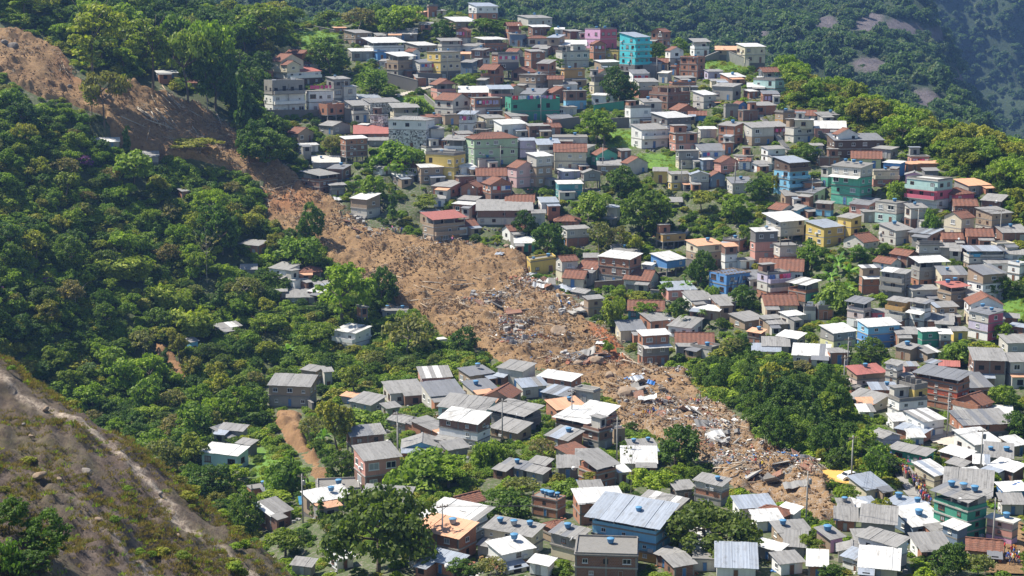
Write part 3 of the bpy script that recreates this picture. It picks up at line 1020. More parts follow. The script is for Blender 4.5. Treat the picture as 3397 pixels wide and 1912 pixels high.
# the trees that stand out: tile, centre, crown top, foot, crown width, kind, what it is
HAND = """
D 690 30 680 400 tall tallest tree over the slide with a yellow-green layered crown
D 1150 140 690 330 tall second tall tree over the slide, roots bared at its foot
D 790 520 945 300 umb leaning flat-crowned tree standing alone on the slide
D 690 660 860 150 tall small two-stemmed tree at the slide's edge with tufted crown
D 1560 130 760 330 umb layered feathery tree on the dark wood's edge above the slide
D 1420 210 800 360 umb wide layered tree over the half hidden roof
D 1620 330 830 300 dense dark tree in the wood above the slide, behind the slender one
D 1840 430 1095 220 slim tall slender tree with a bare pale trunk before the cream villa
D 950 940 1115 130 slim dark conical tree standing on the slide
D 1300 60 520 300 broad dark tree below the mountain, between the two tall trees
D 1450 100 480 240 grey pale leaved tree on the skyline above the slide
D 960 20 330 300 wood dark tree on the shaded skyline of the slide
D 1500 1030 1190 320 umb low flat-crowned tree below the slide
D 1000 1110 1420 330 bright big bright green tree among the wood under the small roof
D 660 1150 1290 130 purple tree with purple blossom in the wood below the slide
H 370 800 880 90 purple small shrub with purple blossom amid the slope wood
H 15 870 930 80 purple purple blossoming shrub at the picture's edge
H 920 620 830 340 bamboo pale yellow-green bamboo stand on the slope, uppermost
H 1230 850 1060 210 bamboo middle bamboo clump of the slope
H 1440 1010 1270 260 bamboo bright bamboo clump lowest on the slope by the small roof
H 1380 940 1100 160 bamboo small bamboo clump beside the lowest one
H 830 640 830 210 bamboo pale bamboo stand at the near side of the uppermost one
H 1040 640 850 220 bamboo pale bamboo stand at the far side of the uppermost one
H 1340 900 1090 200 bamboo yellow bamboo between the middle and lowest clumps
H 1510 1060 1270 210 bamboo bright bamboo clump next to the torn grey roof
H 1560 500 860 230 bare tall thin pale tree with sparse crown on the slope
H 1350 1210 1450 170 broad round tree before the blue shack
H 1080 1210 1400 200 grey brownish grey tree above the thin earth slip
H 1680 270 640 300 dense dark tree at the slide's edge above the patched roofs
A 180 10 400 390 broad biggest skyline tree over the grassy clearing
A 40 100 420 280 broad skyline tree beside the biggest one
A 660 60 220 220 broad round skyline tree beyond the clearing
A 880 50 240 260 grey pale skyline tree beyond the clearing
A 1010 20 180 190 dense dark domed tree on the skyline
A 1220 30 235 260 umb slender layered tree on the skyline by the ridge houses
A 1130 80 250 220 bright light green tree below the skyline
A 670 280 560 290 dense round dark tree beside the cream villa
A 960 500 720 240 bright leafy tree below the gully houses
A 1120 620 740 160 bright low tree beside the ramp
A 1690 545 660 190 bright light round tree before the parked car
A 1530 140 290 180 dense dark round tree under the top houses
A 1840 130 240 210 broad tree among the top houses
A 200 960 1260 330 dense dark tree mass where the slide passes the town
A 60 900 1240 220 dense dark tree at the slide's lower bend
A 680 1010 1150 170 grey grey-green tree beside the brick house on stilts
A 1160 1070 1240 420 bushy broad bushes below the white-windowed hall
A 1330 740 850 230 bushy lush garden shrubs beside the ramp
B 1030 500 790 220 dense dark tree below the turquoise tower
B 1080 610 770 160 dense second dark tree below the turquoise tower
B 850 820 1090 260 broad tree above the green terrace block's slope
B 920 900 1110 200 broad tree over the bright grass
B 550 425 540 120 broad small tree between the pale houses
B 1495 285 400 110 bright upright tree on the ridge beside the turquoise tower
B 1040 1250 1440 220 dense tree above the ravine houses
B 1300 310 430 130 dense tree beside the turquoise tower
F 1200 130 490 360 dense largest dark tree in the middle of the houses
F 1330 190 500 220 broad companion of the largest dark middle tree
F 790 160 400 280 bright bright yellow-green tree in the middle of the houses
F 1650 160 330 200 broad tree on the green bank among middle houses
F 1890 210 400 190 bright light tree on the green bank
F 1640 610 860 190 dense dark tree beside the orange terrace roof
F 340 310 490 180 dense dark tree in front of the long row house
F 490 390 640 220 dense dark tree beside the small green hut
F 590 530 690 150 dense dark tree next to the white gable house
F 880 390 620 190 grey grey-green tree left of the largest dark tree
F 1010 430 620 150 grey pale tree under the largest dark tree
F 1140 470 640 190 broad leafy tree below the largest dark tree
F 1220 1000 1130 170 umb flat crowned tree before the turquoise cottage
F 985 950 1180 170 bamboo bright bamboo-like tree at the red cut
F 1650 1030 1190 110 palm palm beside the stepped white roof
F 1520 1070 1200 110 palm low palm beside the turquoise cottage
F 1390 1030 1150 110 palm palm at the turquoise cottage's corner
F 1540 750 890 160 banana banana plant under the orange terrace roof
F 1370 790 900 130 banana banana plant beside the stilt houses
F 1400 840 940 120 bright round small tree below the stilt house
F 1470 960 1100 140 dense round dark tree behind the turquoise cottage
F 1880 1260 1440 190 grey grey-green tree beside the flat grey house
F 950 1290 1410 110 broad small tree on the red cut
F 1030 890 1010 150 broad tree beneath the big unfinished house
F 1160 920 1020 180 broad second tree beneath the big unfinished house
F 1700 880 970 170 bushy shrubs under the graffiti house
F 1930 860 1030 200 dense dark tree beside the graffiti house
F 1990 420 560 130 dense dark round tree near the pink tower
E 770 680 1190 420 broad great tree standing at the middle of the slide's edge
E 1070 720 1020 190 dense dark tree at the slide's edge by the boulder
E 540 250 560 190 dense lone tree island in the slide
E 480 390 560 130 dense low tree of the island in the slide
E 1140 140 410 120 slim upright yellowish tree by the damaged house
E 1380 190 330 230 broad round tree above the red-roofed house
E 990 40 250 220 bright leafy tree below the clay tile cottage
E 1230 1090 1440 370 grey broad grey-green tree by the slide's lower edge
E 1650 1195 1400 220 dense round dark tree at the slide's lower edge
E 430 490 700 330 bushy bright thicket beside the slide
E 590 1150 1370 270 umb pale flat tree with a thin white trunk
E 190 1090 1260 230 umb flat topped tree in the dark wood
E 1640 1370 1450 200 bright bright bush below the round dark tree
E 240 470 640 130 broad small tree beside the patched roofs
E 850 1310 1440 150 broad tree before the two storey white house
E 350 1270 1400 180 banana large banana clump in the wood
E 480 1300 1400 110 banana second banana clump in the wood
J 1450 305 625 340 dense big round dark tree in the debris
J 1740 930 1300 640 spread spreading broad tree with thick limbs among the lower roofs
J 150 800 1070 400 dense dark tree mass beside the brick house with tanks
J 440 410 580 210 grey grey-green tree above the grey sheds
J 1250 640 850 300 broad tree around the two thin white trunks
J 1110 460 880 150 bare two thin white trunks with a sparse crown
J 1640 750 870 110 dense small round tree at the debris foot
J 1590 610 750 130 dense small tree below the big round tree
J 1470 600 700 110 broad small tree beside the big round one
J 790 665 810 140 broad small tree before the brick terrace house
J 450 285 370 90 dense small round bush between roofs
J 640 720 850 220 bushy bright thicket above the brick row
J 960 760 870 130 banana banana plant beside the grey lean-to
J 1130 850 940 140 banana banana plants behind the brick row
J 620 1320 1420 130 bright bright bush before the long brick house
J 1900 850 950 110 bushy bush beside the pale metal roof
J 90 420 640 240 bushy bright trees above the leaning sheds
J 300 690 850 250 grey grey-green tree before the leaning sheds
I 1020 810 1440 720 spread broad flat-topped tree, largest at the bottom
I 730 110 560 290 broad tall tree over the bare gully
I 520 240 470 200 grey grey shrub tree on the gully's bank
I 1340 520 800 470 bushy big bush mass over the red cut
I 1560 550 800 330 broad dark bushes over the red cut
I 270 810 950 340 broad low tree above the beige roofs
I 740 480 760 240 dense dark tree under the burnt shell
I 1680 1330 1450 210 dense bush at the bottom edge
I 1870 1310 1450 220 grey pale tree at the bottom edge
I 600 850 1020 110 slim dark cypress-like tree by the blue tarp
I 540 870 1010 80 slim second dark cypress-like tree by the blue tarp
I 330 560 830 300 bushy bright grassy thicket by the gully
I 970 210 360 330 bushy bright shrubs above the burnt shell
I 330 1070 1300 330 broad tree at the rock's foot
I 620 260 480 170 banana banana clump by the gully
I 1860 500 640 260 bushy shrubs below the white-blue walls
K 430 1140 1300 190 broad tree between the grey roofs
K 1440 1200 1450 260 dense dark tree at the bottom street
K 1700 1270 1450 230 grey grey-green tree at the bottom street
K 800 340 620 230 broad tree at the grove's edge beside the stair
K 900 460 760 220 bright light tree beside the crowded stair
K 520 470 640 100 broad small upright tree in the grove
K 960 860 1030 140 broad tree between the orange sheds
K 730 770 910 170 bright bush beside the yellow yard
K 1420 470 540 130 grey small tree before the white awning house
K 1810 670 800 140 broad tree among the lower roofs
K 1960 200 410 200 dense tree at the edge by the very long brick house
K 1900 0 210 220 bright bright tree above the chalet
K 30 1060 1250 90 broad small tree beside the pale roof
K 190 200 560 230 dense dark climbing tree in the grove
K 620 60 340 260 broad leafy tree in the grove below the houses
K 240 40 240 250 dense dark tree at the top of the grove
G 640 550 790 210 banana upper banana plants of the grove
G 720 640 850 190 banana tall banana plants of the grove
G 590 690 880 180 banana middle banana plants of the grove
G 700 800 960 170 banana lower banana plants of the grove
G 780 570 700 150 bright round shrub tree beside the clay gable
G 440 550 740 190 bright light green tree below the bright yellow house
G 620 860 1060 300 bushy green bank below the banana plants
G 970 920 1040 130 broad small tree before the barred balconies
G 1510 710 830 120 dense small tree beside the white pergola
G 1850 780 950 230 dense dark tree at the tall white house
G 1110 80 245 190 bushy bright bush above the mint house
G 190 40 150 90 broad tree beside the sky blue house
G 890 1280 1450 230 dense tree before the cracked blue house
G 715 1310 1430 110 bright yellow-green bush before the pale yellow house
G 1330 310 450 150 bushy bushes by the road bend
G 340 1440 1520 170 grey grey-green tree at the grove's top
G 60 60 230 180 dense dark tree beside the veranda houses
G 1880 1150 1300 130 broad tree before the pink and lilac house
G 1550 1300 1450 230 bushy bright tree below the yellow stairs
G 1760 1300 1450 220 broad leafy tree below the orange sheds
C 610 1080 1230 190 dense dark tree under the timber house
C 400 1310 1420 90 broad small tree by the sky blue house
L 1220 400 690 290 grey rounded grey-green tree above the rock slope
L 1450 370 660 230 broad tall tree beside the mint cottage
L 1550 610 860 300 dense dark tree between rock and houses
L 1760 600 740 190 broad tree before the mint cottage
L 320 980 1310 370 dense big bush growing on the rock slope
L 60 850 1100 260 dense bush at the left of the rock slope
L 230 1250 1450 330 dense bush in the rock slope's corner
L 60 1160 1430 240 bushy bush in the very corner of the rock slope
L 1850 830 1150 260 dense tree at the foot of the rock slope
L 1800 0 300 260 broad tall tree beside the dented roof
L 1120 160 330 240 broad tree in the wood over the rock slope
"""

# ------------------------------------------------------------------ read the survey into positions, cut the terraces
S_Q = 3397 / 2576.0


def qpoly(txt):
    p = [float(t) * S_Q for t in txt.replace(',', ' ').split()]
    return list(zip(p[0::2], p[1::2]))


SLIDE = qpoly("-40,40 0,52 60,75 110,108 150,130 200,175 216,205 240,205 330,215 420,232 500,268 560,300 620,345 680,395 730,425 775,475 850,500 905,545 960,578 1060,600 1170,610 1290,630 1330,655 1325,700 1400,742 1460,765 1478,800 1522,832 1580,880 1600,925 1720,930 1735,958 1790,1010 1850,1040 1900,1110 1960,1140 2040,1180 2080,1225 2095,1270 2120,1310 2060,1318 2000,1290 1900,1262 1850,1235 1800,1195 1770,1160 1700,1130 1620,1090 1560,1075 1548,1020 1500,978 1380,940 1260,918 1230,890 1160,865 1095,840 1060,800 985,745 900,690 835,662 812,645 800,605 720,582 668,562 665,500 635,450 560,422 500,402 400,392 340,372 280,342 268,292 205,272 150,250 110,252 70,232 30,205 0,190 -40,180")
SLIP1 = qpoly("692,1030 765,1040 765,1100 805,1150 880,1228 800,1224 740,1140 690,1075")
SLIP2 = qpoly("385,855 440,880 480,975 440,965 395,905")
SLIP3 = qpoly("930,1215 975,1180 1010,1190 990,1235")
SLIP4 = qpoly("1470,800 1530,830 1590,890 1600,930 1540,930 1500,890")
GRASS = [qpoly(t) for t in ("745,78 850,78 850,122 760,125", "1525,325 1600,330 1600,375 1530,370", "1760,130 1870,130 1880,178 1770,175", "2500,755 2600,745 2600,805 2520,800", "1600,385 1710,385 1710,430 1600,425", "1000,245 1100,240 1110,285 1000,280",
                                 "900,1035 1000,1035 1000,1085 900,1075", "620,1110 770,1180 780,1225 640,1200", "1820,1150 1880,1160 1880,1190 1820,1185")]
YARD = qpoly("2060,1185 2130,1187 2160,1215 2165,1220 2150,1228 2070,1222 2050,1210")
PLAZA = qpoly("2330,1090 2410,1085 2440,1105 2400,1130 2340,1115")
STREET = qpoly("2232,1155 2252,1150 2290,1210 2345,1270 2365,1315 2330,1310 2290,1265 2255,1215")
PATH = qpoly("985,1140 1005,1150 975,1180 905,1232 885,1228 950,1175")
PATH2 = qpoly("990,240 1075,218 1115,205 1120,215 1060,232 1000,248")
ROAD = qpoly("2145,520 2200,500 2330,560 2480,640 2470,655 2330,585 2200,530")
BOTTOMSTREET = qpoly("2500,1320 2576,1310 2600,1450 2470,1450")


class House:
    pass


HOUSES_L = []
_last = None
for ln in HOUSES.strip().splitlines():
    note = ''
    if '|' in ln:
        ln, note = ln.split('|')
        note = note.strip()
    attach = ln.startswith('+')
    p = ln.lstrip('+').split()
    h = House()
    t = p[0]
    h.tile = t
    h.u0, h.u1 = TU(t, float(p[1])), TU(t, float(p[3]))
    h.uc = None if p[2] == '-' else TU(t, float(p[2]))
    h.vt, h.vb = TV(t, float(p[4])), TV(t, float(p[5]))
    h.walls, h.roof = p[6], p[7]
    if h.uc is None and not attach and h.roof[0] in 'sf' and p[7] != 'fx' and (h.u1 - h.u0) < 3.4 * (h.vb - h.vt) * (1.6 if h.vb > 1250 else 1.0):
        # most houses stand a little askew to the view: one end wall shows too
        q = RNG.random()
        q = RNG.uniform(0.10, 0.26) if q < 0.62 else RNG.uniform(0.62, 0.84) if q < 0.86 else None
        if q is not None:
            h.uc = h.u0 + q * (h.u1 - h.u0)
    h.ext = p[8] if len(p) > 8 and p[8][0] in 'TDABLx' else ''
    h.note = note
    h.attach = _last if attach else None
    h.dy = float(p[-1]) if attach else 0.0
    uu = h.uc if h.uc is not None else h.u0
    if attach:
        r = raydir(uu, h.vb)
        y = _last.P[1] + h.dy
        h.P = np.array([r[0] / r[1] * y, y, r[2] / r[1] * y + CZ])
    else:
        h.P = ground(uu, h.vb)
        if h.uc is None:                                   # take the foot in the middle of the front
            m = ground((h.u0 + h.u1) / 2, h.vb)
            r = raydir(uu, h.vb)
            h.P = np.array([r[0] / r[1] * m[1], m[1], r[2] / r[1] * m[1] + CZ])
    x, y, z = h.P
    r = raydir(uu, h.vt)
    h.H = max(1.6, r[2] / r[1] * y + CZ - z)
    az = math.atan2((h.u0 + h.u1) / 2 - CX, F)
    dep = y * CP - (z - CZ) * SP
    if h.uc is None:
        h.a = -az + RNG.uniform(-0.04, 0.04)
        D = None
    else:
        h.a = math.atan2((h.uc - h.u0) / min(2.0, max(0.5, ((h.uc - h.u0) / (h.u1 - h.uc)) ** 0.5)), h.u1 - h.uc) - az
    c, s = math.cos(h.a), math.sin(h.a)
    t1 = (h.u1 - CX) / F
    h.W = (t1 * dep - x) / max(0.12, c - t1 * s * CP)
    if h.uc is not None:
        t0 = (h.u0 - CX) / F
        D = (t0 * dep - x) / min(-0.12, -s - t0 * c * CP)
        h.D = D
    else:
        h.D = h.W * 0.85
    h.W = min(24.0, max(1.8, h.W))
    h.D = min(16.0, max(2.2, h.D)) if h.uc is not None else min(9.0, max(2.8, h.D))
    if h.vb > 1300 and not attach and h.roof[0] == 's' and h.D < 7:
        h.D *= 1.25
    h.dist = float(np.linalg.norm(h.P - np.array([0, 0, CZ])))
    h.C = np.array([x + c * h.W / 2 - s * h.D / 2, y + s * h.W / 2 + c * h.D / 2])
    h.flip = False
    if h.uc is not None and not attach and h.uc - h.u0 > 1.15 * (h.u1 - h.uc):
        h.flip = True                                     # the broad face becomes the front
        h.P = np.array([x - s * h.D, y + c * h.D, z])
        h.a, h.W, h.D = h.a - math.pi / 2, h.D, h.W
        if h.roof[0] in 'gG':
            h.roof = ('G' if h.roof[0] == 'g' else 'g') + h.roof[1]
    HOUSES_L.append(h)
    if not attach:
        _last = h


# what else the packed slope needs: small houses in the gaps that the survey leaves
OCC_T = [(TU(p[0], float(p[1])), TV(p[0], float(p[2])), TV(p[0], float(p[3])), float(p[4]) / TILES[p[0]][2]) for p in (l.split(None, 6) for l in HAND.strip().splitlines())]
NOFILL = [SLIDE, SLIP1, SLIP4, YARD, PLAZA, STREET, PATH, PATH2, ROAD, BOTTOMSTREET] + GRASS + [qpoly(t) for t in (
    "-60,-60 640,-60 640,130 700,140 660,400 700,560 900,700 1000,800 1180,900 1240,940 1000,1000 640,1000 560,1450 -60,1450", "1880,145 1930,120 2000,150 2100,200 2330,290 2640,400 2640,740 2560,690 2545,560 2440,455 2280,380 2130,315 1990,265 1900,175",
    "1735,900 2010,895 2130,1000 2240,1150 2240,1230 2100,1190 1900,1105 1790,1000", "1180,500 1500,560 1960,520 1960,620 1620,640 1250,560", "700,60 1060,20 1060,90 860,110", "640,1050 1000,1000 1010,1240 760,1240", "1380,40 1460,60 1900,110 1880,130 1400,90", "1860,-20 2640,-20 2640,660 2440,480 2280,400 2130,330 1990,280 1860,150", "1000,-20 1900,-20 1900,150 1640,110 1380,75 1000,60")]
_inf = 0
_try = 0
while _inf < 105 and _try < 6000:
    _try += 1
    u, v = RNG.uniform(1120, 3380), RNG.uniform(90, 1895)
    if v > 1250:
        u = RNG.uniform(1250, 3380)
    if any(in_poly([u], [v], p)[0] for p in NOFILL) or poly_dist(np.array([u]), np.array([v]), SLIDE)[0] < 22:
        continue
    P = ground(u, v)
    ppm = F / math.hypot(P[0], P[1])
    w, hs, nst = RNG.uniform(5.5, 9.0), RNG.uniform(2.5, 2.9), 1 if RNG.random() < 0.45 else 2
    hp = (hs * nst * ppm)
    a0, a1, b0, b1 = u - w * ppm / 2, u + w * ppm / 2, v - hp - 3 * ppm * 0.3, v
    qu, qv = np.array([a0, u, a1, a0, u, a1]), np.array([b0, b0, b0, v - hp * 0.5, v - hp * 0.5, v - hp * 0.5])
    bad = any(in_poly(qu, qv, p).any() for p in (SLIDE, YARD, PLAZA, STREET, GRASS[2], GRASS[1], PATH2))
    if bad:
        continue
    for tu, t0, t1, tw in OCC_T:
        ix, iy = min(a1, tu + tw * 0.42) - max(a0, tu - tw * 0.42), min(b1, t1) - max(b0, t0)
        if ix > 0 and iy > 0 and ix * iy > 0.22 * (a1 - a0) * (b1 - b0):
            bad = True
            break
    if bad:
        continue
    cov = 0.0
    for h in HOUSES_L:
        d = math.hypot(h.C[0] - P[0], h.C[1] - P[1] - 3)
        if d < 0.38 * (h.W + h.D) / 2 + 0.5 * w * 0.8:
            bad = True
            break
        ix, iy = min(a1, h.u1) - max(a0, h.u0), min(b1, h.vb) - max(b0, h.vt - 6)
        if ix > 0 and iy > 0:
            if h.dist > math.hypot(P[0], P[1]) + 2:
                if ix * iy > 0.22 * (h.u1 - h.u0) * (h.vb - h.vt):
                    bad = True
                    break
            else:
                cov += ix * iy
    if bad or cov > 0.55 * (a1 - a0) * (b1 - b0):
        continue
    h = House()
    h.tile, h.u0, h.u1 = 'Z', a0, a1
    q = RNG.uniform(0.12, 0.34) if RNG.random() < 0.7 else RNG.uniform(0.6, 0.8)
    h.uc = a0 + q * (a1 - a0)
    h.vt, h.vb = v - hp, v
    h.walls = ''.join(RNG.choice('bbbbBBdwdwncca') for _ in range(nst))
    if nst == 2 and RNG.random() < 0.3:
        h.walls = h.walls[0] + '-'
    h.roof = RNG.choice(['sg', 'sg', 'sg', 'sg', 'sd', 'ff', 'Gt', 'gt', 'gt', 'sb', 'sd', 'sg'])
    h.ext = RNG.choice(['', '', '', 'T1', 'L', 'D'])
    h.note, h.attach, h.dy = '', None, 0.0
    h.P = ground(h.uc, v)
    x, y, z = h.P
    h.H = hs * nst
    az = math.atan2(u - CX, F)
    dep = y * CP - (z - CZ) * SP
    h.a = math.atan2((h.uc - h.u0) / 0.9, h.u1 - h.uc) - az
    c, s = math.cos(h.a), math.sin(h.a)
    t1, t0 = (h.u1 - CX) / F, (h.u0 - CX) / F
    h.W = min(11.0, max(3.0, (t1 * dep - x) / max(0.12, c - t1 * s * CP)))
    h.D = min(9.0, max(3.0, (t0 * dep - x) / min(-0.12, -s - t0 * c * CP)))
    h.dist = float(np.linalg.norm(h.P - np.array([0, 0, CZ])))
    h.C = np.array([x + c * h.W / 2 - s * h.D / 2, y + s * h.W / 2 + c * h.D / 2])
    h.flip = False
    if h.uc - h.u0 > 1.15 * (h.u1 - h.uc):
        h.flip = True
        h.P = np.array([x - s * h.D, y + c * h.D, z])
        h.a, h.W, h.D = h.a - math.pi / 2, h.D, h.W
    HOUSES_L.append(h)
    _inf += 1
print('infill', _inf, _try)

# each house stands on its own cut terrace
for h in sorted((h for h in HOUSES_L if h.attach is None), key=lambda h: -h.dist):
    c, s = math.cos(h.a), math.sin(h.a)
    dx, dy = gx - h.P[0], gy - h.P[1]
    lx, ly = dx * c + dy * s, -dx * s + dy * c
    m = (lx > -1.6) & (lx < h.W + 1.6) & (ly > -1.2) & (ly < h.D + 1.6)
    GZ[m] = np.minimum(GZ[m], h.P[2] - 0.05)


def mat_ground():
    m, nt, b = new_mat('hillside soil')
    at = N(nt, 'ShaderNodeAttribute', attribute_name='cover')
    sep = nt.nodes.new('ShaderNodeSeparateColor')
    L(nt, at.outputs['Color'], sep.inputs[0])
    n1 = noise(nt, coords(nt), 0.22, 5, 0.7)
    n2 = noise(nt, coords(nt), 1.4, 4, 0.7)
    soil = mixc(nt, ramp(nt, n1, [(0.35, 0.0), (0.65, 1.0)]), (0.13, 0.105, 0.075), (0.20, 0.18, 0.155))
    soil = mixc(nt, ramp(nt, n2, [(0.36, 0.0), (0.52, 0.92)]), soil, mixc(nt, n1, (0.04, 0.066, 0.016), (0.08, 0.11, 0.026)))
    grass = mixc(nt, ramp(nt, n2, [(0.35, 0.0), (0.7, 1.0)]), (0.08, 0.17, 0.02), (0.15, 0.26, 0.035))
    litter = mixc(nt, ramp(nt, n2, [(0.35, 0.0), (0.7, 1.0)]), (0.04, 0.06, 0.018), (0.08, 0.09, 0.032))
    c = mixc(nt, sep.outputs[1], soil, litter)
    c = mixc(nt, sep.outputs[0], c, grass)
    L(nt, c, b.inputs['Base Color'])
    b.inputs['Roughness'].default_value = 0.95
    bump(nt, n2, 0.6, 0.4, b)
    return m


def mat_earth():
    m, nt, b = new_mat('raw earth')
    n1 = noise(nt, coords(nt), 0.10, 6, 0.75)
    n2 = noise(nt, coords(nt), 0.9, 6, 0.8)
    n3 = noise(nt, coords(nt), 4.0, 4, 0.8)
    at = N(nt, 'ShaderNodeAttribute', attribute_name='cover')
    sep = nt.nodes.new('ShaderNodeSeparateColor')
    L(nt, at.outputs['Color'], sep.inputs[0])
    c = mixc(nt, ramp(nt, n1, [(0.38, 0.0), (0.60, 1.0)]), (0.25, 0.145, 0.066), (0.36, 0.225, 0.108))
    c = mixc(nt, ramp(nt, n2, [(0.47, 0.0), (0.66, 0.85)]), c, (0.165, 0.098, 0.048))
    c = mixc(nt, ramp(nt, n3, [(0.55, 0.0), (0.72, 0.9)]), c, (0.40, 0.275, 0.135))
    c = mixc(nt, sep.outputs[0], c, mixc(nt, ramp(nt, n2, [(0.3, 0.0), (0.7, 1.0)]), (0.42, 0.145, 0.05), (0.30, 0.09, 0.035)))     # fresh red cut
    c = mixc(nt, ramp(nt, mixc(nt, 0.5, n3, n2), [(0.50, 0.0), (0.62, 1.0)]), c, mixc(nt, sep.outputs[1], c, (0.50, 0.46, 0.42)))       # rubble dust
    L(nt, c, b.inputs['Base Color'])
    b.inputs['Roughness'].default_value = 0.97
    bump(nt, mixc(nt, 0.5, n2, n3), 0.9, 0.7, b)
    return m


M_GROUND, M_EARTH = mat_ground(), mat_earth()
pu, pv, pdep = proj(gx, gy, GZ0)
IN_SLIDE = in_poly(pu, pv, SLIDE) & (gy > 190)
SLIDE_D = poly_dist(pu, pv, SLIDE)
# the slide has scooped the ground out a little in its upper part and piled it up below
upper = np.clip((900 - pv) / 700, 0, 1)
GZ = np.where(IN_SLIDE, GZ - np.minimum(SLIDE_D / 40, 1) * 2.2 * upper, GZ)

cover = np.zeros((NY, NX, 4), np.float32)
cover[..., 3] = 1
for g in GRASS:
    cover[..., 0] = np.maximum(cover[..., 0], in_poly(pu, pv, g))
WOOD_LEFT = qpoly("-60,235 20,245 80,280 150,280 205,292 262,312 275,345 340,375 400,395 500,405 560,425 630,455 660,505 660,560 715,590 800,615 830,670 900,700 985,750 1050,800 1090,850 1150,890 1240,920 1240,960 1000,1000 830,1000 700,930 640,930 650,1020 690,1090 640,1130 520,1200 560,1280 650,1420 560,1330 420,1200 330,1130 180,1020 80,940 -60,880")
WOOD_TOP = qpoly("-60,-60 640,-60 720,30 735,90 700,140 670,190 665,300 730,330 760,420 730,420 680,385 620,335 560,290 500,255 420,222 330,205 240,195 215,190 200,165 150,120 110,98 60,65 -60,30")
WOOD_RIDGE = qpoly("1880,145 1930,120 2000,150 2100,200 2200,240 2330,290 2430,340 2640,400 2640,740 2560,690 2545,560 2500,470 2440,455 2360,410 2280,380 2200,345 2130,315 2100,280 1990,265 1965,200 1900,175")
GROVE = qpoly("1735,930 1790,905 1900,895 2010,905 2070,960 2130,1010 2170,1060 2190,1100 2240,1150 2240,1215 2170,1210 2100,1185 2050,1175 1960,1135 1905,1100 1850,1030 1790,1000")
WOODS = [WOOD_LEFT, WOOD_TOP, WOOD_RIDGE, GROVE]
for g in WOODS:
    cover[..., 1] = np.maximum(cover[..., 1], in_poly(pu, pv, g) & ~IN_SLIDE)
_V = np.stack([gx, gy, GZ], -1).reshape(-1, 3)
_i = (np.arange(NY - 1)[:, None] * NX + np.arange(NX - 1)[None]).ravel()
_F = np.stack([_i, _i + 1, _i + 1 + NX, _i + NX], -1)
inner = (IN_SLIDE & (SLIDE_D > 14)).reshape(-1)
_F = _F[~inner[_F].all(1)]                                  # the slide itself is a finer sheet
me = mesh_fast('hillside_ground', _V, _F, M_GROUND, True)
ca = me.color_attributes.new('cover', 'FLOAT_COLOR', 'POINT')
ca.data.foreach_set('color', cover.reshape(-1))
tag(link(bpy.data.objects.new('hillside_ground', me)), 'steep hillside ground under the houses and woods', kind='structure')


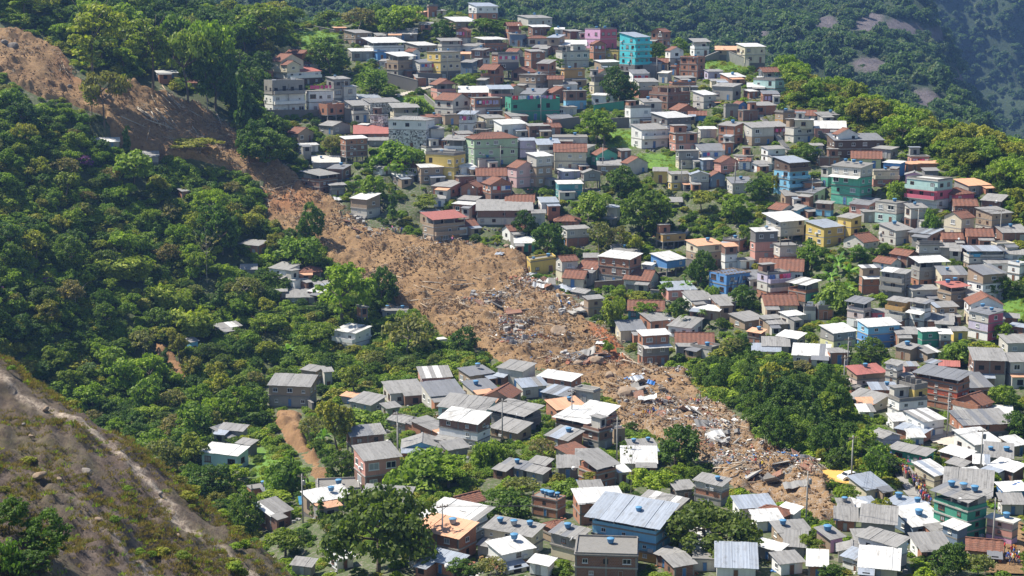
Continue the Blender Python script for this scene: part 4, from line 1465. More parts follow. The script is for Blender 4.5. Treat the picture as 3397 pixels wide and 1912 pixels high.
# ------------------------------------------------------------------ the landslide: a finer, lumpy sheet
def sheet(name, poly, step, lift, rough, mat, label, lump=1.0, red=0.0, edge=10.0):
    P = np.array([ground(u, v) for u, v in poly if v > -60])
    x0, x1, y0, y1 = P[:, 0].min() - 6, P[:, 0].max() + 6, P[:, 1].min() - 6, P[:, 1].max() + 6
    nx, ny = int((x1 - x0) / step) + 1, int((y1 - y0) / step) + 1
    X, Y = np.meshgrid(x0 + step * np.arange(nx), y0 + step * np.arange(ny))
    Z = gz(X, Y)
    U, V, _ = proj(X, Y, gz(X, Y, GZ0))
    d = poly_dist(U, V, poly)
    sgn = np.where(in_poly(U, V, poly), d, -d)
    wob = 14 * fbm(X / 5, Y / 5, 3, 5)
    sgn = sgn + wob * min(1.0, edge / 10)
    k = np.clip(sgn / edge, 0, 1)
    # furrows run down the fall line, from the scar to the toe
    fl = (X * 0.80 - Y * 0.60)
    ac = (X * 0.60 + Y * 0.80)
    h = 2.6 * fbm(X / 14, Y / 14, 4, 21) + 1.5 * np.abs(fbm(ac / 4.5, fl / 18, 4, 31)) + 0.8 * fbm(X / 4.2, Y / 4.2, 3, 41) + 0.75 * np.abs(fbm(X / 1.7, Y / 1.7, 3, 44)) * (0.4 + 1.6 * np.clip(fbm(X / 16, Y / 16, 2, 47) + 0.4, 0, 1))
    big = np.maximum(0, fbm(X / 3.2, Y / 3.2, 3, 51) - 0.20) * 4.0
    Zs = Z + lift - 0.9 * (1 - k) + k * lump * (h * rough + big * rough)
    keep = sgn > -3
    ok = keep[:-1, :-1] & keep[1:, :-1] & keep[:-1, 1:] & keep[1:, 1:]
    i = (np.arange(ny - 1)[:, None] * nx + np.arange(nx - 1)[None])[ok]
    Fc = np.stack([i, i + 1, i + 1 + nx, i + nx], -1)
    used = np.unique(Fc)
    mp = np.full(nx * ny, -1)
    mp[used] = np.arange(len(used))
    VV = np.stack([X, Y, Zs], -1).reshape(-1, 3)[used]
    me = mesh_fast(name, VV, mp[Fc], mat, False)
    col = np.zeros((len(used), 4), np.float32)
    uu, vv = U.reshape(-1)[used], V.reshape(-1)[used]
    r = np.zeros(len(used))
    if red:
        r[:] = red
    rd = in_poly(uu, vv, SLIP4)
    r = np.maximum(r, np.where(rd, np.clip(poly_dist(uu, vv, SLIP4) / 30 + 0.2, 0, 1), 0))
    r = np.maximum(r, 0.55 * np.clip(1 - np.hypot((uu - 950) / 150, (vv - 660) / 60), 0, 1))
    r = np.maximum(r, 0.6 * np.clip(1 - np.hypot((uu - 330) / 160, (vv - 210) / 90), 0, 1))
    rub = np.clip((vv - 1180) / 220, 0, 1) * np.clip((uu - 1850) / 250, 0, 1) + 0.35 * np.clip(1 - np.abs(uu - 1750) / 350, 0, 1) * np.clip(1 - np.abs(vv - 1020) / 200, 0, 1)
    col[:, 0], col[:, 1], col[:, 3] = r, rub, 1
    ca = me.color_attributes.new('cover', 'FLOAT_COLOR', 'POINT')
    ca.data.foreach_set('color', col.reshape(-1))
    o = tag(link(bpy.data.objects.new(name, me)), label, kind='structure')
    grid = dict(x0=x0, y0=y0, step=step, Z=Zs, keep=keep & (k > 0.3), nx=nx, ny=ny)
    return o, grid


_, SG = sheet('landslide_scar', SLIDE, 0.42, 0.55, 0.9, M_EARTH, 'raw brown earth of the long landslide down the hillside')
sheet('bare_earth', SLIP1, 0.45, 0.45, 1.0, M_EARTH, 'small ochre slip below the dented grey-roofed house', red=0.12, edge=24)
sheet('bare_earth', SLIP2, 0.8, 0.45, 0.5, M_EARTH, 'thin earth slip among the trees', red=0.2, edge=8)
sheet('bare_earth', SLIP3, 0.6, 0.45, 0.4, M_EARTH, 'red earth cut beside the concrete path', red=0.8, edge=6)


def slide_z(x, y):
    i = np.clip(((np.asarray(x, float) - SG['x0']) / SG['step']).astype(int), 0, SG['nx'] - 1)
    j = np.clip(((np.asarray(y, float) - SG['y0']) / SG['step']).astype(int), 0, SG['ny'] - 1)
    return np.where(SG['keep'][j, i], SG['Z'][j, i], np.nan)


def top_z(x, y):
    s = slide_z(x, y)
    return np.where(np.isnan(s), gz(x, y), s)


def patch(name, poly, mat, label, lift, step=1.0):
    """a paved sheet draped a little above the ground"""
    P = np.array([ground(u, v) for u, v in poly])
    x0, x1, y0, y1 = P[:, 0].min() - 1, P[:, 0].max() + 1, P[:, 1].min() - 1, P[:, 1].max() + 1
    nx, ny = int((x1 - x0) / step) + 2, int((y1 - y0) / step) + 2
    X, Y = np.meshgrid(x0 + step * np.arange(nx), y0 + step * np.arange(ny))
    base = gz(X, Y, GZ0)
    U, V, _ = proj(X, Y, base)
    keep = in_poly(U, V, poly)
    ok = keep[:-1, :-1] & keep[1:, :-1] & keep[:-1, 1:] & keep[1:, 1:]
    i = (np.arange(ny - 1)[:, None] * nx + np.arange(nx - 1)[None])[ok]
    if len(i) == 0:
        return None
    Fc = np.stack([i, i + 1, i + 1 + nx, i + nx], -1)
    used = np.unique(Fc)
    mp = np.full(nx * ny, -1)
    mp[used] = np.arange(len(used))
    VV = np.stack([X, Y, np.maximum(base, gz(X, Y)) + lift], -1).reshape(-1, 3)[used]
    me = mesh_fast(name, VV, mp[Fc], mat, True)
    return tag(link(bpy.data.objects.new(name, me)), label, kind='structure')


M_ASPH = mat_plain('worn concrete paving', (0.30, 0.285, 0.265), 0.9, 0, 0.35, 0.6)
M_SAND = mat_plain('ochre yard surface', (0.62, 0.37, 0.09), 0.9, 0, 0.12, 0.4)
M_PLAZA = mat_plain('pale concrete yard', (0.50, 0.45, 0.38), 0.9, 0, 0.2, 0.5)
patch('yard', YARD, M_SAND, 'ochre yellow yard at the foot of the landslide', 0.5, 0.6)
patch('yard', PLAZA, M_PLAZA, 'pale concrete yard before the very long brick building', 0.25, 0.7)
patch('street', STREET, M_ASPH, 'steep grey street crowded with people', 0.3, 0.6)
patch('path', PATH, M_ASPH, 'narrow concrete ramp under the burnt shell', 0.3, 0.6)
patch('path', PATH2, M_PLAZA, 'pale ramp climbing below the yellow-sided house', 0.3, 0.8)
patch('road', ROAD, M_ASPH, 'curving grey road among the upper houses', 0.25, 0.8)
patch('street', BOTTOMSTREET, M_EARTH, 'muddy brown street at the bottom edge', 0.3, 0.8)

# ------------------------------------------------------------------ near rock slope at the bottom edge
ROCK_EDGE = [(-300, 1030, 205), (-120, 1130, 200), (0, 1215, 196), (120, 1300, 193), (250, 1385, 190), (400, 1490, 187), (520, 1590, 184), (640, 1700, 181), (760, 1800, 178), (860, 1890, 175), (960, 1990, 172), (1060, 2090, 170)]
RC = list(ROCK_EDGE)
for u, v, d in ROCK_EDGE[1:]:
    RC.append((u - 170, v + 130, d - 16))
    RC.append((u - 380, v + 330, d - 36))
    RC.append((u - 560, v + 620, d - 58))
RPTS = ctrl(RC)
EP = ctrl(ROCK_EDGE)
for x, y, z in EP:
    RPTS.append((x + 5.5, y + 4.5, z - 6.0))
    RPTS.append((x + 12, y + 10, z - 17.0))
RT = TPS(RPTS, lam=1.0)
RST = 0.45
X, Y = np.meshgrid(np.arange(-92, -2, RST), np.arange(88, 226, RST))
U, V, _ = proj(X, Y, RT(X, Y))
Z = RT(X, Y)
edge_u = np.array([e[0] for e in ROCK_EDGE], float)
edge_xy = np.array([(p[0], p[1]) for p in EP])
# signed distance on the plan from the crest line, positive on the near side
A = edge_xy[:-1]
B = edge_xy[1:]
best = np.full(X.shape, 1e9)
sg = np.zeros(X.shape)
for (ax, ay), (bx, by) in zip(A, B):
    dx, dy = bx - ax, by - ay
    t = np.clip(((X - ax) * dx + (Y - ay) * dy) / (dx * dx + dy * dy), 0, 1)
    dd = np.hypot(X - ax - t * dx, Y - ay - t * dy)
    cr = dx * (Y - ay) - dy * (X - ax)
    m = dd < best
    best = np.where(m, dd, best)
    sg = np.where(m, np.where(cr < 0, dd, -dd), sg)
fl = X * 0.35 - Y * 0.94
ac = X * 0.94 + Y * 0.35
Z = Z + 2.2 * np.clip(np.abs(sg) / 14, 0.35, 1) * fbm(X / 9, Y / 9, 4, 61) + 1.3 * np.abs(fbm(ac / 2.6, fl / 9, 4, 63)) + 0.9 * np.abs(fbm(X / 1.6, Y / 1.6, 3, 65)) + 1.1 * np.maximum(0, fbm(X / 4, Y / 4, 3, 67) - 0.15)
ny, nx = X.shape
keep = sg > -12
ok = keep[:-1, :-1] & keep[1:, :-1] & keep[:-1, 1:] & keep[1:, 1:]
i = (np.arange(ny - 1)[:, None] * nx + np.arange(nx - 1)[None])[ok]
Fc = np.stack([i, i + 1, i + 1 + nx, i + nx], -1)
used = np.unique(Fc)
mp = np.full(nx * ny, -1)
mp[used] = np.arange(len(used))
col = np.zeros((ny, nx, 4), np.float32)
w1 = fbm(X / 7, Y / 7, 3, 71) * 3
s2 = sg + w1
col[..., 0] = np.clip(1.25 - np.abs(s2 - 3.6) / (0.9 + 0.9 * np.clip(fbm(X / 6, Y / 6, 2, 73) + 0.5, 0, 1)), 0, 1) + np.clip(1 - np.abs(s2 - 17 - 4 * fbm(X / 15, Y / 15, 2, 5)) / 2.2, 0, 1) * np.clip((X + 48) / 12, 0, 1)    # pale bare granite ribs
col[..., 1] = np.clip(fbm(X / 6, Y / 6, 4, 77) * 2.2 + 0.35, 0, 1)     # dry grass
col[..., 3] = 1
m, nt, b = new_mat('granite with thin soil')
at = N(nt, 'ShaderNodeAttribute', attribute_name='cover')
sep = nt.nodes.new('ShaderNodeSeparateColor')
L(nt, at.outputs['Color'], sep.inputs[0])
vec = coords(nt, (1.0, 0.45, 0.6))
n1, n2, n3 = noise(nt, vec, 0.35, 6, 0.75), noise(nt, vec, 1.7, 6, 0.8), noise(nt, vec, 6.0, 4, 0.8)
c = mixc(nt, ramp(nt, n1, [(0.38, 0.0), (0.62, 1.0)]), (0.125, 0.082, 0.056), (0.165, 0.125, 0.10))
c = mixc(nt, ramp(nt, n2, [(0.40, 0.0), (0.66, 1.0)]), c, (0.062, 0.041, 0.03))
g = mixc(nt, ramp(nt, n3, [(0.35, 0.0), (0.7, 1.0)]), (0.075, 0.075, 0.026), (0.19, 0.15, 0.072))
gf = N(nt, 'ShaderNodeMath', operation='MULTIPLY')
L(nt, sep.outputs[1], gf.inputs[0])
L(nt, ramp(nt, n2, [(0.35, 1.0), (0.62, 0.0)]), gf.inputs[1])
c = mixc(nt, gf.outputs[0], c, g)
pale = mixc(nt, ramp(nt, n2, [(0.4, 0.0), (0.65, 1.0)]), (0.52, 0.43, 0.335), (0.24, 0.17, 0.125))
pf = N(nt, 'ShaderNodeMath', operation='MULTIPLY')
L(nt, sep.outputs[0], pf.inputs[0])
L(nt, ramp(nt, n2, [(0.42, 1.0), (0.70, 0.15)]), pf.inputs[1])
c = mixc(nt, pf.outputs[0], c, pale)
L(nt, c, b.inputs['Base Color'])
b.inputs['Roughness'].default_value = 0.9
bump(nt, mixc(nt, 0.5, n2, n3), 0.9, 0.5, b)
me = mesh_fast('rock_slope', np.stack([X, Y, Z], -1).reshape(-1, 3)[used], mp[Fc], m, False)
ca = me.color_attributes.new('cover', 'FLOAT_COLOR', 'POINT')
ca.data.foreach_set('color', col.reshape(-1, 4)[used].reshape(-1))
tag(link(bpy.data.objects.new('rock_slope', me)), 'bare rock slope with dry grass falling towards the town', kind='structure')
RX0, RY0, RZ, RSG = X[0, 0], Y[0, 0], Z, sg


def rock_z(x, y):
    i = np.clip(((np.asarray(x, float) - RX0) / RST).astype(int), 0, nx_r - 1)
    j = np.clip(((np.asarray(y, float) - RY0) / RST).astype(int), 0, ny_r - 1)
    return RZ[j, i], RSG[j, i]


nx_r, ny_r = nx, ny

# ------------------------------------------------------------------ the far mountain and the shaded cliff behind it
FM = ctrl([(-300, 60, 880), (200, 40, 880), (600, 60, 880), (1000, 110, 860), (1600, 180, 850), (2200, 300, 840), (2700, 430, 830), (3000, 520, 800), (3300, 610, 790),
           (-300, -100, 1080), (600, -90, 1080), (1000, -60, 1060), (1600, -20, 1030), (2200, 100, 1000), (2600, 220, 970), (2900, 320, 940), (3150, 410, 905), (3290, 475, 880),
           (600, -300, 1300), (1600, -200, 1250), (2200, -60, 1190), (2600, 60, 1150), (2900, 170, 1090), (3060, 260, 1030), (3160, 330, 960),
           (1600, -420, 1480), (2300, -250, 1400), (2700, -90, 1330), (2930, 30, 1250), (3060, 120, 1180), (3110, 210, 1090),
           (2500, -480, 1600), (2850, -200, 1450), (3000, -60, 1360), (3080, 20, 1260)])
for u, v, d in [(3000, -150, 1420), (3110, 0, 1270), (3140, 110, 1190), (3165, 210, 1090), (3205, 300, 1000), (3265, 375, 935), (3325, 441, 900), (3370, 490, 880), (3420, 570, 840)]:
    r = raydir(u, v)
    p = r / np.linalg.norm(r) * d
    FM.append((p[0] + 45, p[1] + 40, p[2] + CZ - 95))
    FM.append((p[0] + 110, p[1] + 60, p[2] + CZ - 190))
FT = TPS(FM, lam=50.0)
st2 = 4.0
X, Y = np.meshgrid(np.arange(-420, 640, st2), np.arange(700, 1620, st2))
Z = FT(X, Y) + 14 * fbm(X / 90, Y / 90, 4, 81) + 4 * fbm(X / 18, Y / 18, 3, 83)
Z = np.where(Z > 150, 150 + 45 * np.tanh((Z - 150) / 45), Z)          # the mountain rounds off into its summit ridge
FU, FV, _ = proj(X, Y, Z)
rocks = [(2735, 90, 50, 32), (2880, 80, 45, 40), (2990, 95, 55, 30), (2870, 215, 50, 22), (3075, 335, 60, 36), (2510, 118, 40, 16), (3110, 110, 40, 26), (3215, 190, 26, 60), (3270, 100, 22, 60), (2640, 130, 20, 12), (3190, 270, 24, 36)]
rk = np.zeros(X.shape)
for u, v, a, b_ in rocks:
    rk = np.maximum(rk, 1.25 - np.hypot((FU - u) / a, (FV - v) / b_) + 0.9 * fbm(X / 14, Y / 14, 3, 85))
rk = np.clip(rk * 2.5, 0, 1)
FROCK = rk
ny, nx = X.shape
i = (np.arange(ny - 1)[:, None] * nx + np.arange(nx - 1)[None]).ravel()
m, nt, b = new_mat('mountain ground')
at = N(nt, 'ShaderNodeAttribute', attribute_name='cover')
n1, n2 = noise(nt, coords(nt, (1, 1, 0.25)), 0.06, 6, 0.75), noise(nt, coords(nt), 0.4, 5, 0.8)
rock = mixc(nt, ramp(nt, n1, [(0.35, 0.0), (0.65, 1.0)]), (0.075, 0.062, 0.066), (0.19, 0.16, 0.16))
green = mixc(nt, ramp(nt, n2, [(0.35, 0.0), (0.65, 1.0)]), (0.018, 0.036, 0.014), (0.05, 0.08, 0.025))
L(nt, mixc(nt, at.outputs['Fac'], green, rock), b.inputs['Base Color'])
b.inputs['Roughness'].default_value = 0.9
bump(nt, n2, 0.8, 3.0, b)
M_MOUNT = m
me = mesh_fast('mountain', np.stack([X, Y, Z], -1).reshape(-1, 3), np.stack([i, i + 1, i + 1 + nx, i + nx], -1), M_MOUNT, True)
ca = me.color_attributes.new('cover', 'FLOAT_COLOR', 'POINT')
cc = np.ones((ny * nx, 4), np.float32)
cc[:, :3] = rk.reshape(-1, 1)
ca.data.foreach_set('color', cc.reshape(-1))
tag(link(bpy.data.objects.new('mountain', me)), 'forested mountain beyond the ridge with bare granite faces', kind='structure')
FX, FY, FZ = X, Y, Z

# cliff: a tall granite wall farther back, its face turned away from the sun
t = np.linspace(0, 1, 180)
hgt = np.linspace(0, 1, 110)
Tt, Hh = np.meshgrid(t, hgt)
X = 150 + 1000 * Tt
Y = 1750 - 300 * Tt + 200 * Hh ** 1.4 - 30 * np.abs(fbm(Tt * 14, Hh * 1.2, 4, 91)) * 2
Z = -260 + 450 * Hh + 12 * fbm(Tt * 8, Hh * 6, 3, 93)
Y = Y + 60 * fbm(Tt * 6, Hh * 2.5, 4, 97) + 18 * fbm(Tt * 30, Hh * 12, 3, 99)
CLX, CLY, CLZ = X, Y, Z
ny, nx = X.shape
i = (np.arange(ny - 1)[:, None] * nx + np.arange(nx - 1)[None]).ravel()
M_CLIFF = M_MOUNT
me = mesh_fast('cliff', np.stack([X, Y, Z], -1).reshape(-1, 3), np.stack([i, i + 1, i + 1 + nx, i + nx], -1), M_MOUNT, True)
ca = me.color_attributes.new('cover', 'FLOAT_COLOR', 'POINT')
cc = np.ones((ny * nx, 4), np.float32)
cc[:, :3] = np.clip(fbm(Tt * 20, Hh * 3, 3, 95) * 1.2 - 0.05, 0, 0.5).reshape(-1, 1)  # little pale rock: the cliff's shade is partly put into its colour
ca.data.foreach_set('color', cc.reshape(-1))
tag(link(bpy.data.objects.new('cliff', me)), 'shaded granite cliff across the valley behind the mountain', kind='structure')
# the valley floor in between, out to the horizon
mesh = MB()
mesh.quad((-2600, 60, -75), (2600, 60, -75), (3500, 6000, -110), (-3500, 6000, -110))
tag(mesh.build('valley_ground', M_GROUND), 'low valley ground far below', kind='structure')

# ------------------------------------------------------------------ houses
NUMW = {1: 'one storey', 2: 'two storey', 3: 'three storey', 4: 'four storey', 5: 'five storey', 6: 'six storey'}
USED = set()
LM = [(TU(t, u), TV(t, v), n) for t, u, v, n in LANDMARKS]


def relations(u, v, skip=45):
    c = []
    for lu, lv, n in LM:
        dx, dy = u - lu, v - lv
        d = math.hypot(dx, dy * 1.3)
        if d < skip:
            continue
        w = ('below' if dy > 0 else 'above') if abs(dy) * 1.5 > abs(dx) else ('right of' if dx > 0 else 'left of')
        far = 'just ' if d < 190 else '' if d < 480 else 'far '
        if far == 'far ' and w in ('below', 'above'):
            far = 'well '
        c.append((d, f'{far}{w} {n}', n))
    c.sort()
    return c


def unique_label(core, u, v, skip=45, most=16, extra=''):
    """the look first, then where it stands; later candidates only when the earlier ones are taken"""
    rel = relations(u, v, skip)
    cand = []
    for d, r, n in rel[:3]:
        cand.append(f'{core}, {r}')
        if extra:
            cand.append(f'{core} {extra}, {r}')
    for (d1, r1, n1) in rel[:4]:
        for (d2, r2, n2) in rel[:5]:
            if n1 != n2:
                cand.append(f'{core}, between {n1} and {n2}')
    for d, r, n in rel[:6]:
        cand += [f'{core}, the larger one {r}', f'{core}, the upper one {r}', f'{core}, the lower one {r}']
    for s in cand:
        w = len(s.split())
        if s.lower() not in USED and w <= most:
            USED.add(s.lower())
            return s
    for s in cand:
        if s.lower() not in USED:
            s2 = ' '.join(s.split()[:most])
            if s2.lower() not in USED:
                USED.add(s2.lower())
                return s2
    return ' '.join(cand[0].split()[:most])


def frame_mesh(name, w, h, mat, mull=True):
    b = MB()
    t = 0.09
    b.box(-w / 2, w / 2, -0.06, 0.0, 0, t)
    b.box(-w / 2, w / 2, -0.06, 0.0, h - t, h)
    b.box(-w / 2, -w / 2 + t, -0.06, 0.0, t, h - t)
    b.box(w / 2 - t, w / 2, -0.06, 0.0, t, h - t)
    if mull:
        b.box(-0.035, 0.035, -0.05, 0.0, t, h - t)
    b.box(-w / 2 - 0.1, w / 2 + 0.1, -0.12, 0.0, -0.1, 0.0)
    return b.data(name, mat)


def pane_mesh(name, w, h, mat):
    b = MB()
    b.box(-w / 2 + 0.02, w / 2 - 0.02, -0.02, -0.004, 0.02, h - 0.02)
    return b.data(name, mat)


ME_WIN = {(f, s): frame_mesh('window', *dim, M_WFRAME if f == 'w' else M_BFRAME) for f in 'wb' for s, dim in {'n': (1.3, 1.1), 's': (0.8, 0.75), 'l': (1.9, 1.25)}.items()}
ME_PANE = {s: pane_mesh('pane', *dim, M_GLASS) for s, dim in {'n': (1.3, 1.1), 's': (0.8, 0.75), 'l': (1.9, 1.25)}.items()}
ME_PANE2 = {s: [pane_mesh('pane', *dim, m_) for m_ in (M_GLASS, M_GLASS, M_CURTAIN, M_SHUTTER)] for s, dim in {'n': (1.3, 1.1), 's': (0.8, 0.75), 'l': (1.9, 1.25)}.items()}
ME_OPEN = pane_mesh('opening', 1.25, 1.3, M_DARK)  # flat dark pane; the unlit interior's shade is put into its colour
ME_DOOR = []
for mt in M_DOORS:
    b = MB()
    b.box(-0.45, 0.45, -0.05, 0, 0, 2.1, 0)
    b.box(-0.55, -0.45, -0.08, 0, 0, 2.2, 1)
    b.box(0.45, 0.55, -0.08, 0, 0, 2.2, 1)
    b.box(-0.45, 0.45, -0.08, 0, 2.1, 2.2, 1)
    ME_DOOR.append(b.data('door', [mt, M_CONC_L]))
b = MB()
b.lathe([(0.50, 0), (0.62, 0.25), (0.72, 0.85), (0.74, 0.9)], 12)
ME_TANK = b.data('water_tank', M_TANK, True)
ME_TANKG = b.data('water_tank', M_TANK2, True)
b = MB()
b.lathe([(0.80, 0.88), (0.80, 0.95), (0.66, 1.03), (0.2, 1.10), (0.02, 1.12)], 12)
ME_LID = b.data('lid', M_TANKLID, True)
b = MB()
b.lathe([(0.03, -0.16), (0.18, -0.14), (0.34, -0.06), (0.42, 0.03)], 12)
b.tube((0, 0, -0.14), (0, 0, 0.35), 0.02, 0.02, 4)
b.tube((0, 0.1, -0.15), (0, 0.35, -0.7), 0.03, 0.03, 4)
ME_DISH = b.data('satellite_dish', M_DISH, True)
b = MB()
b.box(-0.35, 0.35, -0.35, 0, 0, 0.45)
ME_AC = b.data('air_conditioner', M_DISH)
LAUNDRY = [mat_plain('cloth ' + n, c, 0.9) for n, c in (('pink', (0.75, 0.12, 0.28)), ('white', (0.8, 0.8, 0.8)), ('red', (0.6, 0.05, 0.06)), ('blue', (0.1, 0.2, 0.5)), ('lilac', (0.5, 0.4, 0.62)))]


def put(name, me, parent, loc, rz=0.0, sc=None):
    o = bpy.data.objects.new(name, me)
    COL.objects.link(o)
    o.parent = parent
    o.location = loc
    o.rotation_euler = (0, 0, rz)
    if sc:
        o.scale = sc
    return o


RECTS = []          # what the houses cover in the photograph, for keeping scattered plants off them
TANKS = []


def sheet_roof(h, root, ox, oy, x0, x1, y0, y1, z0, z1, mat, zx=0.0, far=False):
    """corrugated sheets laid side by side; z0 at y0, z1 at y1"""
    n = max(2, int(round((x1 - x0) / (1.15 if not far else 2.0))))
    w = (x1 - x0) / n
    th = 0.05
    # each sheet is a shallow corrugated strip
    def strip(b, xa, dz, ww):
        k = 5 if not far else 2
        pts = []
        for q in range(k + 1):
            pts.append((xa + ww * q / k, 0.022 if q % 2 else 0.0))
        for q in range(k):
            (xa0, a0), (xa1, a1) = pts[q], pts[q + 1]
            b.hexa([(xa0, y0, z0 + a0 + dz), (xa1, y0, z0 + a1 + dz), (xa1, y1, z1 + a1 + dz), (xa0, y1, z1 + a0 + dz),
                    (xa0, y0, z0 + a0 + dz + th), (xa1, y0, z0 + a1 + dz + th), (xa1, y1, z1 + a1 + dz + th), (xa0, y1, z1 + a0 + dz + th)])
    if far:
        b = MB()
        for k in range(n):
            strip(b, x0 + k * w + ox, RNG.uniform(0, 0.05), w)
        for i, v in enumerate(b.v):
            b.v[i] = (v[0], v[1] + oy, v[2])
        b.build('roof', mat, root)
        return
    b = MB()
    strip(b, 0.0, 0.0, w + 0.06)
    me = b.data('roof_sheet', mat)
    alt = None
    if mat in (ROOF['g'], ROOF['w'], ROOF['b'], ROOF['d']) and RNG.random() < 0.6:
        alt = me.copy()
        alt.materials[0] = ROOF[RNG.choice('gggddwb')]
    for k in range(n):
        o = put('roof_sheet', alt if alt and RNG.random() < 0.16 else me, root, (x0 + k * w + ox, oy + RNG.uniform(-0.06, 0.06), 0.022 * (k % 2) + RNG.uniform(0, 0.02)))
        o.rotation_euler = (RNG.uniform(-0.006, 0.006), 0, RNG.uniform(-0.006, 0.006))


def ribbed(b, P, n, up, m=0):
    """a roof slope of clay tile courses: P = eave start, eave end, ridge end, ridge start"""
    a, e, r, s = [Vector(p) for p in P]
    nv = (e - a).cross(s - a).normalized()
    if nv.z < 0:
        nv = -nv
    pts = []
    for k in range(n + 1):
        t = k / n
        o = nv * (0.10 if k % 2 else 0.02)
        pts.append((a.lerp(e, t) + o, s.lerp(r, t) + o))
    for k in range(n):
        b.quad(tuple(pts[k][0]), tuple(pts[k + 1][0]), tuple(pts[k + 1][1]), tuple(pts[k][1]), m=m)
    # thickness along the eave
    b.quad(tuple(a - nv * 0.1), tuple(e - nv * 0.1), tuple(e + nv * 0.06), tuple(a + nv * 0.06), m=m)


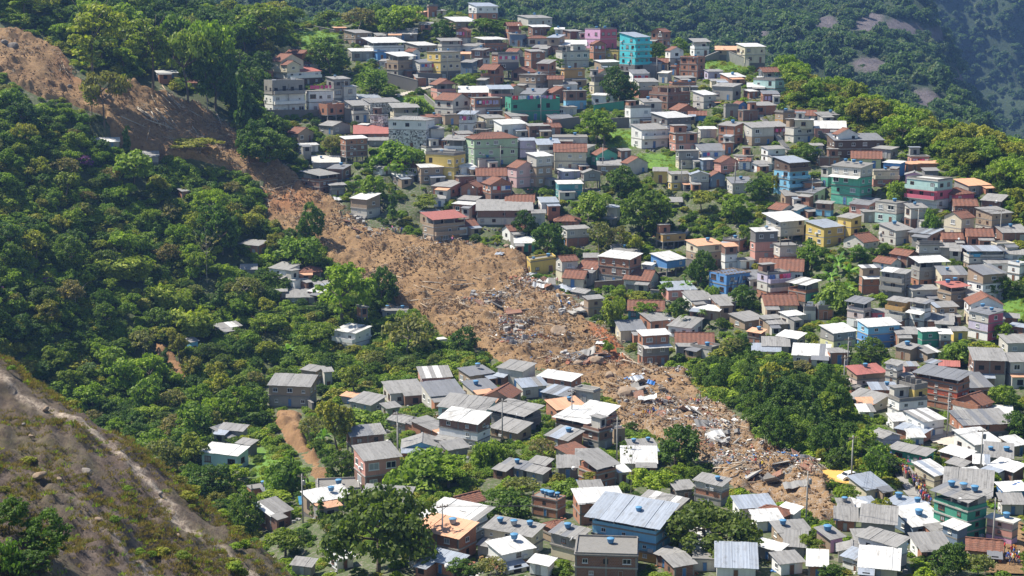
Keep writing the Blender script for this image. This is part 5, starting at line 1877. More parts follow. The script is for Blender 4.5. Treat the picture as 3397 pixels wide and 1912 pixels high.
def build_house(h):
    W, D, H = h.W, h.D, h.H
    ox, oy = -W / 2, -D / 2
    nst = len(h.walls)
    solid = nst
    far = h.dist > 400
    if h.attach is not None:
        root = h.attach.root
        h.flip = False
        c0, s0 = math.cos(h.attach.a), math.sin(h.attach.a)
        d = np.array([h.C[0], h.C[1], h.P[2]]) - np.array(h.attach.root.location)
        par = link(bpy.data.objects.new('upper_floor', None))
        par.parent = root
        par.location = (d[0] * c0 + d[1] * s0, -d[0] * s0 + d[1] * c0, d[2])
        par.rotation_euler = (0, 0, h.a - h.attach.a)
        base = par
    else:
        sh = H / nst
        one = nst == 1
        name = 'house'
        if one and h.roof[0] == 's' and h.W < 9:
            name = 'shed'
        elif one and h.roof[0] in 'gGh':
            name = 'cottage'
        elif one and h.roof[0] == 'f':
            name = 'hut'
        elif nst >= 4:
            name = 'apartment_block'
        h.kind = name
        root = empty(name, (float(h.C[0]), float(h.C[1]), float(h.P[2])), h.a)
        if 'tilted' in h.note:
            root.rotation_euler = (math.radians(5), math.radians(-6), h.a)
        h.root = root
        base = root
        b = MB()
        b.box(ox + 0.06, ox + W - 0.06, oy + 0.06, oy + D - 0.06, -4.5, 0.02)
        b.build('foundation', M_DARKCONC if RNG.random() < 0.5 else M_CONC, root)
    sh = H / nst
    sidecol = h.ext[h.ext.index('x') + 1] if 'x' in h.ext else None
    prev = next((c for c in h.walls if c not in '-_'), 'g')
    brickish = any(c in 'bB' for c in h.walls)
    slabm = M_CONC if RNG.random() < 0.6 else M_CONC_L
    fr = 'w' if RNG.random() < 0.6 else 'b'
    faces = [('front', W, lambda t: (ox + t, oy, 0.0), 0.0)]
    if h.uc is not None and D > 2.5 and not h.flip:
        faces.append(('side', D, lambda t: (ox, oy + D - t, 0.0), -math.pi / 2))
    if D > 3:
        faces.append(('end', D, lambda t: (ox + W, oy + t, 0.0), math.pi / 2))
    has_door = False
    for k, c in enumerate(h.walls):
        z0, z1 = k * sh, (k + 1) * sh
        if c == '_':
            for px in np.linspace(0.15, W - 0.15, max(2, int(W / 3) + 1)):
                for py in (0.15, D - 0.15):
                    b = MB()
                    b.box(ox + px - 0.15, ox + px + 0.15, oy + py - 0.15, oy + py + 0.15, z0, z1)
                    b.build('post', M_CONC, base)
        elif c == '-':
            ph = min(1.0, sh * 0.4)
            pm = WM[prev]
            b = MB()
            b.box(ox, ox + W, oy, oy + 0.14, z0, z0 + ph)
            b.box(ox, ox + 0.14, oy + 0.14, oy + D, z0, z0 + ph)
            b.box(ox + W - 0.14, ox + W, oy + 0.14, oy + D, z0, z0 + ph)
            b.build('parapet', pm, base)
            b = MB()
            b.box(ox + W * 0.12, ox + W - 0.14, oy + D * 0.55, oy + D, z0, z1 - 0.05)
            b.build('wall', WM['g'] if RNG.random() < 0.5 else pm, base)
            for px in np.linspace(0.1, W - 0.1, max(2, int(W / 2.8) + 1)):
                b = MB()
                b.box(ox + px - 0.1, ox + px + 0.1, oy + 0.02, oy + 0.22, z0 + ph, z1)
                b.build('post', M_CONC_L, base)
            b = MB()
            b.box(ox + 0.02, ox + 0.22, oy + D / 2 - 0.1, oy + D / 2 + 0.1, z0 + ph, z1)
            b.build('post', M_CONC_L, base)
            if 2.0 < W and RNG.random() < 0.8:
                put('opening', ME_OPEN, base, (ox + W * RNG.uniform(0.3, 0.8), oy + D * 0.55, z0 + 0.4))
        else:
            mt = [WM[c]]
            b = MB()
            b.box(ox, ox + W, oy, oy + D, z0, z1)
            fm = [0] * 6
            if sidecol:
                mt.append(WM[sidecol])
                b.m[3 if h.flip else 5] = 1
            b.build('wall', mt, base)
            prev = c
            for (fn, Lf, pos, rz) in faces:
                if Lf < 1.6:
                    continue
                if fn == 'end' and not h.flip and RNG.random() < 0.4:
                    continue
                if h.roof == 'fp' and k == nst - 1 and c in 'gb':
                    n = max(1, int(Lf / 2.4))
                else:
                    n = max(1, int(Lf / RNG.uniform(2.3, 3.2)))
                for q in range(n):
                    t = Lf * (q + 0.5) / n + RNG.uniform(-0.15, 0.15)
                    if RNG.random() < (0.12 if n > 1 else 0.05):
                        continue
                    p = pos(t)
                    s = min(1.0, sh / 2.7) * RNG.uniform(0.8, 1.1)
                    if k == 0 and not has_door and fn != 'end' and q == n // 2 and h.attach is None:
                        put('door', RNG.choice(ME_DOOR), base, (p[0], p[1], 0.03), rz, (s, 1, s))
                        has_door = True
                        continue
                    zz = z0 + sh * 0.36
                    if (c in 'bB' and RNG.random() < 0.42) or (h.roof == 'fp' and k == nst - 1) or RNG.random() < 0.05:
                        put('opening', ME_OPEN, base, (p[0], p[1], z0 + sh * 0.3), rz, (s, 1, s * RNG.choice((0.8, 1.0, 1.2))))
                    else:
                        size = 'n' if RNG.random() < 0.72 else RNG.choice('sl')
                        if Lf / n < 2.2:
                            size = 's' if size == 'l' else size
                        f2 = 'b' if 'red shutters' in h.note or 'brown windows' in h.note else fr
                        w_ = put('window', ME_WIN[(f2, size)], base, (p[0], p[1], zz), rz, (s, 1, s))
                        put('pane', RNG.choice(ME_PANE2[size]), w_, (0, 0, 0))
                        if RNG.random() < 0.10:
                            put('air_conditioner', ME_AC, base, (p[0] + (0 if rz else 0.95), p[1] + (0.95 if rz else 0), zz - 0.3), rz)
            if c in 'bBg' and (c != 'g' or RNG.random() < 0.4):
                xs = [0.0, W - 0.22] + ([W / 2 - 0.11] if W > 5 else [])
                for px in xs:
                    b = MB()
                    b.box(ox + px - 0.015, ox + px + 0.235, oy - 0.03, oy + 0.2, z0, z1 - 0.13)
                    b.build('column', M_CONC, base)
        if k < nst - 1:
            e = 0.10 if c in '-_' or brickish else RNG.choice((0.03, 0.08, 0.16))
            b = MB()
            b.box(ox - e, ox + W + e, oy - e, oy + D + e, z1 - 0.11, z1 + 0.11)
            b.build('floor_slab', slabm, base)
    # balconies
    if 'B' in h.ext:
        lv = range(1, nst) if nst > 1 else [0]
        for k in lv:
            if h.walls[k] in '-_' or (nst >= 5 and k < 2):
                continue
            z0 = k * sh
            if nst == 1:
                z0 = 0.05
            b = MB()
            y0 = oy - 1.15
            x0, x1 = ox + W * 0.02 - (0.9 if nst >= 4 else 0), ox + W * 0.98
            b.box(x0, x1, y0, oy - 0.18, z0 - 0.10, z0 + 0.06)
            b.build('balcony_floor', slabm, base)
            b = MB()
            b.box(x0, x1, y0, y0 + 0.1, z0 + 0.06, z0 + 1.0)
            b.box(x0, x0 + 0.1, y0 + 0.1, oy - 0.03, z0 + 0.06, z0 + 1.0)
            b.box(x1 - 0.1, x1, y0 + 0.1, oy - 0.03, z0 + 0.06, z0 + 1.0)
            pc = h.walls[k]
            if 'barred' in h.note:
                pc = 'g'
            b.build('balcony_parapet', WM[pc if pc in WM else 'd'], base)
    if 'A' in h.ext:
        z0 = (nst - 1) * sh + 0.15
        b = MB()
        b.hexa([(ox - 0.2, oy - 1.7, z0 - 0.45), (ox + W + 0.2, oy - 1.7, z0 - 0.45), (ox + W + 0.2, oy - 0.12, z0), (ox - 0.2, oy - 0.12, z0),
                (ox - 0.2, oy - 1.7, z0 - 0.38), (ox + W + 0.2, oy - 1.7, z0 - 0.38), (ox + W + 0.2, oy - 0.12, z0 + 0.07), (ox - 0.2, oy - 0.12, z0 + 0.07)])
        b.build('awning', ROOF['w'], base)
    # roof
    rt, rc = h.roof[0], h.roof[1]
    top = next((c for c in reversed(h.walls) if c not in '-_'), None)
    wallm = WM[top] if top else M_CONC
    oh = 0.35 if h.walls[-1] not in '-_' else 0.6
    if 'broad' in h.note or 'long white awning' in h.note or 'largest' in h.note:
        oh = 0.9
    ztop = H
    if rt == 's':
        slope = RNG.uniform(0.10, 0.22)
        if 'dented' in h.note:
            slope = 0.22
        if h.vb > 1300:
            slope *= 1.2
        rise = min(slope * D, 2.1)
        if h.walls[-1] not in '-_' and D > 2.6:
            b = MB()
            b.v = [(ox, oy + 0.02, H), (ox, oy + D, H), (ox, oy + D, H + rise - 0.04), (ox + W, oy + 0.02, H), (ox + W, oy + D, H), (ox + W, oy + D, H + rise - 0.04)]
            b.f = [(0, 1, 2), (4, 3, 5), (4, 1, 0, 3)[::-1], (1, 4, 5, 2)]
            b.m = [0] * 4
            b.build('gable_wall', wallm, base)
        k = rise / D
        sheet_roof(h, base, ox, oy, -oh, W + oh, -oh, D + oh, H - oh * k + 0.03, H + rise + oh * k + 0.03, ROOF[rc], far=far)
        ztop = H + rise * 0.75
    elif rt in 'gG':
        pitch = math.radians(26 if rc == 't' else 17)
        mt = ROOF[rc]
        b = MB()
        g = MB()
        if rt == 'g':                                     # ridge along the front
            rise = D / 2 * math.tan(pitch)
            zr = H + rise
            e = oh * math.tan(pitch)
            n = max(3, int((W + 2 * oh) / 0.5))
            ribbed(b, [(ox - oh, oy - oh, H - e), (ox + W + oh, oy - oh, H - e), (ox + W + oh, oy + D / 2, zr), (ox - oh, oy + D / 2, zr)], n, 1)
            ribbed(b, [(ox + W + oh, oy + D + oh, H - e), (ox - oh, oy + D + oh, H - e), (ox - oh, oy + D / 2, zr), (ox + W + oh, oy + D / 2, zr)], n, 1)
            g.quad((ox, oy + D, H), (ox, oy, H), (ox, oy + D / 2, zr - 0.06))
            g.quad((ox + W, oy, H), (ox + W, oy + D, H), (ox + W, oy + D / 2, zr - 0.06))
            rd = MB()
            rd.box(ox - oh, ox + W + oh, oy + D / 2 - 0.14, oy + D / 2 + 0.14, zr + 0.02, zr + 0.15)
        else:
            rise = W / 2 * math.tan(pitch)
            zr = H + rise
            e = oh * math.tan(pitch)
            n = max(3, int((D + 2 * oh) / 0.5))
            ribbed(b, [(ox - oh, oy + D + oh, H - e), (ox - oh, oy - oh, H - e), (ox + W / 2, oy - oh, zr), (ox + W / 2, oy + D + oh, zr)], n, 1)
            ribbed(b, [(ox + W + oh, oy - oh, H - e), (ox + W + oh, oy + D + oh, H - e), (ox + W / 2, oy + D + oh, zr), (ox + W / 2, oy - oh, zr)], n, 1)
            g.quad((ox, oy, H), (ox + W, oy, H), (ox + W / 2, oy, zr - 0.06))
            g.quad((ox + W, oy + D, H), (ox, oy + D, H), (ox + W / 2, oy + D, zr - 0.06))
            rd = MB()
            rd.box(ox + W / 2 - 0.14, ox + W / 2 + 0.14, oy - oh, oy + D + oh, zr + 0.02, zr + 0.15)
        b.build('roof', mt, base)
        rd.build('ridge', mt, base)
        for q in (0, 1):
            mesh_obj('gable_wall', g.v[3 * q:3 * q + 3], [(0, 1, 2)], wallm, base)
    elif rt == 'h':
        mt = ROOF[rc]
        pitch = math.tan(math.radians(22 if rc == 't' else 14))
        m_ = min(W, D) / 2
        zr = H + m_ * pitch
        e = oh * pitch
        x0, x1, y0, y1 = ox - oh, ox + W + oh, oy - oh, oy + D + oh
        if W >= D:
            r0, r1 = (ox + m_, oy + D / 2, zr), (ox + W - m_ + 0.01, oy + D / 2, zr)
        else:
            r0, r1 = (ox + W / 2, oy + m_, zr), (ox + W / 2, oy + D - m_ + 0.01, zr)
        z = H - e
        b = MB()
        n = max(4, int(W / 0.5))
        nd = max(4, int(D / 0.5))
        if W >= D:
            ribbed(b, [(x0, y0, z), (x1, y0, z), r1, r0], n, 1)
            ribbed(b, [(x1, y1, z), (x0, y1, z), r0, r1], n, 1)
            ribbed(b, [(x0, y1, z), (x0, y0, z), r0, r0], nd, 1)
            ribbed(b, [(x1, y0, z), (x1, y1, z), r1, r1], nd, 1)
        else:
            ribbed(b, [(x0, y0, z), (x1, y0, z), r0, r0], n, 1)
            ribbed(b, [(x1, y1, z), (x0, y1, z), r1, r1], n, 1)
            ribbed(b, [(x0, y1, z), (x0, y0, z), r0, r1], nd, 1)
            ribbed(b, [(x1, y0, z), (x1, y1, z), r1, r0], nd, 1)
        b.build('roof', mt, base)
        rd = MB()
        rd.tube(r0, (r1[0] + 0.05, r1[1], r1[2]), 0.16, 0.16, 6)
        rd.build('ridge', mt, base)
    else:
        if rc in 'fl':
            b = MB()
            e = RNG.choice((0.08, 0.15, 0.3))
            b.box(ox - e, ox + W + e, oy - e, oy + D + e, H + 0.002, H + 0.2)
            b.build('roof_slab', ROOF['f' if rc == 'f' else 'l'], base)
            if RNG.random() < 0.55 or 'cracked' in h.note:
                ph = RNG.uniform(0.25, 0.8)
                b = MB()
                b.box(ox, ox + W, oy, oy + 0.13, H + 0.2, H + ph)
                b.box(ox, ox + W, oy + D - 0.13, oy + D, H + 0.2, H + ph)
                b.box(ox, ox + 0.13, oy + 0.13, oy + D - 0.13, H + 0.2, H + ph)
                b.box(ox + W - 0.13, ox + W, oy + 0.13, oy + D - 0.13, H + 0.2, H + ph)
                b.build('parapet', wallm if RNG.random() < 0.5 else M_CONC, base)
            ztop = H + 0.2
        elif rc == 'p':
            b = MB()
            b.box(ox + 0.05, ox + W - 0.05, oy + 0.05, oy + D - 0.05, H + 0.002, H + 0.08)
            b.build('roof_slab', M_CONC_L, base)
            b = MB()
            ph = 1.1
            for (xa, xb, ya, yb) in ((0, W, 0, 0.14), (0, W, D - 0.14, D), (0, 0.14, 0.14, D - 0.14), (W - 0.14, W, 0.14, D - 0.14)):
                b.box(ox + xa, ox + xb, oy + ya, oy + yb, H + 0.004, H + ph)
            b.build('parapet', wallm if RNG.random() < 0.5 else M_CONC, base)
            for q in range(3):
                px = RNG.uniform(0.8, max(0.9, W - 0.8))
                py = RNG.uniform(0.6, max(0.7, D - 0.6))
                b = MB()
                b.box(ox + px - 0.7, ox + px + 0.7, oy + py - 0.06, oy + py + 0.06, H + 0.08, H + RNG.uniform(1.0, 2.0))
                b.build('partition_wall', WM['w'] if RNG.random() < 0.5 else M_CONC, base)
            ztop = H + 0.1
        else:
            for k in range(8):
                b = MB()
                px = ox + W * k / 7
                b.box(px - 0.08, px + 0.08, oy - 0.3, oy + D + 0.3, H + 0.16, H + 0.32)
                b.build('roof_beam', M_WOOD, base)
            for py in (0, D / 2, D):
                b = MB()
                b.box(ox - 0.4, ox + W + 0.4, oy + py - 0.08, oy + py + 0.08, H, H + 0.15)
                b.build('roof_beam', M_WOOD, base)
    # lean-tos and roof rooms, built on over the years
    if h.attach is None and W > 4 and h.walls[0] not in '-_' and not h.note and RNG.random() < 0.5:
        aw, ad, ah = W * RNG.uniform(0.35, 0.7), RNG.uniform(1.4, 2.4), RNG.uniform(1.9, 2.4) * min(1, sh / 2.6)
        ax = ox + RNG.choice((0.0, W - aw))
        b = MB()
        b.box(ax, ax + aw, oy - ad, oy - 0.04, -2.0, ah)
        b.build('lean_to', WM[RNG.choice('bBgdn')], base)
        put('opening', ME_OPEN, base, (ax + aw / 2, oy - ad, ah * 0.25), 0, (min(1, aw / 2.2), 1, 0.9))
        b = MB()
        b.hexa([(ax - 0.2, oy - ad - 0.35, ah - 0.05), (ax + aw + 0.2, oy - ad - 0.35, ah - 0.05), (ax + aw + 0.2, oy - 0.05, ah + 0.4), (ax - 0.2, oy - 0.05, ah + 0.4),
                (ax - 0.2, oy - ad - 0.35, ah + 0.02), (ax + aw + 0.2, oy - ad - 0.35, ah + 0.02), (ax + aw + 0.2, oy - 0.05, ah + 0.47), (ax - 0.2, oy - 0.05, ah + 0.47)])
        b.build('lean_to_roof', ROOF[RNG.choice('gggggobd')], base)
    if rt == 'f' and rc in 'fl' and W > 3.5 and D > 3 and 'T' not in h.ext and RNG.random() < 0.6:
        aw, ad, ah = W * RNG.uniform(0.35, 0.6), D * RNG.uniform(0.4, 0.6), RNG.uniform(1.8, 2.3)
        ax = ox + RNG.choice((0.15, W - aw - 0.15))
        b = MB()
        b.box(ax, ax + aw, oy + D - ad - 0.15, oy + D - 0.15, H + 0.2, H + 0.2 + ah)
        b.build('roof_room', WM[RNG.choice('bBgdn')], base)
        put('opening', ME_OPEN, base, (ax + aw / 2, oy + D - ad - 0.15, H + 0.5), 0, (0.7, 1, 0.9))
        b = MB()
        b.box(ax - 0.3, ax + aw + 0.3, oy + D - ad - 0.6, oy + D + 0.1, H + 0.22 + ah, H + 0.3 + ah)
        b.build('roof_room_cover', ROOF[RNG.choice('gggb')], base)
    if brickish and rt == 'f' and RNG.random() < 0.6:
        for px in (0.15, W / 2, W - 0.15):
            b = MB()
            b.box(ox + px - 0.09, ox + px + 0.09, oy + 0.05, oy + 0.23, H + 0.2, H + 0.9)
            b.build('column_stub', M_CONC, base)
    # things on the roof
    if 'T' in h.ext:
        j = h.ext.index('T') + 1
        nt = int(h.ext[j]) if j < len(h.ext) and h.ext[j].isdigit() else 1
        for q in range(nt):
            px = W * (0.25 + 0.5 * RNG.random()) if nt == 1 else W * (0.2 + 0.6 * q / (nt - 1))
            py = D * RNG.uniform(0.45, 0.7)
            zz = ztop if rt != 's' else H + min(0.2 * D, 1.6) * py / D + 0.12
            TANKS.append((h if h.attach is None else h.attach, base, (ox + px, oy + py, zz + 0.15)))
    if 'D' in h.ext:
        o = put('satellite_dish', ME_DISH, base, (ox + W * 0.8, oy - 0.3, H - 0.1), 0)
        o.rotation_euler = (1.0, 0, RNG.uniform(-1, 1))
    if 'L' in h.ext:
        b = MB()
        zl = (nst - 1) * sh + sh * 0.25 if 'terrace' not in h.note else H + 0.4
        b.box(ox + 0.3, ox + W - 0.3, oy - 0.42, oy - 0.40, zl + 1.5, zl + 1.52)
        b.build('clothes_line', M_STEEL, base)
        x = 0.4
        while x < W - 1.2:
            w = RNG.uniform(0.5, 1.2)
            b = MB()
            b.box(ox + x, ox + x + w, oy - 0.43, oy - 0.39, zl + RNG.uniform(0.2, 0.6), zl + 1.49)
            b.build('washing', LAUNDRY[0] if 'pink' in h.note and RNG.random() < 0.7 else RNG.choice(LAUNDRY), base)
            x += w + RNG.uniform(0.05, 0.5)
    if 'graffiti' in h.note:
        gm = [mat_plain('graffiti pale', (0.45, 0.62, 0.70), 0.8), mat_plain('graffiti dark', (0.02, 0.05, 0.14), 0.8)]
        for q in range(9):
            b = MB()
            xx, zz = ox + RNG.uniform(0.3, W - 1), RNG.uniform(0.4, H - 2)
            w, hh = RNG.uniform(0.4, 1.0), RNG.uniform(1.2, 2.4)
            b.quad((xx, oy - 0.006 - q * 0.001, zz), (xx + 0.3, oy - 0.006 - q * 0.001, zz), (xx + w + 0.3, oy - 0.006 - q * 0.001, zz + hh), (xx + w, oy - 0.006 - q * 0.001, zz + hh))
            b.build('graffiti_stroke', gm[q % 2], base)
    if 'mural' in h.note:
        for q in range(14):
            b = MB()
            xx, zz = ox + RNG.uniform(0.3, max(0.5, W - 1)), RNG.uniform(0.2, H * 0.6)
            s = RNG.uniform(0.25, 0.6)
            b.quad((xx, oy - 0.006 - q * 0.001, zz), (xx + s, oy - 0.006 - q * 0.001, zz), (xx + s, oy - 0.006 - q * 0.001, zz + s), (xx, oy - 0.006 - q * 0.001, zz + s))
            b.build('mural_patch', RNG.choice(LAUNDRY), base)
    if 'circle' in h.note or 'round windows' in h.note:
        for fx in (0.3, 0.7):
            b = MB()
            n = 14
            b.v = [(ox + W * fx + 0.5 * math.cos(2 * math.pi * k / n), oy - 0.03, H * 0.75 + 0.5 * math.sin(2 * math.pi * k / n)) for k in range(n)]
            b.f = [tuple(range(n))]
            b.m = [0]
            b.build('window', M_GLASS, base)
    ins = RECTS.append((min(h.u0, h.u1), h.vt - h.D * 2.2 * 300 / h.dist, max(h.u0, h.u1), h.vb, h.dist))


for h in HOUSES_L:
    build_house(h)

# names in words
AREA = sorted((h for h in HOUSES_L if h.attach is None), key=lambda h: -(h.u1 - h.u0) * (h.vb - h.vt))
for h in AREA:
    cols = []
    for c in h.walls:
        if c not in '-_' and WNAME[c] not in cols:
            cols.append(WNAME[c])
    nsol = len([c for c in h.walls if c != '_'])
    col = ' and '.join(reversed(cols[-2:])) if cols else 'open'
    rn = RNAME.get(h.roof[1], 'flat roof') if h.roof[0] != 'f' else {'f': 'flat roof', 'l': 'pale flat roof', 'p': 'unroofed walls', 'x': 'lattice frame'}[h.roof[1]]
    if h.roof[0] in 'gG':
        rn = rn.replace('roof', 'gable')
    kind = {'house': 'house', 'shed': 'shed', 'cottage': 'cottage', 'hut': 'flat-topped hut', 'apartment_block': 'block'}[h.kind]
    st = (NUMW[nsol] + ' ') if nsol > 1 else ''
    uu, vv = (h.u0 + h.u1) / 2, (h.vt + h.vb) / 2
    big = 'wide ' if (h.u1 - h.u0) > 2.6 * (h.vb - h.vt) else 'narrow ' if (h.u1 - h.u0) < 0.8 * (h.vb - h.vt) else ''
    h.words = f'{col} {st}{kind}'
    if h.note:
        core = f'{col} {st}{kind} {h.note}'
    elif '-' in h.walls:
        core = f'{big}{col} {st}{kind}, open top floor, {rn}'
    elif '_' in h.walls:
        core = f'{big}{col} {kind} on stilts with {rn}'
    elif 'T' in h.ext:
        core = f'{big}{col} {st}{kind} with {rn} and tank'
    elif 'L' in h.ext:
        core = f'{big}{col} {st}{kind} with washing hung out'
    elif 'A' in h.ext:
        core = f'{big}{col} {st}{kind} with white awning'
    else:
        core = f'{big}{col} {st}{kind} with {rn}'
    h.label = unique_label(core, uu, vv, max(45, (h.u1 - h.u0) * 0.55))
    tag(h.root, h.label, {'house': 'house', 'shed': 'shed', 'cottage': 'house', 'hut': 'house', 'apartment_block': 'apartment building'}[h.kind], 'houses stacked up the hillside')

for h, base, loc in TANKS:
    o = bpy.data.objects.new('water_tank', ME_TANK if RNG.random() < 0.86 else ME_TANKG)
    COL.objects.link(o)
    q = base
    M = Matrix.Identity(4)
    while q is not None:
        M = Matrix.Translation(q.location) @ q.rotation_euler.to_matrix().to_4x4() @ M
        q = q.parent
    o.location = M @ Vector(loc) - Vector((0, 0, 0.05))
    o.rotation_euler = (0, 0, RNG.random() * 6)
    s = RNG.uniform(0.55, 0.8)
    o.scale = (s, s, s)
    lid = put('lid', ME_LID, o, (0, 0, 0))
    k = f'tank{id(h)}'
    nme = 'blue' if o.data is ME_TANK else 'grey'
    if k + nme in USED and hasattr(h, 'tanklabel' + nme):
        lab = getattr(h, 'tanklabel' + nme)
    else:
        lab = unique_label(f'{nme} water tank on {h.words}', (h.u0 + h.u1) / 2, (h.vt + h.vb) / 2, 60)
        setattr(h, 'tanklabel' + nme, lab)
        USED.add(k + nme)
    tag(o, lab, 'water tank', 'water tanks on the roofs')

# ------------------------------------------------------------------ trees: crowns of many leaf clumps, each kind modelled a few times
LEAF = {
    'mid': mat_leaf('leaves mid green', [(0.104, 0.181, 0.018), (0.158, 0.253, 0.022), (0.212, 0.305, 0.026), (0.128, 0.185, 0.026), (0.248, 0.270, 0.043), (0.157, 0.164, 0.039)]),
    'olive': mat_leaf('leaves olive green', [(0.062, 0.105, 0.020), (0.085, 0.125, 0.026), (0.072, 0.118, 0.022)]),
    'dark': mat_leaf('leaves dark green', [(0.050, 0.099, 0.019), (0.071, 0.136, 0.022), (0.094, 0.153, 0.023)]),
    'bright': mat_leaf('leaves bright green', [(0.124, 0.211, 0.024), (0.158, 0.238, 0.033), (0.100, 0.191, 0.026)]),
    'gold': mat_leaf('leaves yellow green', [(0.203, 0.252, 0.026), (0.245, 0.279, 0.030), (0.160, 0.223, 0.026)]),
    'grey': mat_leaf('leaves grey green', [(0.133, 0.167, 0.054), (0.177, 0.186, 0.068), (0.155, 0.136, 0.061)]),
    'bamboo': mat_leaf('bamboo leaves', [(0.19, 0.26, 0.035), (0.23, 0.29, 0.045)]),
    'banana': mat_leaf('banana leaves', [(0.105, 0.227, 0.034), (0.149, 0.283, 0.047)]),
    'purple': mat_leaf('purple blossom', [(0.20, 0.09, 0.30), (0.16, 0.07, 0.26)]),
    'dry': mat_leaf('dry grass', [(0.20, 0.155, 0.065), (0.15, 0.125, 0.05), (0.11, 0.11, 0.04)]),
    'far': mat_leaf('far forest leaves', [(0.044, 0.087, 0.034), (0.068, 0.126, 0.040), (0.094, 0.160, 0.044), (0.055, 0.104, 0.048), (0.127, 0.169, 0.076)]),
}


def leaf_quads(C, Nrm, size, rs, elong=1.4):
    """one bent quad per leaf clump around centre C facing Nrm"""
    n = len(C)
    r = rs.normal(size=(n, 3))
    t = np.cross(Nrm, r)
    t /= np.linalg.norm(t, axis=1, keepdims=True) + 1e-9
    s = np.cross(Nrm, t)
    sz = (size * rs.uniform(0.6, 1.35, n))[:, None]
    a = t * sz * elong * 0.5
    b = s * sz * 0.5
    V = np.stack([C - a - b * 0.3, C - b * 0.9, C + a - b * 0.2, C + a * 0.9 + b * 0.6, C + b, C - a * 0.8 + b * 0.5], 1)
    V[:, [1, 4]] += (Nrm * sz * 0.14)[:, None]
    F_ = np.arange(n * 6).reshape(n, 6)
    return V.reshape(-1, 3), F_


def blob_crown(seed, blobs, per, leaf, mat, name='crown', inner=0.75, up=0.35):
    rs = np.random.default_rng(seed)
    Cs, Ns = [], []
    for (x, y, z, rx, rz) in blobs:
        m = int(per * (rx / 0.3) ** 1.6) + 8
        d = rs.normal(size=(m, 3))
        d /= np.linalg.norm(d, axis=1, keepdims=True)
        d[:, 2] = np.where(d[:, 2] < -0.35, -d[:, 2] * 0.8, d[:, 2])
        rad = rs.uniform(inner * 0.75, 1.12, m)[:, None]
        C = np.array([x, y, z]) + d * rad * np.array([rx, rx, rz])
        nn = d + rs.normal(size=(m, 3)) * 0.75 + np.array([0, 0, up])
        nn /= np.linalg.norm(nn, axis=1, keepdims=True)
        Cs.append(C)
        Ns.append(nn)
    C, Nn = np.concatenate(Cs), np.concatenate(Ns)
    V, Fc = leaf_quads(C, Nn, leaf, rs)
    return mesh_fast(name, V, Fc, mat)


def dome_blobs(seed, n, rx, z0, z1, br, flat=0.8, bias=0.5):
    """clump centres over a dome of half width rx between z0 and z1"""
    rs = np.random.default_rng(seed)
    out = []
    ax, ay = rs.uniform(0.8, 1.1, 2)
    lean = rs.normal(size=2) * 0.12
    for k in range(n):
        w = 2 * math.pi * (k * 0.618 + rs.uniform(-0.08, 0.08))
        t = (k + 0.5) / n
        rr = rx * math.sin(math.acos(1 - t * (1 + bias)) if t * (1 + bias) < 2 else 0) * rs.uniform(0.55, 1.18)
        zz = z0 + (z1 - z0) * (1 - t) ** 0.9 + rs.uniform(-0.1, 0.1) * (z1 - z0)
        b_ = br * rs.uniform(0.5, 1.45)
        out.append((rr * math.cos(w) * ax + lean[0] * zz, rr * math.sin(w) * ay + lean[1] * zz, zz, b_, b_ * flat))
    return out


def lobed(seed, n, rx, z0, z1, br, flat=0.7):
    """an uneven crown: several leaning masses at different heights with gaps between them"""
    rs = np.random.default_rng(seed)
    out = []
    k = rs.integers(3, 6)
    for q in range(k):
        w = 2 * math.pi * q / k + rs.uniform(-0.5, 0.5)
        r0 = rx * rs.uniform(0.25, 0.62)
        zz = z0 + (z1 - z0) * rs.uniform(0.0, 0.62)
        sub = dome_blobs(seed * 7 + q, max(6, int(n / k)), rx * rs.uniform(0.38, 0.62), zz, zz + (z1 - z0) * rs.uniform(0.35, 0.6), br, flat, 0.4)
        out += [(x + r0 * math.cos(w), y + r0 * math.sin(w), z, a_, c_) for x, y, z, a_, c_ in sub]
    return out


CROWN, TRUNK, TH = {}, {}, {}        # kind -> meshes; unit size: crown half width 1, tree height TH


def trunk_mesh(seed, h, r, limbs, spread, mat, bare=False):
    rs = np.random.default_rng(seed)
    b = MB()
    p = np.array([0, 0, -0.5])
    n = 4
    lean = rs.normal(size=2) * 0.06
    pts = [p]
    for k in range(1, n + 1):
        pts.append(np.array([lean[0] * k + rs.normal() * 0.02, lean[1] * k + rs.normal() * 0.02, h * k / n]))
    for k in range(n):
        b.tube(pts[k], pts[k + 1], r * (1 - 0.17 * k), r * (1 - 0.17 * (k + 1)), 6, cap=(k == n - 1))
    for q in range(limbs):
        w = 2 * math.pi * (q / limbs) + rs.uniform(-0.4, 0.4)
        s = pts[-1] if q % 2 else pts[-2]
        mid = s + np.array([math.cos(w) * spread * 0.45, math.sin(w) * spread * 0.45, h * 0.16])
        e = mid + np.array([math.cos(w + 0.3) * spread * 0.45, math.sin(w + 0.3) * spread * 0.45, h * 0.22])
        b.tube(s, mid, r * 0.42, r * 0.28, 5, cap=False)
        b.tube(mid, e, r * 0.28, r * 0.10, 4)
        if bare:
            for j in range(3):
                e2 = mid + np.array([rs.normal() * 0.3, rs.normal() * 0.3, rs.uniform(0.1, 0.5)])
                b.tube(mid, e2, r * 0.16, r * 0.05, 4)
    return b.data('trunk', mat, True)


def reg(kind, crowns, th, tr=None, tm=None):
    CROWN[kind], TH[kind] = crowns, th
    TRUNK[kind] = tr


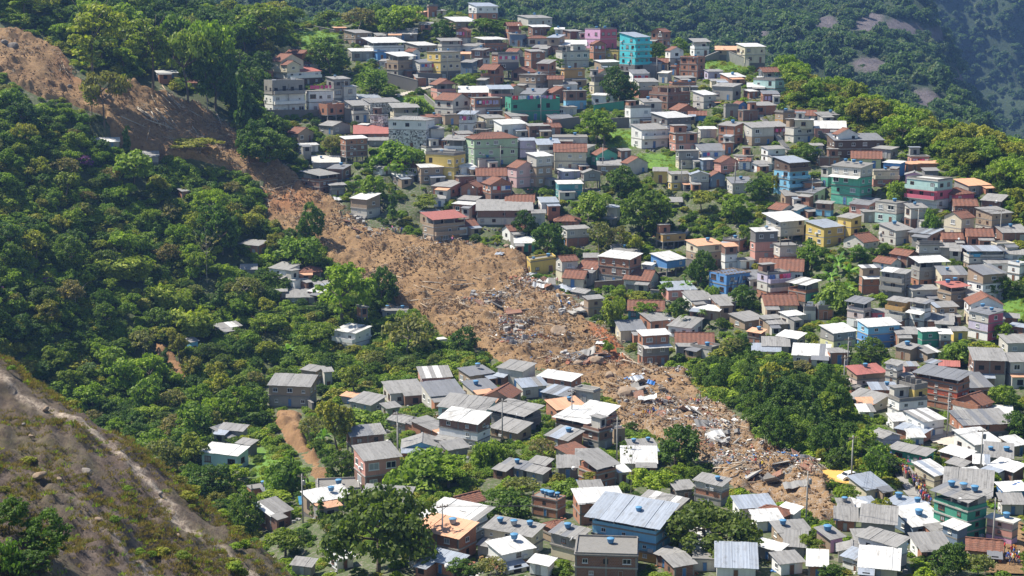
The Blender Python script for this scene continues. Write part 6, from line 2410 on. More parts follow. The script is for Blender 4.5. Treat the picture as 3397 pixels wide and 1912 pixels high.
T3 = lambda h, r, l, s, m=M_BARK: [trunk_mesh(900 + k, h, r, l, s, m) for k in range(2)]
reg('broad', [blob_crown(s, (lobed if s > 1 else dome_blobs)(s, 50, 0.86, 0.65, 1.75, 0.20, 0.7), 84, 0.085, LEAF['mid']) for s in (1, 2, 3, 51)], 2.0, T3(1.2, 0.07, 5, 0.8))
reg('wood', [blob_crown(s, (lobed if s > 4 else dome_blobs)(s, 46, 0.88, 0.45, 1.55, 0.20, 0.7), 78, 0.085, LEAF['mid']) for s in (4, 5, 6, 7, 52)], 1.8, T3(1.0, 0.06, 4, 0.7))
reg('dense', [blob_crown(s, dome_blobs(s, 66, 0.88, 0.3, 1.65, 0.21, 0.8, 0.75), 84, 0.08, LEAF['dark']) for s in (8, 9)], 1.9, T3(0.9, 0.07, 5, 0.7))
reg('tall', [blob_crown(s, dome_blobs(s, 22, 0.80, 1.9, 3.3, 0.30, 0.55, 0.6) + dome_blobs(s + 50, 9, 0.5, 1.2, 2.0, 0.22, 0.6), 66, 0.10, LEAF['gold']) for s in (10, 11)], 3.5, T3(2.7, 0.065, 6, 0.8, M_BARK))
reg('umb', [blob_crown(s, dome_blobs(s, 30, 0.95, 0.85, 1.35, 0.26, 0.42, 0.35), 66, 0.085, LEAF['mid']) for s in (12, 13)], 1.5, T3(0.95, 0.06, 7, 1.1))
reg('spread', [blob_crown(s, dome_blobs(s, 70, 0.95, 0.35, 1.15, 0.21, 0.7, 0.5), 120, 0.062, LEAF['olive']) for s in (14, 15)], 1.35, T3(0.7, 0.06, 8, 0.9))
reg('bright', [blob_crown(s, dome_blobs(s, 26, 0.82, 0.5, 1.6, 0.28, 0.8), 58, 0.105, LEAF['bright']) for s in (16, 17)], 1.85, T3(1.0, 0.05, 4, 0.7))
reg('grey', [blob_crown(s, dome_blobs(s, 24, 0.85, 0.6, 1.5, 0.27, 0.75), 44, 0.10, LEAF['grey']) for s in (18, 19)], 1.75, T3(1.1, 0.05, 6, 0.8, M_BARKPALE))
reg('slim', [blob_crown(s, [(0.25 * math.sin(k * 2.1), 0.25 * math.cos(k * 1.7), 0.8 + 0.28 * k, 0.55 - 0.035 * k, 0.4) for k in range(9)], 34, 0.16, LEAF['dark']) for s in (20, 21)], 3.4, T3(2.6, 0.06, 4, 0.4))
reg('bushy', [blob_crown(s, dome_blobs(s, 24, 0.86, 0.12, 1.0, 0.32, 0.85, 0.35), 60, 0.11, LEAF['bright']) for s in (22, 23)], 1.3, None)
reg('bush', [blob_crown(s, dome_blobs(s, 14, 0.8, 0.05, 0.75, 0.36, 0.8, 0.3), 46, 0.15, LEAF['mid']) for s in (24, 25)], 1.05, None)
reg('purple', [blob_crown(26, dome_blobs(26, 16, 0.8, 0.6, 1.4, 0.26, 0.7), 40, 0.09, LEAF['purple'])], 1.7, T3(0.9, 0.05, 4, 0.7))


def plume_crown(seed, n, h, w, mat, leaf):
    rs = np.random.default_rng(seed)
    Cs, Ns = [], []
    for k in range(n):
        a, rr = rs.uniform(0, 6.28), math.sqrt(rs.uniform(0, 1)) * 0.55 * w
        bx, by = rr * math.cos(a), rr * math.sin(a)
        hh = h * rs.uniform(0.6, 1.05)
        m = 46
        t = rs.uniform(0.15, 1, m)
        bend = 0.55 * w * t ** 2.4
        x = bx + math.cos(a) * bend + rs.normal(size=m) * 0.07 * w
        y = by + math.sin(a) * bend + rs.normal(size=m) * 0.07 * w
        z = hh * (t - 0.16 * t ** 4) + rs.normal(size=m) * 0.03
        Cs.append(np.stack([x, y, z], 1))
        nn = np.stack([math.cos(a) * 0.7 + rs.normal(size=m) * 0.5, math.sin(a) * 0.7 + rs.normal(size=m) * 0.5, 0.5 + rs.normal(size=m) * 0.3], 1)
        Ns.append(nn / np.linalg.norm(nn, axis=1, keepdims=True))
    V, Fc = leaf_quads(np.concatenate(Cs), np.concatenate(Ns), leaf, rs, 2.6)
    return mesh_fast('crown', V, Fc, mat)


reg('bamboo', [plume_crown(31, 80, 2.2, 1.0, LEAF['bamboo'], 0.105), plume_crown(32, 70, 2.4, 1.0, LEAF['bamboo'], 0.105)], 2.3, None)


def frond_plant(seed, n, h, length, width, droop, mat, stem=0.06, seg=5, split=False):
    rs = np.random.default_rng(seed)
    b = MB()
    for k in range(n):
        a = 2 * math.pi * k / n + rs.uniform(-0.3, 0.3)
        el = rs.uniform(0.35, 1.25)
        ln = length * rs.uniform(0.75, 1.1)
        pr = []
        for q in range(seg + 1):
            t = q / seg
            r_ = ln * t * math.cos(el) + 0.0
            z = h + ln * t * math.sin(el) - droop * ln * t * t
            w = width * math.sin(math.pi * min(1, 0.12 + t * 0.86)) * 0.5
            px, py = r_ * math.cos(a), r_ * math.sin(a)
            s = np.array([-math.sin(a), math.cos(a), 0]) * w
            c = np.array([px, py, z])
            pr.append((c - s - np.array([0, 0, w * 0.5]), c, c + s - np.array([0, 0, w * 0.5])))
        for q in range(seg):
            for j in (0, 1):
                b.quad(tuple(pr[q][j]), tuple(pr[q][j + 1]), tuple(pr[q + 1][j + 1]), tuple(pr[q + 1][j]))
    return b.data('crown', mat)


reg('palm', [frond_plant(41, 16, 2.4, 1.1, 0.22, 0.75, LEAF['dark'])], 3.0, [trunk_mesh(41, 2.4, 0.05, 0, 0, M_BARKPALE)])
reg('banana', [frond_plant(s, 9, 0.55, 1.25, 0.34, 0.55, LEAF['banana']) for s in (42, 43)], 1.5, [trunk_mesh(42, 0.6, 0.09, 0, 0, LEAF['banana'])])
_bt = [trunk_mesh(46 + k, 2.6, 0.035, 7, 0.9, M_BARKPALE, True) for k in range(2)]
reg('bare', [blob_crown(44, dome_blobs(44, 7, 0.6, 2.5, 3.1, 0.17, 0.6), 22, 0.09, LEAF['grey'])], 3.2, _bt)


SPOTS = []            # (projected area, kind, x, y, z, half width, height scale, label, group)
OCC = []
for ln in HAND.strip().splitlines():
    p = ln.split(None, 6)
    t = p[0]
    u, vt, vb, w = TU(t, float(p[1])), TV(t, float(p[2])), TV(t, float(p[3])), float(p[4]) / TILES[t][2]
    kind, lab = p[5], p[6]
    if t == 'L' and float(p[1]) < 330:
        # stands on the near rock
        best = None
        r = raydir(u, vb)
        tt = np.arange(90, 230, 0.4)
        xx, yy, zz = r[0] * tt, r[1] * tt, r[2] * tt + CZ
        hz, sgd = rock_z(xx, yy)
        k = np.nonzero((zz < hz) & (sgd > 0))[0]
        P = np.array([xx[k[0]], yy[k[0]], hz[k[0]]]) if len(k) else ground(u, vb)
    else:
        P = ground(u, vb)
        if abs(slide_z(P[0], P[1]) - P[2]) < 8:
            P[2] = float(top_z(P[0], P[1]))
        else:
            P[2] = float(gz(P[0], P[1]))
    dep = P[1] * CP - (P[2] - CZ) * SP
    hw = w / 2 * dep / F * 1.04
    r = raydir(u, vt)
    hh = r[2] / r[1] * P[1] + CZ - P[2]
    SPOTS.append([w * (vb - vt), kind, P[0], P[1], P[2], hw, max(0.35, hh / (TH[kind] * hw)), lab, None])
    OCC.append((u, vb, w))

# scattered trees fill the woods
WOODSET = [
    ('trees in the dense wood on the slope above the rock', 'leafy tree in the dense wood between the bare rock and the landslide', WOOD_LEFT, 300, 5.6, 'wood wood broad broad broad dense grey grey tall_ umb bright slim bare palm'.split(), (1.9, 4.4)),
    ('trees in the high wood over the landslide', 'dark forest tree in the high wood above the landslide', WOOD_TOP, 110, 6.0, 'dense broad dense umb dense dense'.split(), (3.0, 5.0)),  # mostly dark kinds: the hill's shadow here is put into leaf colour
    ('trees on the ridge flank', 'forest tree on the wooded ridge flank beyond the upper houses', WOOD_RIDGE, 190, 5.2, 'broad wood gold_ broad umb bright'.split(), (2.6, 4.6)),
    ('trees of the dark grove', 'dark leafy tree in the steep grove beside the landslide toe', GROVE, 90, 4.2, 'dense dense dense broad slim slim'.split(), (2.2, 4.0)),
]


def blocked(u, v, wpx, hpx, dist, tol=0.18):
    a0, b0, a1, b1 = u - wpx / 2, v - hpx, u + wpx / 2, v
    A = wpx * hpx
    for (x0, y0, x1, y1, d) in RECTS:
        ix, iy = min(a1, x1) - max(a0, x0), min(b1, y1) - max(b0, y0)
        if ix > 0 and iy > 0:
            if x0 - 6 < u < x1 + 6 and y0 < v < y1 + 2:
                return True
            if dist < d + 6 and ix * iy > tol * min(A, (x1 - x0) * (y1 - y0)):
                return True
    return False


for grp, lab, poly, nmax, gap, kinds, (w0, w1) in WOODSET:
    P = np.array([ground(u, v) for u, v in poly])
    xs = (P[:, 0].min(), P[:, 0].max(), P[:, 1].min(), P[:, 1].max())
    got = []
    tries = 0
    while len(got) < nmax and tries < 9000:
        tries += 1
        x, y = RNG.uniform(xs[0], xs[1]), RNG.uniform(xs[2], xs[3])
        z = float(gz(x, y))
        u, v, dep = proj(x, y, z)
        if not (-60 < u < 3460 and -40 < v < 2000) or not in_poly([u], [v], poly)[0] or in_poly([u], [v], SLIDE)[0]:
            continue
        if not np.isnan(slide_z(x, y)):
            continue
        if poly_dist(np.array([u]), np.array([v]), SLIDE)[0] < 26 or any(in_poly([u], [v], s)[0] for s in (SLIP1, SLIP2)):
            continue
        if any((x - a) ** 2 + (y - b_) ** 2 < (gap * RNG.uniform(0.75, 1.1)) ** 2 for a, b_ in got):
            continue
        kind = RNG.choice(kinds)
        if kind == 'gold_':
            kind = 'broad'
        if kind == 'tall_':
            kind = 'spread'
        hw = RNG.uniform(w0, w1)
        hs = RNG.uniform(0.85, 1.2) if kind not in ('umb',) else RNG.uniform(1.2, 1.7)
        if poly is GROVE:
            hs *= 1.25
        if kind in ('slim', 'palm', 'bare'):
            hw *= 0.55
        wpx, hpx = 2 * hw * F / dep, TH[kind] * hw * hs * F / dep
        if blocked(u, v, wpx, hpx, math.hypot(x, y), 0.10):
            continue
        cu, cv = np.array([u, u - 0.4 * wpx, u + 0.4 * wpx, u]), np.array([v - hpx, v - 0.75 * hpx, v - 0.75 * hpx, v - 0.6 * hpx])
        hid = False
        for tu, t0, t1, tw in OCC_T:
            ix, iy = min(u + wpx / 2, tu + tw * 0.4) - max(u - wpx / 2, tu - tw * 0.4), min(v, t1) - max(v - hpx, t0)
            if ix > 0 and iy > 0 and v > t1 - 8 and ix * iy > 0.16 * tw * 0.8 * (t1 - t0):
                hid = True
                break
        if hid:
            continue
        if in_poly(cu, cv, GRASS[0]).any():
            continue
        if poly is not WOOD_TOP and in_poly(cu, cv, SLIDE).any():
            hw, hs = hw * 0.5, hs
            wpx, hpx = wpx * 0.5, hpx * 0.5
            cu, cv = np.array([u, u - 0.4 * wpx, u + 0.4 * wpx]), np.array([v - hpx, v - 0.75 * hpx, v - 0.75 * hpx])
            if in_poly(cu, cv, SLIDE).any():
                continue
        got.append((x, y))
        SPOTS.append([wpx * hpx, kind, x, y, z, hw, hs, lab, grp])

TREE_LM = [(TU(t, u), TV(t, v), n) for t, u, v, n in [
    ('H', 920, 720, 'the uppermost bamboo'), ('H', 1230, 950, 'the middle bamboo clump'), ('H', 1440, 1150, 'the lowest bamboo clump'), ('H', 370, 830, 'the purple shrub'), ('D', 660, 1220, 'the purple blossoming tree'), ('D', 790, 1080, 'the upper white-roofed shed'),
    ('D', 1080, 1190, 'the lower grey-roofed shed'), ('H', 1390, 190, 'the small lone brick shed'), ('H', 1710, 1200, 'the torn grey roof'), ('H', 1450, 1340, 'the blue shack'), ('H', 1900, 580, 'the patched roofs'), ('L', 1220, 550, 'the rounded grey-green tree'),
    ('E', 840, 1290, 'the lone white house'), ('N', 950, 1030, 'the dented grey roof'), ('E', 350, 800, 'the white terraced house'), ('D', 690, 300, 'the tallest tree'), ('D', 1150, 300, 'the second tall tree'), ('D', 1250, 540, 'the half hidden roof'), ('A', 180, 200, 'the biggest skyline tree'),
    ('A', 400, 520, 'the cream villa'), ('C', 210, 400, 'the lone cream house'), ('C', 350, 640, 'the mint house'), ('C', 650, 850, 'the upper clay roof'), ('C', 1000, 1080, 'the timber house'), ('C', 1500, 1240, 'the orange roofed sheds'), ('C', 1900, 1400, 'the tan roof at the wood'), ('G', 1830, 380, 'the beige house at the edge'),
    ('M', 1150, 720, 'the flat grey house'), ('M', 1700, 560, 'the brick house at the grove'), ('K', 300, 640, 'the slide toe'), ('K', 700, 700, 'the yellow yard'), ('K', 1000, 450, 'the lilac gable house'), ('M', 1300, 850, 'the pale rubble field'), ('L', 300, 600, 'the rock slope'), ('D', 300, 350, 'the raw scar')]]

# the largest are things of their own, the rest of the wood is one mass
KINDLAB = {'bare': 'thin pale bare-limbed tree', 'palm': 'palm', 'spread': 'full spreading tree', 'wood': 'rounded leafy tree', 'broad': 'broad full-crowned tree', 'dense': 'dark dense-crowned tree', 'grey': 'grey-green thin-leaved tree', 'umb': 'flat layered tree', 'bright': 'light green tree', 'slim': 'slender dark tree'}
SPOTS.sort(key=lambda s: (s[8] is not None, -s[0]))
MAXT = 300
name_of = {'bamboo': 'bamboo', 'palm': 'palm_tree', 'banana': 'banana_plant', 'bush': 'shrub', 'bushy': 'shrub'}
REST = []
for k, (ar, kind, x, y, z, hw, hs, lab, grp) in enumerate(SPOTS):
    if k >= MAXT:
        REST.append((kind, x, y, z, hw, hs))
        continue
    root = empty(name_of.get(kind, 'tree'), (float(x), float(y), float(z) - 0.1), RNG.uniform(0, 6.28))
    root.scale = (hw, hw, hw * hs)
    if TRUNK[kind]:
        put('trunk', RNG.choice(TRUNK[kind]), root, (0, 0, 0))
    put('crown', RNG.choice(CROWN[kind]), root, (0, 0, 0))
    cat = {'bamboo': 'bamboo', 'palm': 'palm tree', 'banana': 'banana plant', 'bushy': 'shrub', 'bush': 'shrub'}.get(kind, 'tree')
    if grp is None:
        if len(lab.split()) < 4:
            lab = lab + ' on the hillside'
        tag(root, lab, cat, 'trees and shrubs among the houses')
    else:
        tail = lab.split(' in ', 1)[-1] if ' in ' in lab else lab.split(' on ', 1)[-1]
        prep = 'in' if ' in ' in lab else 'on'
        uu, vv, _d = proj(x, y, z)
        core = KINDLAB.get(kind, 'leafy tree')
        zone = {'trees in the dense wood on the slope above the rock': 'of the slope wood', 'trees in the high wood over the landslide': 'of the high wood', 'trees on the ridge flank': 'on the ridge flank', 'trees of the dark grove': 'of the steep grove'}[grp]
        rel = []
        for lu, lv, nm in TREE_LM:
            dx, dy = float(uu) - lu, float(vv) - hw * 3 - lv
            w_ = ('below' if dy > 0 else 'above') if abs(dy) * 1.3 > abs(dx) else ('right of' if dx > 0 else 'left of')
            dd = math.hypot(dx, dy)
            rel.append((dd, f'{"just " if dd < 120 else ""}{w_} {nm}', nm))
        rel.sort()
        size = 'big ' if hw > 3.7 else 'small ' if hw < 2.6 else ''
        cand = [f'{size}{core} {zone}, {r_[1]}' for r_ in rel[:3]] + [f'{size}{core} {zone}, between {rel[i_][2]} and {rel[j_][2]}' for i_ in range(3) for j_ in range(i_ + 1, 5)]
        cand = [c_ for c_ in cand if len(c_.split()) <= 16]
        lab = next((c_ for c_ in cand if c_.lower() not in USED), cand[0])
        USED.add(lab.lower())
        tag(root, lab, cat, grp)


# ------------------------------------------------------------------ plants nobody could count: instanced as one mass each
def scatter(name, label, pts, rots, scls, idx, meshes):
    col = bpy.data.collections.new(name + ' kinds')
    for k, me in enumerate(meshes):
        o = bpy.data.objects.new(f'{chr(97 + k)}_{name}', me)
        col.objects.link(o)
    n = len(pts)
    me = bpy.data.meshes.new(name)
    me.vertices.add(n)
    me.vertices.foreach_set('co', np.asarray(pts, np.float32).ravel())
    for nm, typ, arr, key in (('irot', 'FLOAT_VECTOR', rots, 'vector'), ('iscl', 'FLOAT_VECTOR', scls, 'vector'), ('iidx', 'INT', idx, 'value')):
        a = me.attributes.new(nm, typ, 'POINT')
        a.data.foreach_set(key, np.asarray(arr, np.int32 if typ == 'INT' else np.float32).ravel())
    ob = link(bpy.data.objects.new(name, me))
    ng = bpy.data.node_groups.new(name, 'GeometryNodeTree')
    ng.interface.new_socket('Geometry', in_out='INPUT', socket_type='NodeSocketGeometry')
    ng.interface.new_socket('Geometry', in_out='OUTPUT', socket_type='NodeSocketGeometry')
    gi, go = ng.nodes.new('NodeGroupInput'), ng.nodes.new('NodeGroupOutput')
    ci = ng.nodes.new('GeometryNodeCollectionInfo')
    ci.inputs['Collection'].default_value = col
    ci.inputs['Separate Children'].default_value = True
    ci.inputs['Reset Children'].default_value = True
    ip = ng.nodes.new('GeometryNodeInstanceOnPoints')
    ip.inputs['Pick Instance'].default_value = True
    def attr(nm, typ):
        a = ng.nodes.new('GeometryNodeInputNamedAttribute')
        a.data_type = typ
        a.inputs['Name'].default_value = nm
        return a.outputs['Attribute']
    er = ng.nodes.new('FunctionNodeEulerToRotation')
    ng.links.new(attr('irot', 'FLOAT_VECTOR'), er.inputs[0])
    ng.links.new(gi.outputs[0], ip.inputs['Points'])
    ng.links.new(ci.outputs[0], ip.inputs['Instance'])
    ng.links.new(attr('iidx', 'INT'), ip.inputs['Instance Index'])
    ng.links.new(er.outputs[0], ip.inputs['Rotation'])
    ng.links.new(attr('iscl', 'FLOAT_VECTOR'), ip.inputs['Scale'])
    ng.links.new(ip.outputs[0], go.inputs[0])
    md = ob.modifiers.new('spread', 'NODES')
    md.node_group = ng
    return tag(ob, label, kind='stuff')


if REST:
    kk = sorted({r[0] for r in REST})
    ms = [m for k in kk for m in CROWN[k][-2:]]
    off = {k: sum(len(CROWN[q][-2:]) for q in kk[:i]) for i, k in enumerate(kk)}
    scatter('woodland', 'remaining trees of the woods merging into one mass', [(r[1], r[2], r[3] - 0.2) for r in REST], [(0, 0, RNG.uniform(0, 6.28)) for r in REST],
            [(r[4], r[4], r[4] * r[5]) for r in REST], [off[r[0]] + RNG.randrange(len(CROWN[r[0]][-2:])) for r in REST], ms)

# undergrowth: shrubs in the woods and in every gap between the houses
US_M = [CROWN['bush'][0], CROWN['bush'][1], CROWN['bushy'][0], CROWN['bushy'][1], CROWN['dense'][0], frond_plant(61, 9, 0.3, 1.0, 0.4, 0.5, LEAF['banana'])]
n = 105000
x, y = NR.uniform(-255, 275, n), NR.uniform(180, 640, n)
z = gz(x, y)
u, v, dep = proj(x, y, gz(x, y, GZ0))
ok = (u > -900) & (u < 4400) & (v > -40) & (v < 2300) & np.isnan(slide_z(x, y))
edge_wood = (u > 3430) | (u < -40)
dsl = poly_dist(u, v, SLIDE)
ok &= (dsl > 10) | ~in_poly(u, v, SLIDE)
for g in (SLIP1, SLIP2, SLIP3, YARD, PLAZA, STREET, PATH, PATH2, ROAD, BOTTOMSTREET):
    ok &= ~in_poly(u, v, g)
inwood = np.zeros(n, bool)
for g in WOODS:
    inwood |= in_poly(u, v, g)
inwood |= edge_wood
ingrass = np.zeros(n, bool)
for g in GRASS:
    ingrass |= in_poly(u, v, g)
dens = np.where(inwood, 0.75, np.where(ingrass, 0.05, 0.0))
pat = fbm(x / 11, y / 11, 3, 121)
town = ~inwood & ~ingrass
low = np.clip((v - 1350) / 400, 0, 1)
dens = np.where(town, np.clip(0.62 + pat * 0.8 - low * 0.30, 0.08, 0.9), dens)
ok &= NR.uniform(size=n) < dens
for tu, t0, t1, tw in OCC_T:
    if t1 < 1300 and tu < 900:
        ok &= ~((np.abs(u - tu) < tw * 0.45) & (v > t1 - 0.2 * (t1 - t0)) & (v < t1 + 45))
P, R_, S_, I_ = [], [], [], []
hs_xy = np.array([(h.C[0], h.C[1], 0.5 * math.hypot(h.W, h.D)) for h in HOUSES_L])
hs_par = [(h.P[0], h.P[1], math.cos(h.a), math.sin(h.a), h.W, h.D) for h in HOUSES_L]
for k in np.nonzero(ok)[0]:
    near = np.nonzero((hs_xy[:, 0] - x[k]) ** 2 + (hs_xy[:, 1] - y[k]) ** 2 < (hs_xy[:, 2] + 1.5) ** 2)[0]
    bad = False
    for q in near:
        px, py, c, s, W, D = hs_par[q]
        dx, dy = x[k] - px, y[k] - py
        lx, ly = dx * c + dy * s, -dx * s + dy * c
        if -0.7 < lx < W + 0.7 and -0.9 < ly < D + 0.7:
            bad = True
            break
    if bad:
        continue
    sz = NR.uniform(0.6, 1.7) if not inwood[k] else NR.uniform(1.1, 2.7)
    hh = NR.uniform(0.5, 1.0)
    if town[k]:
        hpx = sz * hh * F / dep[k]
        if blocked(u[k], v[k], 1.6 * hpx, hpx, math.hypot(x[k], y[k]), 0.30):
            sz *= 0.5
            if NR.uniform() < 0.45:
                continue
    r = NR.uniform()
    i = 0 if r < 0.30 else 1 if r < 0.58 else 2 if r < 0.72 else 3 if r < 0.84 else 4 if r < 0.95 else 5
    if inwood[k] and i == 5:
        i = 4
    P.append((x[k], y[k], z[k] - 0.15))
    R_.append((0, 0, NR.uniform(0, 6.28)))
    S_.append((sz, sz, sz * hh))
    I_.append(i)
scatter('undergrowth', 'shrubs, creepers and weeds filling the gaps on the hillside', P, R_, S_, I_, US_M)

# grass tufts on the clearings
tb = MB()
rs = random.Random(5)
for k in range(26):
    a, r_ = rs.uniform(0, 6.28), rs.uniform(0, 0.5)
    px, py = r_ * math.cos(a), r_ * math.sin(a)
    h_ = rs.uniform(0.3, 0.7)
    w = rs.uniform(0, 6.28)
    tb.quad((px - 0.05 * math.cos(w), py - 0.05 * math.sin(w), 0), (px + 0.05 * math.cos(w), py + 0.05 * math.sin(w), 0), (px + rs.uniform(-0.3, 0.3), py + rs.uniform(-0.3, 0.3), h_))
TUFT, TUFTD = tb.data('tuft', LEAF['bamboo']), tb.data('tuft', LEAF['dry'])
TUFTG = tb.data('tuft', LEAF['mid'])
n = 60000
x, y = NR.uniform(-120, 200, n), NR.uniform(230, 620, n)
u, v, dep = proj(x, y, gz(x, y, GZ0))
k = np.zeros(n, bool)
for g in GRASS:
    k |= in_poly(u, v, g)
x, y = x[k], y[k]
z = gz(x, y)
s = NR.uniform(0.6, 1.3, len(x))
scatter('grass', 'tall bright green grass on the open clearings', np.stack([x, y, z], 1), np.stack([0 * x, 0 * x, NR.uniform(0, 6.28, len(x))], 1), np.stack([s, s, s], 1), np.zeros(len(x)), [TUFT])

# dry grass and shrubs on the rock slope
n = 80000
x, y = NR.uniform(-90, -3, n), NR.uniform(92, 222, n)
z, sgd = rock_z(x, y)
u, v, dep = proj(x, y, z)
ok = (sgd > -5) & (u > -100) & (u < 1000) & (v < 2000) & (NR.uniform(size=n) < np.clip(0.42 + 1.3 * fbm(x / 5, y / 5, 3, 131), 0, 0.95))
ok &= (np.abs(sgd - 3.2) > 1.2) | (NR.uniform(size=n) < 0.2)
x, y, z = x[ok], y[ok], z[ok]
s = NR.uniform(0.3, 0.95, len(x))
ii = (NR.uniform(size=len(x)) > 0.84).astype(int)
ii = np.where(NR.uniform(size=len(x)) < 0.006, 2, ii)
s = np.where(ii == 2, s * 1.1, s)
scatter('dry_grass', 'dry grass tufts and low scrub on the rock slope', np.stack([x, y, z], 1), np.stack([0 * x, 0 * x, NR.uniform(0, 6.28, len(x))], 1), np.stack([s, s, s * 0.8], 1), ii, [TUFTD, TUFTG, CROWN['bush'][0]])

# the forest on the far mountain
FARM = [blob_crown(s, dome_blobs(s, 12, 0.8, 0.2, 1.1, 0.36, 0.8, 0.4), 20, 0.24, LEAF['far']) for s in (201, 202, 203)]
n = 30000
x, y = NR.uniform(-420, 630, n), NR.uniform(705, 1610, n)
i = np.clip(((x + 420) / st2).astype(int), 0, FX.shape[1] - 1)
j = np.clip(((y - 700) / st2).astype(int), 0, FX.shape[0] - 1)
z = FZ[j, i]
u, v, dep = proj(x, y, z)
ok = (u > -120) & (u < 3600) & (v > -220) & (v < 760) & (FROCK[j, i] < NR.uniform(0.0, 0.9, n))
x, y, z = x[ok], y[ok], z[ok]
k = NR.integers(0, CLX.size, 11000)
x = np.concatenate([x, CLX.ravel()[k] + NR.uniform(-3, 3, len(k))])
y = np.concatenate([y, CLY.ravel()[k] - 1])
z = np.concatenate([z, CLZ.ravel()[k]])
s = NR.uniform(2.0, 4.8, len(x)) * np.where(NR.uniform(size=len(x)) < 0.15, 1.4, 1)
scatter('far_forest', 'unbroken forest covering the far mountain', np.stack([x, y, z - 0.6], 1), np.stack([0 * x, 0 * x, NR.uniform(0, 6.28, len(x))], 1), np.stack([s, s, s * NR.uniform(0.8, 1.4, len(x))], 1), NR.integers(0, 3, len(x)), FARM)

# ------------------------------------------------------------------ boulders, trunks and wreckage on the landslide
M_ROCK = mat_plain('boulder rock', (0.33, 0.24, 0.165), 0.95, 0, 0.45, 0.8)
M_GREYROCK = mat_plain('grey boulder rock', (0.27, 0.235, 0.205), 0.95, 0, 0.45, 0.8)
M_LOG = mat_plain('stripped trunk', (0.40, 0.30, 0.20), 0.9, 0, 0.4, 1.5)
M_LOGP = mat_plain('pale bare branch', (0.50, 0.43, 0.34), 0.9, 0, 0.3, 1.5)


def rock_mesh(seed, mat):
    bm = bmesh.new()
    bmesh.ops.create_icosphere(bm, subdivisions=3, radius=1.0)
    rs = np.random.default_rng(seed)
    pl = [(v_ / np.linalg.norm(v_), rs.uniform(0.55, 0.9)) for v_ in rs.normal(size=(9, 3))]
    for v in bm.verts:
        p = np.array(v.co)
        for nrm, d in pl:                                   # broken flat faces
            k = p @ nrm - d
            if k > 0:
                p = p - nrm * k * 0.85
        p = p * (1 + 0.06 * math.sin(7 * p[0] + seed) * math.cos(6 * p[1]))
        v.co = p
    me = bpy.data.meshes.new('boulder')
    bm.to_mesh(me)
    bm.free()
    me.materials.append(mat)
    return me


ROCKS = [rock_mesh(300 + k, M_ROCK if k % 3 else M_GREYROCK) for k in range(6)]


def at(t, u, v):
    P = ground(TU(t, u), TV(t, v))
    z = float(top_z(P[0], P[1]))
    return P[0], P[1], z


for t, u, v, w, lab in [('E', 1145, 1000, 150, 'largest boulder, tan and split, at the lower edge of the slide'), ('F', 575, 1255, 150, 'long grey slab boulder lying in the middle of the slide'), ('M', 430, 620, 120, 'flat grey boulder above the brick houses at the slide'),
                        ('M', 500, 720, 80, 'rounded grey boulder beside the white sheet roofs'), ('M', 310, 620, 70, 'tan block of rock beside the flat grey boulder'), ('F', 180, 630, 55, 'pale boulder below the small green hut'),
                        ('M', 900, 975, 60, 'dark boulder behind the round tree in the debris'), ('M', 610, 830, 170, 'long brown rock shelf at the narrow part of the slide'), ('E', 1420, 540, 90, 'tilted tan slab at the foot of the red-roofed house'),
                        ('D', 90, 320, 90, 'brown boulder in the upper scar of the slide'), ('D', 30, 300, 60, 'smaller brown boulder at the upper scar'), ('D', 520, 610, 40, 'pale boulder on the bare shoulder of the slide'), ('D', 830, 980, 50, 'tan boulder beside the conical tree'),
                        ('F', 610, 1215, 60, 'brown boulder on top of the long grey slab'), ('E', 880, 520, 50, 'tan boulder below the damaged corner house')]:
    x, y, z = at(t, u, v)
    r = w / TILES[t][2] / 2 * math.hypot(x, y) / F
    o = link(bpy.data.objects.new('boulder', RNG.choice(ROCKS)))
    o.location = (x, y, z + r * 0.25)
    o.scale = (r, r * RNG.uniform(0.7, 0.9), r * RNG.uniform(0.5, 0.7))
    o.rotation_euler = (RNG.uniform(-0.3, 0.3), RNG.uniform(-0.3, 0.3), RNG.uniform(0, 6.28))
    tag(o, lab, 'boulder', 'boulders on the landslide')
for k, (t, u, v, w, lab) in enumerate([('L', 1205, 845, 55, 'dark topped boulder near the rock crest'), ('L', 345, 200, 60, 'flat boulder by the pale streak near the top of the rock slope'), ('L', 300, 715, 120, 'large mossy boulder in the middle of the rock slope'),
                            ('L', 650, 680, 90, 'pale boulder right of the large mossy one'), ('L', 445, 730, 60, 'narrow pale boulder between mossy and pale ones'), ('L', 235, 405, 50, 'dark boulder high on the rock slope'), ('L', 180, 320, 45, 'small pale boulder high on the rock slope'),
                            ('L', 1340, 1150, 45, 'small boulder near the lower crest of the rock slope'), ('L', 740, 1040, 60, 'grey boulder below the middle of the rock slope'), ('L', 225, 590, 45, 'dark small boulder above the mossy one')]):
    r = raydir(TU(t, u), TV(t, v))
    tt = np.arange(90, 230, 0.3)
    xx, yy, zz = r[0] * tt, r[1] * tt, r[2] * tt + CZ
    hz, sgd = rock_z(xx, yy)
    kk = np.nonzero((zz < hz) & (sgd > -2))[0]
    if not len(kk):
        continue
    q = kk[0]
    rr = w / TILES[t][2] / 2 * tt[q] / F
    o = link(bpy.data.objects.new('boulder', ROCKS[k % 6]))
    o.location = (xx[q], yy[q], hz[q] + rr * 0.3)
    o.scale = (rr, rr * 0.8, rr * 0.6)
    o.rotation_euler = (0.1, 0.25, RNG.uniform(0, 6.28))
    tag(o, lab, 'boulder', 'boulders on the rock slope')


